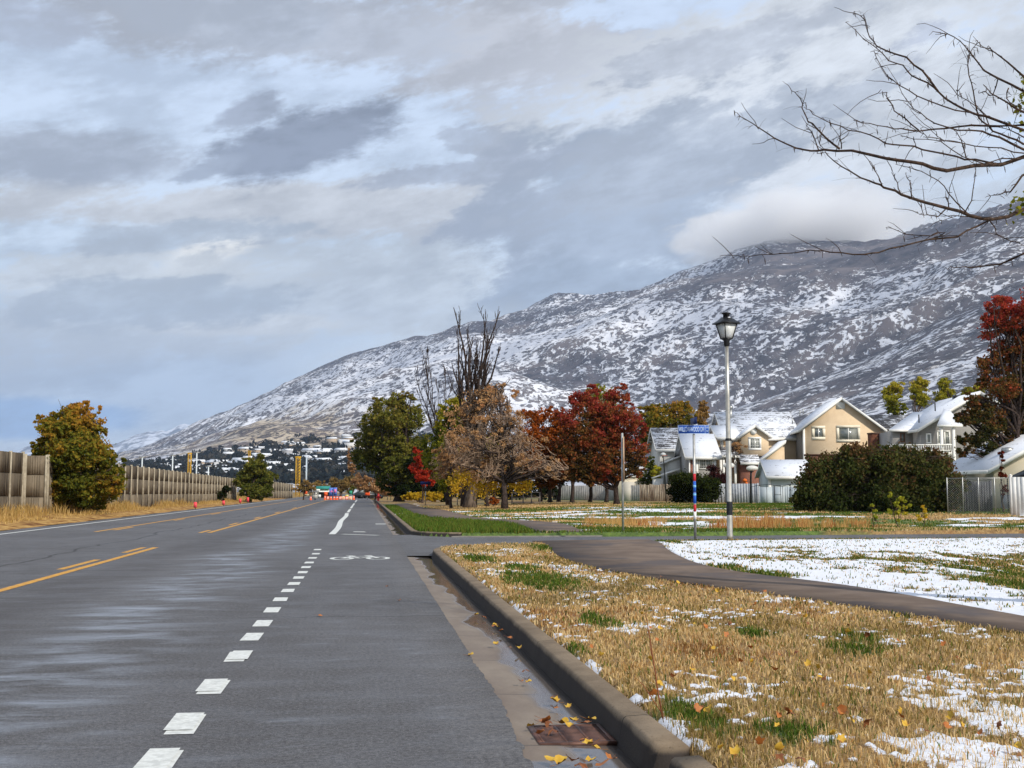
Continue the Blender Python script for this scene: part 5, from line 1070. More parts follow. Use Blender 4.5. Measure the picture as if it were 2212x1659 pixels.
# ------------------------------------------------------------------ houses
TANW = mat('tan_stucco', lin(208, 184, 152), lin(216, 193, 161), 1.5, .9, .004, .1)
def siding(name, c, z=7.5):
    m, N, b = bsdf(name); tc = N.new('ShaderNodeTexCoord'); sx = N.new('ShaderNodeSeparateXYZ'); N.l.new(tc.outputs['Object'], sx.inputs[0])
    f = N.math('FRACT', N.math('MULTIPLY', sx.outputs[2], z)); n_ = N.noise(tc.outputs['Object'], 1.3, 4)
    col = N.mix(N.mapr(n_, .3, .7), c, tuple(q * .9 for q in c)); col = N.mix(N.mapr(f, .12, .02), col, tuple(q * .55 for q in c)); N.set(b, 'Base Color', col); b.inputs['Roughness'].default_value = .8
    bp = N.new('ShaderNodeBump', i_Strength=.7, i_Distance=.02); N.set(bp, 'Height', f); N.l.new(bp.outputs[0], b.inputs['Normal']); return m
SIDG = siding('grey_siding', lin(120, 114, 106)); SIDW = siding('white_siding', lin(204, 202, 194)); SIDL = siding('light_grey_siding', lin(158, 154, 148))
m, N, b = bsdf('brick'); tc = N.new('ShaderNodeTexCoord'); mp = N.new('ShaderNodeMapping'); N.l.new(tc.outputs['Object'], mp.inputs[0]); mp.inputs['Rotation'].default_value = (R(90), 0, 0); br = N.new('ShaderNodeTexBrick'); N.l.new(mp.outputs[0], br.inputs[0]); br.inputs['Scale'].default_value = 4.5
br.inputs['Color1'].default_value = (*lin(142, 82, 62), 1); br.inputs['Color2'].default_value = (*lin(118, 66, 52), 1); br.inputs['Mortar'].default_value = (*lin(150, 130, 116), 1); N.l.new(br.outputs[0], b.inputs['Base Color']); b.inputs['Roughness'].default_value = .9; BRICK = m
def snowroof(name, cov, dark=lin(70, 68, 70)):
    m, N, b = bsdf(name); tc = N.new('ShaderNodeTexCoord'); ob = tc.outputs['Object']; n1 = N.noise(N.scale(ob, (1, 1, 3)), 1.0, 7, .68); n2 = N.noise(ob, 6, 4, .7); sx = N.new('ShaderNodeSeparateXYZ'); N.l.new(ob, sx.inputs[0])
    co = N.math('FRACT', N.math('MULTIPLY', sx.outputs[2], 5.0)); v = N.math('ADD', N.math('ADD', N.math('MULTIPLY', n1, .6), N.math('MULTIPLY', n2, .4)), N.math('MULTIPLY', N.math('SUBTRACT', co, .5), .10))
    dk = N.mix(N.mapr(n2, .3, .7), dark, tuple(q * 1.5 for q in dark)); N.set(b, 'Base Color', N.mix(N.mapr(v, cov - .05, cov + .06), dk, lin(216, 220, 228))); b.inputs['Roughness'].default_value = .85
    bp = N.new('ShaderNodeBump', i_Strength=.5, i_Distance=.03); N.set(bp, 'Height', v); N.l.new(bp.outputs[0], b.inputs['Normal']); return m
RS, RM, RP, RD = snowroof('roof_snow', .37), snowroof('roof_mixed', .50), snowroof('roof_patchy', .44), snowroof('roof_dark_stripes', .56, lin(54, 52, 54))

class House:
    """local frame: x along the front plane, y back into the building, z up; surveyed points are dropped on a plane y = const"""
    def __init__(s, name, label, cat, d, px, rot, group=None):
        s.o = W(px, 1058, d); s.o[2] = 0; s.r = R(rot); s.u = np.array([math.cos(s.r), -math.sin(s.r), 0]); s.v = np.array([math.sin(s.r), math.cos(s.r), 0]); s.T = thing(name, s.o, label, cat, group)
    def at(s, x, y, yo=0.0):
        dd = ray(x, y); c = np.array([0, 0, CAMZ]); q = s.o + s.v * yo; t = np.dot(q - c, s.v) / np.dot(dd, s.v); P = c + dd * t; return float(np.dot(P - s.o, s.u)), float(P[2])
    def w(s, p): return s.o + s.u * p[0] + s.v * p[1] + np.array([0, 0, p[2]])
    def box(s, name, x0, x1, y0, y1, z0, z1, m, par=None):
        b = MB(); b.box(x0, x1, y0, y1, z0, z1, 0, s.w); o = b.build(name, [m], s.T); 
        if par is not None: o.parent = par
        return o
    def poly(s, name, pts, depthv, m, par=None):
        b = MB(); b.prism(pts, depthv, 0, s.w); o = b.build(name, [m], s.T)
        if par is not None: o.parent = par
        return o
    def roofslab(s, name, quad, th, m, par=None):
        b = MB(); b.slab(quad, th, 0, s.w); o = b.build(name, [m], s.T)
        if par is not None: o.parent = par
        return o
    def window(s, px0, py0, px1, py1, yo=0.0, panes=2, frame=.09, fm=None, grid=0):
        x0, z1 = s.at(px0, py0, yo); x1, z0 = s.at(px1, py1, yo); b = MB(); f = frame
        for q in ((x0, x1, z0, z0 + f), (x0, x1, z1 - f, z1), (x0, x0 + f, z0 + f, z1 - f), (x1 - f, x1, z0 + f, z1 - f)): b.box(q[0], q[1], yo - .06, yo + .04, q[2], q[3], 0, s.w)
        fr = b.build('window', [fm or WHITE], s.T); b = MB(); b.box(x0 + f, x1 - f, yo - .012, yo + .03, z0 + f, z1 - f, 0, s.w); g = b.build('pane', [GLASS], s.T); g.parent = fr
        b = MB(); nb = panes - 1
        for i in range(1, panes): xm = x0 + (x1 - x0) * i / panes; b.box(xm - .035, xm + .035, yo - .045, yo - .012, z0 + f, z1 - f, 0, s.w)
        for i in range(grid):
            zm = z0 + (z1 - z0) * (i + 1) / (grid + 1); b.box(x0 + f, x1 - f, yo - .035, yo - .014, zm - .015, zm + .015, 0, s.w)
        if grid:
            for i in range(1, panes * 3): xm = x0 + (x1 - x0) * i / (panes * 3); b.box(xm - .012, xm + .012, yo - .037, yo - .016, z0 + f, z1 - f, 0, s.w)
        if b.n: q = b.build('mullion', [WHITE], s.T); q.parent = fr
        return fr
    def gable(s, x0, x1, y0, y1, ze, zp, wm, rm, wl=None, ov=.35, eo=.45, z0=-.1, trim=WHITE, xp=None, zr=None):
        """block with its gable facing the front; ridge runs back"""
        xp = (x0 + x1) / 2 if xp is None else xp; zr = ze if zr is None else zr
        b = MB(); b.prism([(x0, y0, z0), (x1, y0, z0), (x1, y0, zr), (xp, y0, zp), (x0, y0, ze)], (0, y1 - y0, 0), 0, s.w)
        wall = b.build('wall', [wm], s.T)
        if wl is not None: o = s.box('side_wall', x0 - .02, x0, y0 + .12, y1 - .02, z0, ze - .02, wl)
        sl = (zp - ze) / (xp - x0); sr = (zp - zr) / (x1 - xp); R_ = []
        for (xa, za, xb, zb_) in ((x0 - eo, ze - sl * eo, xp, zp), (xp, zp, x1 + eo, zr - sr * eo)):
            R_.append(s.roofslab('roof', [(xa, y0 - ov, za + .16), (xb, y0 - ov, zb_ + .16), (xb, y1 + ov, zb_ + .16), (xa, y1 + ov, za + .16)], .14, rm))
        for (xa, za, xb, zb_) in ((x0 - eo, ze - sl * eo, xp - .004, zp), (xp + .004, zp, x1 + eo, zr - sr * eo)):
            b = MB(); b.prism([(xa, y0 - ov - .05, za - .10), (xb, y0 - ov - .05, zb_ - .10), (xb, y0 - ov - .05, zb_ + .14), (xa, y0 - ov - .05, za + .14)], (0, .045, 0), 0, s.w); b.build('rake_trim', [trim], s.T)
        b = MB(); xa = x0 - eo; za = ze - sl * eo; b.box(xa - .07, xa - .005, y0 - ov, y1 + ov, za - .08, za + .12, 0, s.w); b.build('rain_gutter', [trim], s.T); b = MB(); xa = x1 + eo; za = zr - sr * eo; b.box(xa + .005, xa + .07, y0 - ov, y1 + ov, za - .08, za + .12, 0, s.w); b.build('rain_gutter', [trim], s.T)
        return wall
    def ridge_x(s, x0, x1, y0, y1, ze, zp, wm, rm, ov=.35, z0=-.1, trim=WHITE, em=None):
        """block with its eave facing the front; ridge runs sideways"""
        ym = (y0 + y1) / 2; b = MB(); b.prism([(x0, y0, z0), (x0, y1, z0), (x0, y1, ze), (x0, ym, zp), (x0, y0, ze)][::-1], (x1 - x0, 0, 0), 0, s.w); wall = b.build('wall', [wm], s.T)
        sl = (zp - ze) / (ym - y0); za = ze - sl * .4
        s.roofslab('roof', [(x0 - ov, y0 - .4, za + .16), (x1 + ov, y0 - .4, za + .16), (x1 + ov, ym, zp + .16), (x0 - ov, ym, zp + .16)], .14, rm)
        s.roofslab('roof', [(x0 - ov, ym, zp + .16), (x1 + ov, ym, zp + .16), (x1 + ov, y1 + .4, za + .16), (x0 - ov, y1 + .4, za + .16)], .14, rm)
        b = MB(); b.box(x0 - ov, x1 + ov, y0 - .48, y0 - .41, za - .12, za + .14, 0, s.w); b.build('rain_gutter', [trim], s.T)
        for xs_ in (x0 - ov - .05, x1 + ov + .003):
            for ya, za_, yb, zb_ in ((y0 - .4, za, ym - .003, zp), (ym + .003, zp, y1 + .4, za)): b = MB(); b.prism([(xs_, ya, za_ - .08), (xs_, yb, zb_ - .08), (xs_, yb, zb_ + .13), (xs_, ya, za_ + .13)][::-1], (.045, 0, 0), 0, s.w); b.build('rake_trim', [trim], s.T)
        return wall

# big tan house
H = House('house', 'big tan stucco house with a front gable and two windows behind the huge hedge', 'house', 100, 1735, 12)
xl, ze = H.at(1735, 924); xr, _ = H.at(1901, 918); xp, zp = H.at(1816, 862)
H.gable(xl, xr, 0, 8.0, ze, zp, TANW, RS, wl=SIDG, xp=xp)
FRM = mat('cream_frame', lin(226, 216, 194), None, 1, .7); H.window(1753, 920, 1783, 950, 0, 2, .24, fm=FRM); H.window(1806.5, 919, 1858.5, 955, 0, 2, .22, fm=FRM)
x0, z1 = H.at(1806, 867); x1, z0 = H.at(1825, 883); H.box('gable_vent', x0, x1, -.05, .01, z0, z1, WHITE)
_, zz0 = H.at(1800, 985); _, zz1 = H.at(1800, 981); H.box('trim_band', xl, xr, -.07, -.002, zz0, zz1, mat('brown_trim', lin(84, 52, 38), None, 1, .8)); H.box('lower_wall', xl + .02, xr - .02, -.03, -.003, 0, zz0 - .01, BRICK)
H.box('corner_trim', xl - .05, xl + .13, -.06, .10, 0, ze - .05, WHITE)
b = MB(); 
for a, c_ in ((1728, 895), (1735, 891), (1712, 912)): q = W(a, c_, 101); b.tube([q - [0, 0, .15], q + [0, 0, .35]], .05, 8)
b.build('roof_pipe', [STEEL], H.T)
x0, z1 = H.at(1697, 945); H.box('lean_to', xl - .9, xl - .03, .8, 1.2, 2.9, 3.2, mat('brown_trim', (0, 0, 0)))
# tan house with a dormer gable
H = House('house', 'tan house with a steep snowy roof, a round gable vent and brick garage corner', 'house', 104, 1580, 8)
xa, ze = H.at(1597, 944); xb, _ = H.at(1722, 944); _, zp = H.at(1650, 893, 4.5)
H.ridge_x(xa - 1.1, xb, 0, 9, ze, zp, TANW, RP)
xa, ze = H.at(1552, 945, -1.2); xb, _ = H.at(1603, 945, -1.2); _, zp = H.at(1560, 922, 1.5); H.ridge_x(xa, xb - .3, -1.2, 5, ze, zp, TANW, RS, ov=.2)
xl, ze = H.at(1602, 941, -2.2); xr, _ = H.at(1660, 941, -2.2); xp, zp = H.at(1629.5, 921, -2.2); _, zlow = H.at(1629, 985, -2.2)
H.gable(xl, xr, -2.2, 1.5, ze, zp, TANW, RS, z0=zlow, ov=.25, eo=.25)
H.window(1616.5, 944, 1644.5, 972, -2.2, 2, .16, grid=2)
xc, zc = H.at(1628, 932, -2.26); b = MB(); b.prism([(xc + .28 * math.cos(t), -2.28, zc + .28 * math.sin(t)) for t in np.linspace(0, 2 * math.pi, 16, endpoint=False)], (0, .06, 0), 0, H.w); b.build('round_vent', [WHITE], H.T)
xa, za = H.at(1640, 995, -3.2); xb, zb_ = H.at(1697, 953, -3.2); xe, _ = H.at(1697, 1040, -3.2)
H.poly('garage_wall', [(xa + .4, -3.0, 0), (xe, -3.0, 0), (xe, -3.0, zb_ - .15), (xa + .4, -3.0, za - .0)], (0, 3.0, 0), TANW)
H.roofslab('garage_roof', [(xa - .2, -3.3, za - .1), (xb, -3.3, zb_ + .1), (xb, .2, zb_ + .1), (xa - .2, .2, za - .1)], .14, RS)
H.poly('rake_trim', [(xa - .2, -3.36, za - .38), (xb, -3.36, zb_ - .18), (xb, -3.36, zb_ + .1), (xa - .2, -3.36, za - .1)], (0, .05, 0), WHITE)
x0, z1 = H.at(1597, 985, -2.9); x1, z0 = H.at(1641, 999, -2.9); H.roofslab('lower_roof', [(x0, -3.4, z0), (x1, -3.4, z0), (x1, -2.0, z1 + .25), (x0, -2.0, z1 + .25)], .12, RM); H.box('lower_fascia', x0, x1, -3.48, -3.41, z0 - .22, z0, WHITE)
x0, _ = H.at(1601, 1000, -2.8); x1, _ = H.at(1640, 1000, -2.8); H.box('brick_wall', x0, x1, -2.8, -.1, 0, z0 - .12, BRICK)
x0, z0 = H.at(1552, 984, -2.6); x1, _ = H.at(1597, 984, -2.6); H.roofslab('porch_roof', [(x0, -2.8, z0), (x1 - .03, -2.8, z0), (x1 - .03, -1.25, z0 + .8), (x0, -1.25, z0 + .8)], .12, RM); H.box('porch_fascia', x0, x1 - .03, -2.88, -2.81, z0 - .2, z0, WHITE)
for xq in (1557, 1563, 1588): x_, _ = H.at(xq, 1000, -2.6); H.box('porch_column', x_ - .09, x_ + .09, -2.68, -2.5, 0, z0 - .14, WHITE)
x0, z1 = H.at(1567, 990, -1.2); x1, _ = H.at(1578, 990, -1.2); H.box('door', x0, x1, -1.26, -1.21, 0, z1, WHITE); H.box('porch_wall', H.at(1552, 0, -1.2)[0], x0 - .05, -1.24, -1.205, 0, z0 - .1, BRICK)
H.window(1578, 950, 1592, 972, -1.2, 2, .12); H.window(1556, 950, 1562, 968, -1.2, 1, .10)
b = MB(); q = W(1578, 890, 108); b.tube([q - [0, 0, 1], q + [0, 0, .3]], .16, 8); b.lathe(q + [0, 0, .3], [(.25, 0), (.25, .2), (.1, .3)], 8); b.build('chimney_pipe', [STEEL], H.T)
# small pale grey house
H = House('house', 'small pale grey house with a snow covered roof, brick corner and white paned window', 'house', 99, 1490, 8)
xa, ze = H.at(1488, 985); xb, _ = H.at(1548, 985); _, zp = H.at(1500, 941, 3.6)
H.ridge_x(xa, xb, 0, 7.2, ze, zp, SIDL, RS)
x0, _ = H.at(1490, 1000); x1, _ = H.at(1502, 1000); H.box('brick_wall', x0, x1, -.06, -.003, 0, ze - .15, BRICK); H.window(1509, 986, 1540, 1014, 0, 2, .10, grid=3)
for xq in (1506, 1544): x_, _ = H.at(xq, 1000, -.2); H.box('shutter', x_ - .11, x_ + .11, -.08, -.003, .9, ze - .3, WHITE)
x_, _ = H.at(1489, 1000, 0); H.box('downpipe', x_ - .06, x_ + .04, -.2, -.1, 0, ze - .1, WHITE)
# white house at the back
H = House('house', 'white sided house with a long patchy snow roof behind the round dark bush', 'house', 106, 1422, 8)
xa, ze = H.at(1424, 969); xb, _ = H.at(1540, 969); _, zp = H.at(1480, 928, 4)
H.ridge_x(xa, xb, 0, 8, ze, zp, SIDW, RM)
x0, z0 = H.at(1430, 1000, -2); x1, z1 = H.at(1470, 984, -2); H.roofslab('porch_roof', [(x0, -2.2, z0), (x1, -2.2, z1), (x1, -.05, z1), (x0, -.05, z0)], .12, WHITE); H.poly('porch_wall', [(x0 + .5, -2.0, 0), (x1, -2.0, 0), (x1, -2.0, z1 - .15), (x0 + .5, -2.0, z0 + .05)], (0, 1.9, 0), SIDW)
x0, z0 = H.at(1410, 1031, -4); x1, z1 = H.at(1468, 1012, -4); H.roofslab('carport_roof', [(x0, -4.2, z0), (x1, -4.2, z1), (x1, -2.1, z1), (x0, -2.1, z0)], .12, WHITE)
H.box('carport_wall', x0 + .1, x0 + .9, -4.0, -2.2, 0, z0 - .1, WHITE); H.box('carport_post', x0 + 1.9, x0 + 2.0, -4.0, -3.9, 0, z0 + .1, WHITE)
H.window(1425.5, 985, 1430, 1003, 0, 1, .06)
# grey siding house at the right
H = House('house', 'grey sided house with a long white roof, porch columns and white railing', 'house', 90, 1990, 10)
xl, ze = H.at(1990, 924, 0); xr, _ = H.at(2230, 924, 0); xp, zp = H.at(2112, 850, 0)
H.gable(xl, xr, 0, 9, ze, zp, SIDL, RS, wl=SIDL, xp=xp, ov=.6)
x0, z1 = H.at(1928, 931, 2.2); x1, _ = H.at(1990, 931, 2.2); H.box('wing_wall', x0, xl - .03, 2.2, 8, 0, z1, SIDL); H.roofslab('wing_roof', [(x0 - .4, 1.8, z1 + .1), (xl - .5, 1.8, z1 + .1), (xl + 4.4, 8, zp - .9), (x0 + 3.4, 8, zp - .9)], .12, RS)
H.box('wing_fascia', x0 - .4, xl - .5, 1.72, 1.79, z1 - .08, z1 + .1, WHITE)
H.window(1944, 935, 1955, 955, 2.2, 1, .10, fm=mat('brown_frame', lin(110, 84, 68), None, 1, .7)); H.window(2000, 936, 2012, 958, 0, 1, .1); H.window(2023, 930, 2034, 960, 0, 1, .1); H.window(2038, 930, 2053, 962, 0, 1, .12)
x0, z0 = H.at(1998, 918, -1.8); x1, z1 = H.at(2075, 918, -1.8); H.roofslab('porch_roof', [(x0 + .8, -2.2, z0), (x1, -2.2, z0), (x1 - .5, -.7, z0 + 1.3), (x0 + 1.8, -.7, z0 + 1.3)], .12, RS); H.box('porch_fascia', x0 + .8, x1, -2.28, -2.21, z0 - .2, z0 - .01, WHITE)
_, zr1 = H.at(2000, 960, -2); _, zr0 = H.at(2000, 974, -2)
for xq in (2034, 2060): x_, _ = H.at(xq, 950, -2); H.box('porch_column', x_ - .1, x_ + .1, -2.1, -1.9, 0, z0 - .18, WHITE)
x0, _ = H.at(1918, 960, -2.2); x1, _ = H.at(2056, 960, -2.2); b = MB(); b.box(x0, x1, -2.26, -2.16, zr1 - .08, zr1, 0, H.w); b.box(x0, x1, -2.25, -2.17, zr0, zr0 + .06, 0, H.w)
for q in np.arange(x0 + .08, x1, .17): b.box(q, q + .05, -2.235, -2.185, zr0 + .06, zr1 - .08, 0, H.w)
b.build('railing', [WHITE], H.T); H.box('deck', x0, x1, -2.15, -.05, zr0 - .3, zr0 - .02, WHITE)
b = MB()
for a, c_ in ((1985, 905), (2048, 885), (2020, 880)): q = W(a, c_, 93); b.tube([q - [0, 0, .3], q + [0, 0, .35]], .05, 8)
q = W(2066, 862, 95); b.box(q[0] - .25, q[0] + .25, q[1] - .2, q[1] + .2, q[2] - .5, q[2] + .3); b.build('roof_pipe', [BLACKM], H.T)
# dark roofed house between
H = House('house', 'small dark roofed house with stripes of snow between the tan house and grey house', 'house', 118, 1915, 6)
xa, ze = H.at(1912, 926); xb, _ = H.at(1985, 926); _, zp = H.at(1940, 900, 3.5); H.ridge_x(xa, xb, 0, 7, ze, zp, SIDL, RD, trim=SIDG)
x0, z0 = H.at(1902, 990, -1); x1, z1 = H.at(1914, 928, -1); H.box('side_wall', x0 + .2, x1, -1, 2, 0, z1, mat('weathered_boards', lin(120, 110, 100), lin(172, 160, 146), 2.5, .9, .01, .1, stretch=(6, 6, .3)))
# brick chimney beside
T = thing('chimney', W(1887, 1058, 97) * [1, 1, 0], 'weathered red brick chimney stack above the huge hedge', 'chimney'); q = W(1887, 938, 97); b = MB(); b.box(q[0] - .34, q[0] + .34, q[1] - .4, q[1] + .4, 0, q[2]); b.build('stack', [mat('chimney_brick', lin(92, 58, 46), lin(118, 78, 60), 5, .9, .01, .1)], T); b = MB(); b.box(q[0] - .38, q[0] + .38, q[1] - .45, q[1] + .45, q[2] + .002, q[2] + .12); b.build('cap', [mat('chimney_cap', lin(92, 70, 60), None, 1, .9)], T)
# garden shed
H = House('shed', 'small white garden shed with a snowy roof behind the arched wire fence', 'shed', 91, 1657, 8)
xa, ze = H.at(1660, 1026); xb, _ = H.at(1752, 1026); _, zp = H.at(1690, 997, 1.9); H.ridge_x(xa, xb, 0, 3.8, ze, zp, mat('shed_wall', lin(186, 194, 194), lin(200, 206, 204), 1, .8), RS, ov=.22, z0=-.1)
x_, _ = H.at(1660, 1050); H.box('corner_trim', x_ - .02, x_ + .2, -.04, .06, 0, ze - .1, WHITE)
# cream outbuilding at the right edge
H = House('outbuilding', 'cream walled outbuilding with a low white roof and round roof vent at right edge', 'outbuilding', 62, 2147, 8)
xl, ze = H.at(2147, 1009); xp, zp = H.at(2275, 938); xr = 2 * xp - xl; CREAM = mat('cream_board', lin(214, 202, 176), lin(224, 212, 188), 1, .85)
H.gable(xl, xr, 0, 7, ze, zp, CREAM, RS, wl=mat('cream_board_shaded', lin(176, 170, 158), None, 1, .9), xp=xp, ov=.5, eo=.5)  # side wall in a darker cream, its shade painted into the colour
b = MB(); q = W(2177, 990, 63.5); b.lathe(q, [(.14, -.6), (.14, .28), (.30, .32), (.34, .42), (.30, .56), (.1, .6)], 16); b.build('roof_vent', [STEEL], H.T, smooth=True)
b = MB(); q = H.o; b.box(.1, 1.6, -1.3, -.6, 0, 1.05, 0, H.w); b.build('utility_box', [mat('grey_box', lin(120, 124, 128), None, 1, .6)], H.T)
# white garage block left of the white house, behind fence
H = House('garage', 'low white flat topped garage behind the dark red tree', 'garage', 104, 1340, 8)
x0, z1 = H.at(1335, 1031); x1, _ = H.at(1396, 1031); H.box('wall', x0, x1, 0, 5, -.1, z1, CREAM); H.box('roof', x0 - .1, x1 + .1, -.12, 5.1, z1 + .002, z1 + .14, WHITE); H.box('door', x0 + .5, x0 + 1.5, -.05, -.003, 0, 2.0, mat('garage_door', lin(190, 184, 172), None, 1, .7))

# ------------------------------------------------------------------ fences
def fence(name, label, pts, h, m, boards=.15, post=1.8, postm=None, th=.03, gap=.006, capx=False, zb=.05, cat='fence', jit=.0, rail=True):
    pts = [np.array(q[:2], float) for q in pts]; T = thing(name, (*pts[0], 0), label, cat)
    for a, c_ in zip(pts[:-1], pts[1:]):
        L = np.linalg.norm(c_ - a); u = (c_ - a) / L; v = np.array([u[1], -u[0]]); n = max(1, int(L / post)); Lp = L / n
        fr = lambda s, o_, z: (a[0] + u[0] * s + v[0] * o_, a[1] + u[1] * s + v[1] * o_, z)
        for i in range(n):
            b = MB(); s = i * Lp + .05
            while s < (i + 1) * Lp - .05:
                e = min(s + boards - gap, (i + 1) * Lp - .04); hh = h + random.uniform(-jit, jit); o_ = random.uniform(-.004, .004) + random.uniform(-jit, jit) * .2
                b.hexa([fr(s, o_, zb), fr(e, o_, zb), fr(e, o_ + th, zb), fr(s, o_ + th, zb), fr(s, o_, hh), fr(e, o_, hh), fr(e, o_ + th, hh), fr(s, o_ + th, hh)]); s += boards
            if rail:
                for z in (.35, h - .3): b.hexa([fr(i * Lp + .05, -.05, z), fr((i + 1) * Lp - .05, -.05, z), fr((i + 1) * Lp - .05, -.008, z), fr(i * Lp + .05, -.008, z), fr(i * Lp + .05, -.05, z + .09), fr((i + 1) * Lp - .05, -.05, z + .09), fr((i + 1) * Lp - .05, -.008, z + .09), fr(i * Lp + .05, -.008, z + .09)])
            b.build('panel', [m], T)
        for i in range(n + 1):
            b = MB(); c0 = fr(i * Lp, 0, 0); b.box(c0[0] - .05, c0[0] + .05, c0[1] - .05, c0[1] + .05, -.1, h + .05)
            if capx: b.lathe((c0[0], c0[1], h + .052), [(.085, 0), (.085, .03), (.0, .09)], 4, ang0=R(45))
            b.build('post', [postm or m], T)
    return T
g = lambda x, y, z=.1: G(x, y, z)
VIN = mat('vinyl_grey', lin(164, 168, 174), lin(182, 186, 190), 2, .6, 0, .3, c3=lin(150, 154, 160), s3=1.2)
pA, pB = W(1510, 1058, 86), W(1637, 1058, 84); pm = (pA + pB) / 2 + [0, .5, 0]
fence('vinyl_fence', 'long pale grey solid fence between the round dark bush and the shed', [pA, pm, pB], 1.75, VIN, .22, 2.4)
WOODF = mat('weathered_fence', lin(118, 100, 84), lin(196, 182, 160), 3.0, .9, .01, .1, stretch=(5, 5, .25), c3=lin(84, 68, 56), s3=2.2)
fence('wood_fence', 'weathered board fence between the dark red tree and the round dark bush', [W(1383, 1058, 100), W(1470, 1058, 98)], 1.75, WOODF, .16, 2.4, jit=.05, gap=.02)
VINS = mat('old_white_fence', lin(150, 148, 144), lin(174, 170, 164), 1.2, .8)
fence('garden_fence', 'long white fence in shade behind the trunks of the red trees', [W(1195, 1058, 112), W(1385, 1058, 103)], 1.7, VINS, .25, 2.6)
fence('vinyl_fence', 'bright white vinyl fence with capped post at the right edge', [W(2184, 1058, 53), W(2330, 1058, 51)], 1.88, WHITE, .20, 1.9, capx=True)
# arched wire fence in front of the shed
a, c_ = W(1622, 1058, 82.5), W(1760, 1058, 82); T = thing('wire_fence', (*a[:2], 0), 'thin dark metal fence with an arched top rail in front of the shed', 'fence'); u = (c_ - a)[:2]; L = np.linalg.norm(u); u = u / L
top = []; 
for s in np.linspace(0, L, 24): top.append((a[0] + u[0] * s, a[1] + u[1] * s, 1.50 + .16 * math.sin(math.pi * min(1, s / 2.2)) * (s < 2.2) + .22 * sstep(1.8, 3.0, s)))
b = MB(); b.tube(top, .018, 5); b.build('top_rail', [BLACKM], T)
for i in range(9): s = L * i / 8; zt_ = np.interp(s, np.linspace(0, L, 24), [q[2] for q in top]); b = MB(); b.tube([(a[0] + u[0] * s, a[1] + u[1] * s, -.05), (a[0] + u[0] * s, a[1] + u[1] * s, zt_)], .02, 5); b.build('post', [BLACKM], T)
fence('panel_fence', 'pale blue grey panel fence behind the arched wire fence', [W(1640, 1058, 86), W(1765, 1058, 85)], 1.5, mat('pale_panel', lin(168, 178, 184), lin(184, 192, 196), 1, .7), .9, 1.8)
# step ladder leaning there
T = thing('ladder', W(1680, 1096, 81.8) * [1, 1, 0] + [0, 0, .05], 'small dark ladder frame leaning on the wire fence', 'ladder'); q0, q1 = W(1674, 1090, 81.9), W(1688, 1090, 81.9); b = MB(); zt_ = W(1680, 1048, 81.9)[2]
for q in (q0, q1): b.tube([(q[0], q[1], .1), (q[0], q[1] + .15, zt_)], .02, 5)
for z in (.45, .95, zt_ - .02): b.tube([(q0[0], q0[1] + .1 * z / zt_, z), (q1[0], q1[1] + .1 * z / zt_, z)], .018, 5)
b.build('frame', [BLACKM], T)
# chain link fence on the right
a, c_ = W(2046, 1058, 55), W(2183, 1058, 54); T = thing('chain_link_fence', (*a[:2], 0), 'grey chain link fence between the huge hedge and the white vinyl fence', 'fence'); u = (c_ - a)[:2]; L = np.linalg.norm(u); u = u / L; zt_ = W(2100, 1033, 54.5)[2]
b = MB(); b.tube([(*(a[:2]), zt_), (*(c_[:2]), zt_)], .02, 6); b.build('top_rail', [STEEL], T)
for i in range(5): q = a[:2] + u * L * i / 4; b = MB(); b.lathe((*q, 0), [(.028, -.05), (.028, zt_ + .03), (0, zt_ + .05)], 8); b.build('post', [STEEL], T)
b = MB(); st = .11
for k in np.arange(-zt_, L, st):
    for sg in (1, -1):
        s0, s1, z0_, z1_ = k, k + zt_, (0 if sg > 0 else zt_), (zt_ if sg > 0 else 0)
        if s0 < 0: z0_ += sg * (-s0); s0 = 0
        if s1 > L: z1_ -= sg * (s1 - L); s1 = L
        if s1 - s0 > .05: b.tube([(*(a[:2] + u * s0), z0_), (*(a[:2] + u * s1), z1_)], .0035, 3, cap=False)
b.build('mesh', [STEEL], T)
fence('privacy_screen', 'dark slatted screen behind the chain link fence', [W(2050, 1058, 57.5), W(2140, 1058, 57)], 1.7, mat('dark_slats', lin(70, 72, 76), lin(96, 98, 102), 2, .8), .12, 1.8)
# canopy tent corner
T = thing('canopy', W(2205, 1058, 56) * [1, 1, 0], 'black canopy roof peeking over the white vinyl fence', 'canopy'); q = W(2215, 1033, 56); pk = W(2240, 1002, 56); b = MB(); hw = pk[0] - W(2193, 1033, 56)[0]
b.add([(pk[0] - hw, pk[1] - hw, q[2]), (pk[0] + hw, pk[1] - hw, q[2]), (pk[0] + hw, pk[1] + hw, q[2]), (pk[0] - hw, pk[1] + hw, q[2]), pk], [(0, 1, 4), (1, 2, 4), (2, 3, 4), (3, 0, 4), (3, 2, 1, 0)]); b.build('cover', [BLACKM], T)
for sx_, sy_ in ((-1, -1), (1, -1), (1, 1), (-1, 1)): b = MB(); b.tube([(pk[0] + sx_ * hw * .95, pk[1] + sy_ * hw * .95, 0), (pk[0] + sx_ * hw * .95, pk[1] + sy_ * hw * .95, q[2])], .03, 6); b.build('leg', [BLACKM], T)
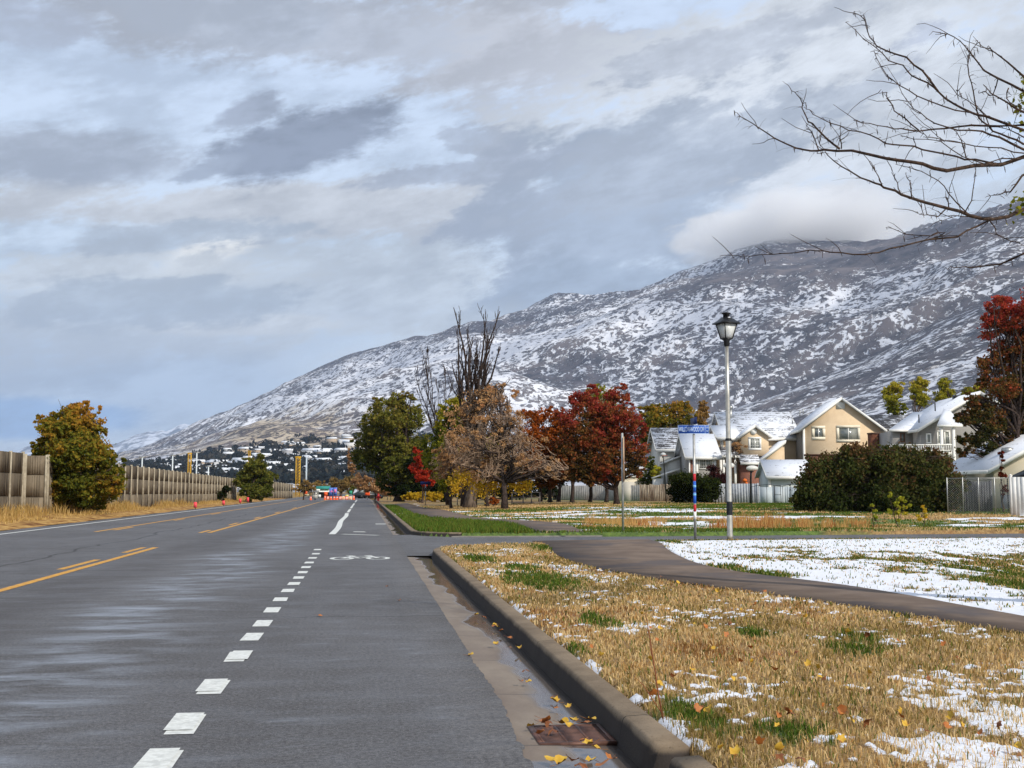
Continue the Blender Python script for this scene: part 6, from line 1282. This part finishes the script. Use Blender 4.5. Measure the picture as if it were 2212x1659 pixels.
# metal gate under the trees
d = 84; T = thing('metal_gate', W(1105, 1058, d) * [1, 1, 0], 'rusty tubular metal gate standing in the shade right of the front tan tree', 'gate'); RUST = mat('gate_steel', lin(104, 98, 92), lin(132, 122, 112), 6, .7)
zt_, zb_ = W(1140, 1063, d)[2], .35; xs_ = [W(x, 1058, d) for x in (1106, 1130, 1148, 1166)]
for q in xs_: b = MB(); b.tube([(q[0], q[1], -.05), (q[0], q[1], zt_)], .045, 7); b.build('post', [RUST], T)
b = MB()
for z in (zt_ - .03, zt_ * .66, zb_): b.tube([(xs_[0][0], xs_[0][1], z), (xs_[-1][0], xs_[-1][1], z)], .035, 6)
b.tube([(xs_[1][0], xs_[1][1], zt_ * .66), (xs_[0][0] + .1, xs_[0][1], zt_ - .05)], .025, 5); b.tube([(xs_[1][0], xs_[1][1], zt_ - .05), (xs_[2][0], xs_[2][1], zt_ * .66)], .025, 5); b.build('rails', [RUST], T)

# ------------------------------------------------------------------ basketball hoops
def hoop(label, px, pyb, d, bx, by, bw, bh, m, tall=.06, back=True):
    q = W(px, 1090, d); T = thing('basketball_hoop', (q[0], q[1], .1), label, 'basketball hoop'); c0 = W(bx, by, d); b = MB(); b.tube([(q[0], q[1], 0), (q[0] * .4 + c0[0] * .6, q[1], c0[2] - .6), (c0[0], q[1] - .1, c0[2])], tall, 8); b.build('pole', [BLACKM], T)
    b = MB(); w_, h_ = bw * d / F / 2, bh * d / F / 2; pts = [(c0[0] + w_ * math.cos(t) * (1 if abs(math.cos(t)) < .8 else .98), q[1] - .3, c0[2] + h_ * (math.sin(t) if math.sin(t) > 0 else math.sin(t) * .8)) for t in np.linspace(0, 2 * math.pi, 22, endpoint=False)]
    b.prism(pts[::-1], (0, .05, 0)); b.build('backboard', [m], T)
    b = MB(); b.tube([(c0[0] + .23 * math.cos(t), q[1] - .62 + .23 * math.sin(t), c0[2] - h_ * .55) for t in np.linspace(0, 2 * math.pi, 16)], .012, 5); b.build('rim', [mat('rim_orange', lin(190, 80, 40), None, 1, .5)], T)
    b = MB()
    if back:
        for s_ in (-1, 1): b.tube([(c0[0], q[1] - .12, c0[2] - .25), (c0[0] + s_ * w_ * .5, q[1] - .24, c0[2] + h_ * .5)], .03, 5)
        b.build('brace', [BLACKM], T)
BB = mat('backboard_white', lin(206, 206, 202), lin(216, 216, 212), 2, .5)
hoop('basketball hoop with a round white backboard left of the brick wall', 1565, 0, 93, 1575, 1006, 26, 14, BB)
hoop('basketball hoop with a fan shaped pale backboard in front of the brick wall', 1622, 0, 80, 1624.5, 1012, 27, 13, BB, .07)
hoop('thin basketball hoop with a small clear backboard beside the weathered fence', 1440, 0, 90, 1433, 982, 12, 9, mat('clear_board', lin(176, 180, 182), None, 1, .3), .04)
b = MB()
for i, (x, y, s) in enumerate(((1560, 1036, .22), (1562, 1043, .16), (1609, 1038, .20), (1612, 1044, .14))):
    q = W(x, y, 97); b = MB(); b.lathe(q, [(.02, -.75 * s), (.7 * s, -.6 * s), (s, -.1 * s), (.85 * s, .45 * s), (.25 * s, .7 * s), (.08 * s, .95 * s), (0, s)], 12); o = b.build('pumpkin', [mat('pumpkin_orange', lin(206, 96, 30), lin(224, 120, 44), 4, .6)], None, smooth=True)
    put(o, ('larger', 'smaller')[i % 2] + ' orange pumpkin on the porch steps, ' + ('left' if i < 2 else 'right') + ' side of the lamp post', 'pumpkin', 'porch pumpkins')
T = thing('porch_steps', W(1585, 1058, 97.3) * [1, 1, 0], 'brown front steps with pumpkins below the tan house porch', 'steps'); q = W(1585, 1050, 97.6); b = MB()
for k in range(3): b.box(q[0] - 1.5, q[0] + 1.5, q[1] - .5 + .3 * k, q[1] - .2 + .3 * k, 0, W(1585, 1052, 97.6)[2] + .15 * k)
b.build('treads', [mat('brown_step', lin(120, 84, 60), None, 1, .9)], T)

# ------------------------------------------------------------------ small roadside things
def post(name, label, cat, x, y, d, ytop, r, m, n=8, group=None):
    q = W(x, y, d); T = thing(name, (q[0], q[1], 0), label, cat, group); b = MB(); zt_ = W(x, ytop, d)[2]; b.lathe((q[0], q[1], 0), [(r, -.1), (r * .8, zt_), (0, zt_ + .01)], n); b.build('post', [m], T, smooth=True); return T, (q[0], q[1], zt_)
T, q = post('stop_sign', 'small red stop sign far off in front of the dark thicket', 'stop sign', 844, 1080, 140, 1045, .06, STEEL)
b = MB(); b.prism([(q[0] + .42 * math.cos(R(22.5 + 45 * k)), q[1] - .1, q[2] - .35 + .42 * math.sin(R(22.5 + 45 * k))) for k in range(8)][::-1], (0, .03, 0)); pnl = b.build('panel', [RED], T)
text_mesh('STOP', .26, WHITE, T, np.array([q[0], q[1] - .1, q[2] - .35]), (1, 0, 0), (0, 0, 1), .85).parent = pnl
T, q = post('street_name_sign', 'distant small pale street name plate on a post near the road end', 'street sign', 811, 1080, 150, 1042, .06, STEEL)
b = MB(); b.box(q[0] - .45, q[0] + .45, q[1] - .1, q[1] - .07, q[2] - .1, q[2] + .2); b.build('name_plate', [mat('pale_plate', lin(170, 196, 208), None, 1, .5)], T)
T, q = post('street_name_sign', 'blue street name plate on a grey post in front of the yellow shrub', 'street sign', 919, 1096, 88, 1046, .04, STEEL)
b = MB(); b.box(q[0] - .4, q[0] + .4, q[1] - .08, q[1] - .05, q[2] - .02, q[2] + .2); b.build('name_plate', [NAVY], T); b = MB(); b.lathe((q[0], q[1], 1.4 - .2), [(.09, 0), (.09, .25)], 8); b.build('box', [BLACKM], T)
post('pole', 'pale slim pole between the park trunks left of the thick grey one', 'pole', 988, 1096, 86, 1045, .05, STEEL)
post('pole', 'pale slim pole standing left of the small far stop sign', 'pole', 837, 1079, 142, 1058, .05, STEEL); post('pole', 'pale slim pole standing right of the small far stop sign', 'pole', 851, 1079, 142, 1056, .05, STEEL)
q = W(817, 1082, 126); T = thing('fire_hydrant', (q[0], q[1], 0), 'red fire hydrant at the far end of the green strip', 'fire hydrant'); REDP = mat('hydrant_red', lin(196, 40, 40), lin(206, 52, 48), 3, .5); c0 = (q[0], q[1], 0)
b = MB(); b.lathe(c0, [(.2, 0), (.2, .06), (.13, .08), (.13, .55), (.17, .57), (.17, .62), (.13, .64), (.12, .78), (.05, .86), (.04, .93)], 12); b.build('body', [REDP], T, smooth=True)
for s_ in (-1, 1): b = MB(); b.tube([(q[0] + s_ * .1, q[1], .48), (q[0] + s_ * .24, q[1], .48)], .07, 8); b.build('nozzle', [REDP], T)
PINK = mat('marker_pink', lin(226, 70, 84), lin(236, 90, 96), 3, .6)
for i, (x, y, h_, lab) in enumerate(((422, 1099, 16, 'tallest pink survey marker in the straw grass, leftmost of the row'), (483, 1092, 12, 'pink survey marker under the leaning juniper bush'), (519, 1088, 12, 'orange pink survey marker left of the round green tree'), (535.5, 1086, 13, 'pink survey marker below the round green tree, rightmost of the row'))):
    q = G(x, y, .05); dd = 2500 * 1.25 / (y - 1058); T = thing('survey_marker', (q[0], q[1], 0), lab, 'marker', 'survey markers along the shoulder'); b = MB(); w_ = .10; h = h_ * dd / F
    b.box(q[0] - .03, q[0] + .03, q[1] - .02, q[1] + .02, 0, h * .6); b.build('stake', [WOODF], T); b = MB(); b.box(q[0] - .11, q[0] + .10, q[1] - .035, q[1] - .022, h * .25, h); b.build('flag', [PINK], T)
# light poles and lattice masts behind the wall
for (x, yt, lab) in ((54, 993 - 6, 'thin light pole above the wall left of the gold tree'), (305, 988, 'thin light pole above the sound wall just right of the gold tree'), (371, 984, 'tall thin light pole left of the yellow lattice mast'), (423, 978, 'tall thin light pole right of the leftmost yellow lattice mast'), (449, 1008, 'short thin light pole farthest right behind the long wall')):
    T, q = post('light_pole', lab, 'light pole', x, 1070, 240, yt, .16, mat('pole_white', lin(196, 204, 208), None, 1, .5), group='light poles behind the sound wall'); b = MB(); b.box(q[0] - .7, q[0] + .7, q[1] - .12, q[1] + .12, q[2], q[2] + .18); b.build('lamp_head', [STEEL], T)
T, q = post('utility_pole', 'pale pole rising on the slope right of the biggest yellow lattice mast', 'pole', 661, 1066, 330, 988, .28, mat('pole_pale', lin(170, 182, 192), None, 1, .6))
YEL = mat('mast_yellow', lin(206, 160, 40), lin(222, 176, 60), 1, .6)
def mast(label, x, yb, yt, d, w):
    q = W(x, yb, d); T = thing('lattice_mast', (q[0], q[1], 0), label, 'mast', 'yellow lattice masts'); zt_ = W(x, yt, d)[2]; z0_ = max(0, W(x, yb, d)[2]); hw = w * d / F / 2; b = MB(); cs = [(q[0] + a * hw, q[1] + c_ * hw) for a, c_ in ((-1, -1), (1, -1), (1, 1), (-1, 1))]
    for c_ in cs: b.tube([(*c_, 0), (*c_, zt_)], hw * .16, 4)
    b.build('chords', [YEL], T); b = MB(); z = 0; st = hw * 1.5
    while z < zt_ - st:
        for i in range(4): a, c_ = cs[i], cs[(i + 1) % 4]; b.tube([(*a, z), (*c_, z + st)], hw * .10, 3); b.tube([(*a, z + st), (*c_, z + st)], hw * .10, 3)
        z += st
    b.build('lacing', [YEL], T); b = MB(); b.box(q[0] - hw * 1.5, q[0] + hw * 1.5, q[1] - hw, q[1] + hw, zt_, zt_ + hw * .7); b.build('head', [YEL], T)
mast('biggest yellow lattice mast, at the right end of the far sound wall', 643, 1060, 989, 215, 8.5)
mast('yellow lattice mast standing behind the middle of the long sound wall', 408, 1060, 980, 260, 6)
mast('thinnest and faintest yellow lattice mast, above the round green tree', 537, 1060, 975, 330, 4)
# gas station and road works at the end of the road
d = 185
def Bx(b, x0, y0, x1, y1, d, dep, m=0):
    p0 = W(x0, y1, d); p1 = W(x1, y0, d); b.box(p0[0], p1[0], p0[1], p0[1] + dep, max(-.1, p0[2]), p1[2], m)
def simple(name, label, cat, parts, d, group=None):
    q = W(parts[0][1], 1078, d); T = thing(name, (q[0], q[1], 0), label, cat, group)
    for (nm, x0, y0, x1, y1, dep, m, *off) in parts: b = MB(); Bx(b, x0, y0, x1, y1, d + (off[0] if off else 0), dep, 0); b.build(nm, [m], T)
    return T
GREYD = mat('dim_grey', lin(96, 94, 92), lin(120, 118, 114), 1, .8); TEAL = mat('teal_roof', lin(34, 122, 112), lin(44, 138, 126), 1, .6); ORG = mat('works_orange', lin(232, 84, 32), lin(244, 104, 50), 1, .5); CRM = mat('works_cream', lin(228, 216, 180), None, 1, .6); PB = mat('board_blue', lin(84, 116, 196), lin(104, 136, 212), 1, .6); PNK = mat('board_pink', lin(214, 120, 160), None, 1, .6); GRN = mat('sign_green', lin(50, 140, 110), None, 1, .6)
T = simple('fuel_canopy', 'long low white fuel station canopy at the end of the road', 'canopy', [('roof', 664, 1060.3, 716, 1063.2, 8, WHITE), ('roof_unit', 679, 1056.5, 690, 1060.2, 3, WHITE), ('building', 688, 1063.5, 714, 1079, 6, GREYD, 3), ('column', 674, 1063.3, 675.5, 1079, .5, GREYD), ('column', 686, 1063.3, 687.3, 1079, .5, GREYD), ('column', 665.5, 1063.3, 666.6, 1079, .5, GREYD)], 185)
T = thing('station_shop', W(698, 1075, 200) * [1, 1, 0], 'building with a teal roof behind the white fuel canopy', 'building'); b = MB(); Bx(b, 683, 1056, 714, 1079, 200, 8); b.build('wall', [CRM], T); p0 = W(681, 1056.3, 199.5); p1 = W(712, 1051, 199.5); b = MB(); b.prism([(p0[0], p0[1] - .5, p0[2]), (p0[0], p0[1] + 9, p0[2]), (p0[0], p0[1] + 4.2, p1[2] + .1)], (p1[0] - p0[0], 0, 0)); b.build('roof', [TEAL], T)
d = 158
simple('works_sign', 'orange works sign on a cream panel beside the small bare tree', 'sign', [('panel', 656, 1060, 664, 1067.4, .1, ORG), ('lower_panel', 656.3, 1067.5, 667, 1071, .1, CRM), ('leg', 659, 1071, 660, 1079, .1, GREYD)], d)
simple('service_board', 'pale blue service board with a pink square, left one of the pair', 'sign board', [('board', 711, 1053.5, 719.8, 1072, .15, PB), ('badge', 714, 1060, 718.5, 1063.5, .05, PNK, -.4), ('leg', 712, 1072, 713, 1079, .1, GREYD), ('leg', 718, 1072, 719, 1079, .1, GREYD)], d)
simple('service_board', 'blue service board with a pink round badge, right one of the pair', 'sign board', [('board', 720.2, 1053.2, 728, 1071, .15, PB, -.3), ('badge', 721.8, 1057, 726.6, 1064, .05, PNK, -.7), ('badge', 721.6, 1066.8, 727, 1070, .05, NAVY, -.7), ('leg', 724, 1071, 725, 1079, .1, GREYD)], d)
simple('direction_sign', 'small green road sign left of the white car', 'sign', [('panel', 754.5, 1060, 761, 1067.8, .1, GRN), ('leg', 757, 1067.8, 758, 1079, .1, GREYD)], d + 6)
simple('equipment_trailer', 'grey works trailer with boxes beside the leftmost barrel', 'trailer', [('body', 675.5, 1068.5, 685.5, 1077, 2, mat('trailer_grey', lin(168, 166, 158), None, 1, .6)), ('hood', 677, 1064.5, 683.5, 1068.3, 1.4, WHITE), ('wheel', 679.3, 1076, 682, 1080, .3, BLACKM, -.6)], d - 8)
simple('white_board', 'small square white notice board right of the grey trailer', 'board', [('panel', 687.5, 1068.5, 693, 1074.5, .1, WHITE), ('leg', 690, 1074.6, 690.8, 1079, .1, GREYD)], d - 3)
simple('works_sign', 'tall orange works sign behind the leftmost barriers', 'sign', [('panel', 700, 1062.5, 707.5, 1070.5, .1, ORG), ('leg', 703, 1070.6, 704, 1079, .1, GREYD)], d + 2)
def barrel(label, x, d, h_=7.6, w_=4.6):
    q = W(x, 1079.5, d); T = thing('traffic_barrel', (q[0], q[1], 0), label, 'traffic barrel', 'orange and white traffic barrels'); h = h_ * d / F; r = w_ * d / F / 2
    b = MB(); b.lathe((q[0], q[1], 0), [(r * 1.25, 0), (r * 1.25, .06), (r, .07), (r * .82, h), (r * .3, h + .03)], 12); b.build('body', [ORG], T, smooth=True)
    for k in (.3, .62): b = MB(); b.lathe((q[0], q[1], 0), [(r * (1.015 - .18 * k), h * k), (r * (1.015 - .18 * (k + .16)), h * (k + .16))], 12); b.build('white_band', [WHITE], T, smooth=True)
for x, lab in ((671.3, 'orange barrel left of the grey works trailer'), (702, 'orange barrel left of the blue service boards'), (715, 'orange barrel under the left blue service board'), (722, 'orange barrel under the gap of the blue service boards'), (728, 'orange barrel just right of the blue service boards'), (764, 'orange barrel at the right end of the barriers')): barrel(lab, x, 150 if x > 680 else 146, 8.5 if x in (702, 764) else 7.2)
def barrier(label, x0, x1, m, d):
    q = W((x0 + x1) / 2, 1079, d); T = thing('road_barrier', (q[0], q[1], 0), label, 'barrier', 'orange and white road barriers'); w_ = (x1 - x0) * d / F / 2; h = 7.2 * d / F; b = MB(); b.prism([(-.3 + q[0] * 0, 0, 0)] * 0 or [(q[0] - w_, q[1] - .3, 0), (q[0] - w_, q[1] + .3, 0), (q[0] - w_, q[1] + .12, h), (q[0] - w_, q[1] - .12, h)], (2 * w_, 0, 0)); b.build('body', [m], T)
    b = MB(); 
    for k in (-.6, .1): b.prism([(q[0] + w_ * k, q[1] - .31, h * .1), (q[0] + w_ * (k + .35), q[1] - .31, h * .1), (q[0] + w_ * (k + .65), q[1] - .16, h * .9), (q[0] + w_ * (k + .3), q[1] - .16, h * .9)], (0, .03, .0))
    b.build('stripe', [WHITE if m is ORG else ORG], T)
barrier('orange striped road barrier left of the blue service boards', 705, 711, ORG, 152); barrier('orange road barrier just right of the service boards', 731.5, 738, ORG, 152); barrier('cream road barrier between two orange ones', 738.5, 744.5, CRM, 152); barrier('orange road barrier right of the cream one', 745, 752, ORG, 152); barrier('pale orange road barrier left of the rightmost barrel', 752.5, 760.5, CRM, 152)
simple('arrow_board', 'small yellow light board above the orange barriers', 'sign', [('panel', 745.5, 1069, 753, 1072, .2, mat('works_yellow', lin(224, 206, 110), None, 1, .5)), ('leg', 749, 1072.1, 749.8, 1079, .1, BLACKM)], 154)
# white car far off
def car(label, x, yb, d, L_, m, rot=0.0):
    q = W(x, yb, d); T = thing('parked_car', (q[0], q[1], -.05), label, 'car'); c0, s0 = math.cos(rot), math.sin(rot); tr = lambda p_: (q[0] + p_[0] * c0 - p_[1] * s0, q[1] + p_[0] * s0 + p_[1] * c0, -.05 + p_[2]); h = L_ / 2
    b = MB(); b.prism([(-h, -.85, .3), (h, -.85, .3), (h, -.85, .75), (h * .55, -.85, .85), (h * .25, -.85, 1.35), (-h * .6, -.85, 1.38), (-h * .9, -.85, .9), (-h, -.85, .8)], (0, 1.7, 0), 0, tr); b.build('body', [m], T)
    b = MB(); b.prism([(h * .44, -.87, .87), (h * .20, -.87, 1.28), (-h * .56, -.87, 1.30), (-h * .8, -.87, .9)], (0, 1.74, 0), 0, tr); b.build('window', [GLASS], T)
    for sx_ in (-.6, .6):
        for sy_ in (-.88, .72): b = MB(); b.prism([(sx_ * h + .32 * math.cos(t), sy_, .32 + .32 * math.sin(t)) for t in np.linspace(0, 2 * math.pi, 14, endpoint=False)], (0, .18, 0), 0, tr); b.build('wheel', [BLACKM], T)
    return T
CARW = mat('car_white', lin(230, 230, 230), None, 1, .3, 0, .5); CARD = mat('car_dark', lin(40, 44, 46), None, 1, .3, 0, .5)
car('white car far off at the end of the road', 782, 1078, 178, 4.2, CARW, R(75)); car('dark car far off beside the street name plate', 800, 1078, 176, 5.0, CARD, R(10))
q = W(793.5, 1079, 150); T = thing('traffic_cone', (q[0], q[1], 0), 'tall orange folding works cone at the right end of the road works', 'cone'); b = MB(); b.lathe((q[0], q[1], 0), [(.35, .6), (.3, .9), (.12, 1.5), (.05, 1.75)], 8); b.build('cone', [ORG], T); b = MB(); b.tube([(q[0], q[1], 0), (q[0], q[1], .65)], .04, 6); b.build('leg', [GREYD], T)
p0 = W(795, 1062.5, 190); T = thing('low_building', (p0[0], p0[1], 0), 'low pale roofed building behind the road works at right', 'building'); b = MB(); Bx(b, 768, 1068, 812, 1079, 190, 8); b.build('wall', [GREYD], T); b = MB(); p1 = W(813, 1067.5, 189); p0 = W(766, 1068, 189); b.prism([(p0[0], p0[1], p0[2]), (p0[0], p0[1] + 10, p0[2]), (p0[0], p0[1] + 5, p0[2] + .9)], (p1[0] - p0[0], 0, 0)); b.build('roof', [RM], T)

# ------------------------------------------------------------------ storm drain, fallen leaves, weeds
q = G(1232, 1590, -.028); T = thing('storm_drain', (q[0], q[1], -.03), 'rusty brown cast iron drain grate in the gutter with leaves on it', 'drain grate'); IRON = mat('rusty_iron', lin(76, 52, 44), lin(108, 76, 64), 14, .55, .002, .4, metal=.2)
hx, hy = .205, .235; b = MB(); z0_, z1_ = -.034, -.012
for (a, c_, e, g_) in ((-hx, hx, -hy, -hy + .025), (-hx, hx, hy - .025, hy), (-hx, -hx + .02, -hy + .025, hy - .025), (hx - .02, hx, -hy + .025, hy - .025)): b.box(q[0] + a, q[0] + c_, q[1] + e, q[1] + g_, z0_, z1_)
b.build('frame', [IRON], T); b = MB()
for i in range(3):
    x0 = q[0] - hx + .02 + i * (2 * hx - .04) / 3; wcol = (2 * hx - .04) / 3; b.box(x0, x0 + .014, q[1] - hy + .025, q[1] + hy - .025, z0_, z1_ - .001)
    for k in range(15): yk = q[1] - hy + .03 + k * .0285; b.box(x0 + .0145, x0 + wcol - .0005, yk, yk + .019, z0_, z1_ - .002)
b.build('bars', [IRON], T); b = MB(); b.box(q[0] - hx, q[0] + hx, q[1] - hy, q[1] + hy, -.045, -.0345); b.build('pit_dark', [BLACKM], T)  # black plate stands in for the darkness below the bars
LEAFM = [mat('fallen_yellow', lin(186, 144, 44), lin(206, 170, 66), 30, .6, c3=lin(150, 96, 40), s3=14), mat('fallen_orange', lin(160, 92, 42), lin(180, 116, 56), 30, .6, c3=lin(120, 66, 36), s3=14), mat('fallen_brown', lin(112, 66, 38), lin(142, 88, 50), 30, .6)]
def leafmesh(name, m, s, curl):
    b = MB(); n = 11; R0 = [1, .72, .88, .62, .66, .35, .35, .66, .62, .80, .70]; R0 = [q * RNG.uniform(.78, 1.15) for q in R0]; an = [90 - i * 360 / n for i in range(n)]; vs = [(0, 0, 0)]
    for r, a in zip(R0, an): x, y = s * r * math.cos(R(a)), s * r * math.sin(R(a)); vs.append((x, y, curl * (x * x + .4 * y * y) / s + RNG.uniform(-.1, .1) * s))
    b.add(vs, [(0, 1 + (i + 1) % n, 1 + i) for i in range(n)]); b.tube([(0, -s * .15, 0), (s * .1, -s * .8, .1 * s), (s * .25, -s * 1.3, .25 * s)], s * .025, 3); return b
protos = []
for i in range(6):
    o = leafmesh('l', 0, .042, [.5, 1.1, -.8, 1.4, .4, .9][i]).build('fallen_leaf', [LEAFM[i % 3 if i < 5 else 0]], None); protos.append(o)
first = set()
def drop(i, x, y, z, tiltv, label, group, sc=1.0):
    if i not in first: first.add(i); o = protos[i]
    else: o = protos[i].copy(); COL.objects.link(o)
    o.location = (x, y, z); o.rotation_euler = (random.uniform(-tiltv, tiltv), random.uniform(-tiltv, tiltv), random.uniform(0, 6.28)); o.scale = (sc, sc, sc); put(o, label, 'leaf', group)
gl = [(1150, 1572), (1175, 1565), (1195, 1580), (1215, 1568), (1240, 1562), (1262, 1566), (1283, 1558), (1166, 1590), (1180, 1560), (1230, 1575), (1275, 1612), (1258, 1604), (1290, 1622), (1235, 1650), (1255, 1655), (1210, 1655), (1275, 1650), (1300, 1655), (1190, 1648), (1320, 1645), (1196, 1507), (1200, 1520), (1228, 1532), (1205, 1533), (1140, 1477), (1125, 1476), (1045, 1333), (1028, 1331), (1085, 1357), (1068, 1354), (1095, 1352), (1082, 1366), (1135, 1450), (1140, 1404), (1070, 1395), (1100, 1380), (1015, 1418), (862, 1298), (836, 1265), (590, 1515), (548, 1577), (690, 1330), (1030, 1577)]
for k, (x, y) in enumerate(gl):
    big_ = y > 1540; zc = (-.008 if y < 1540 or y > 1630 else .004) if x > 1000 else .006; q = G(x, y, zc + .004)
    if q[0] > 1.29: q[0] = 1.27
    if q[0] < .84 and y > 1500: continue
    onr = q[0] < .84
    drop([0, 1, 2, 3, 5, 4][k % 6], q[0], q[1], zc + .016 if not onr else .012, .35 if big_ else .2, ('%s leaf %s' % (['yellow', 'orange', 'dark brown', 'yellow', 'yellow', 'orange'][[0, 1, 2, 3, 5, 4][k % 6]], 'lying on or just above the rusty drain grate' if 1540 < y < 1630 else 'in the puddle below the rusty drain grate' if y >= 1630 else 'in the gutter, farther up the road than the drain grate')) if not onr else 'dry leaf lying on the asphalt lane', 'leaves in the gutter' if not onr else 'leaves on the asphalt', random.uniform(.85, 1.3) if big_ else random.uniform(.7, 1.1))
k = 0
for _ in range(900):
    if k >= 100: break
    x = RNG.uniform(1180, 2210); y = 1230 + 425 * RNG.uniform(0, 1) ** 1.1; q = G(x, y, .13)
    if not inpoly(q[0], q[1], VERGE) or q[0] < 1.56: continue
    drop([0, 1, 2, 3, 4, 5][k % 6], q[0], q[1], .15 + RNG.uniform(0, .03), 1.1, '%s leaf caught in the dry verge grass, %s' % (['yellow', 'orange', 'dark brown', 'yellow', 'orange', 'yellow'][k % 6], ('nearest the viewer' if y > 1520 else 'middle distance' if y > 1360 else 'far part') + (' on the kerb side' if x < 1650 else ' on the right side')), 'leaves in the verge grass', random.uniform(.45, .95)); k += 1
# thin dead weed beside the kerb
q = G(1430, 1545, .12); T = thing('weed', (q[0], q[1], .12), 'thin reddish dead weed stalk standing beside the kerb', 'weed'); s = np.linalg.norm(q) / F * 1.0; WEED = mat('weed_stem', lin(120, 66, 40), lin(146, 88, 56), 20, .8); b = MB()
pts = [W(x, y, 6.05) for x, y in ((1432, 1546), (1422, 1500), (1415, 1450), (1407, 1400), (1399, 1350), (1395, 1325))]; pts[0][2] = .11; b.tube(pts, [.0045, .004, .0035, .003, .0022, .0012], 6)
b.tube([pts[0] + [0, 0, .02], W(1412, 1515, 6.0), W(1390, 1480, 6.0), W(1368, 1460, 6.0)], [.003, .0025, .002, .001], 5); b.tube([pts[2], W(1409, 1420, 6.05), W(1402, 1390, 6.05)], [.002, .0015, .001], 5); b.build('stem', [WEED], T, smooth=True)
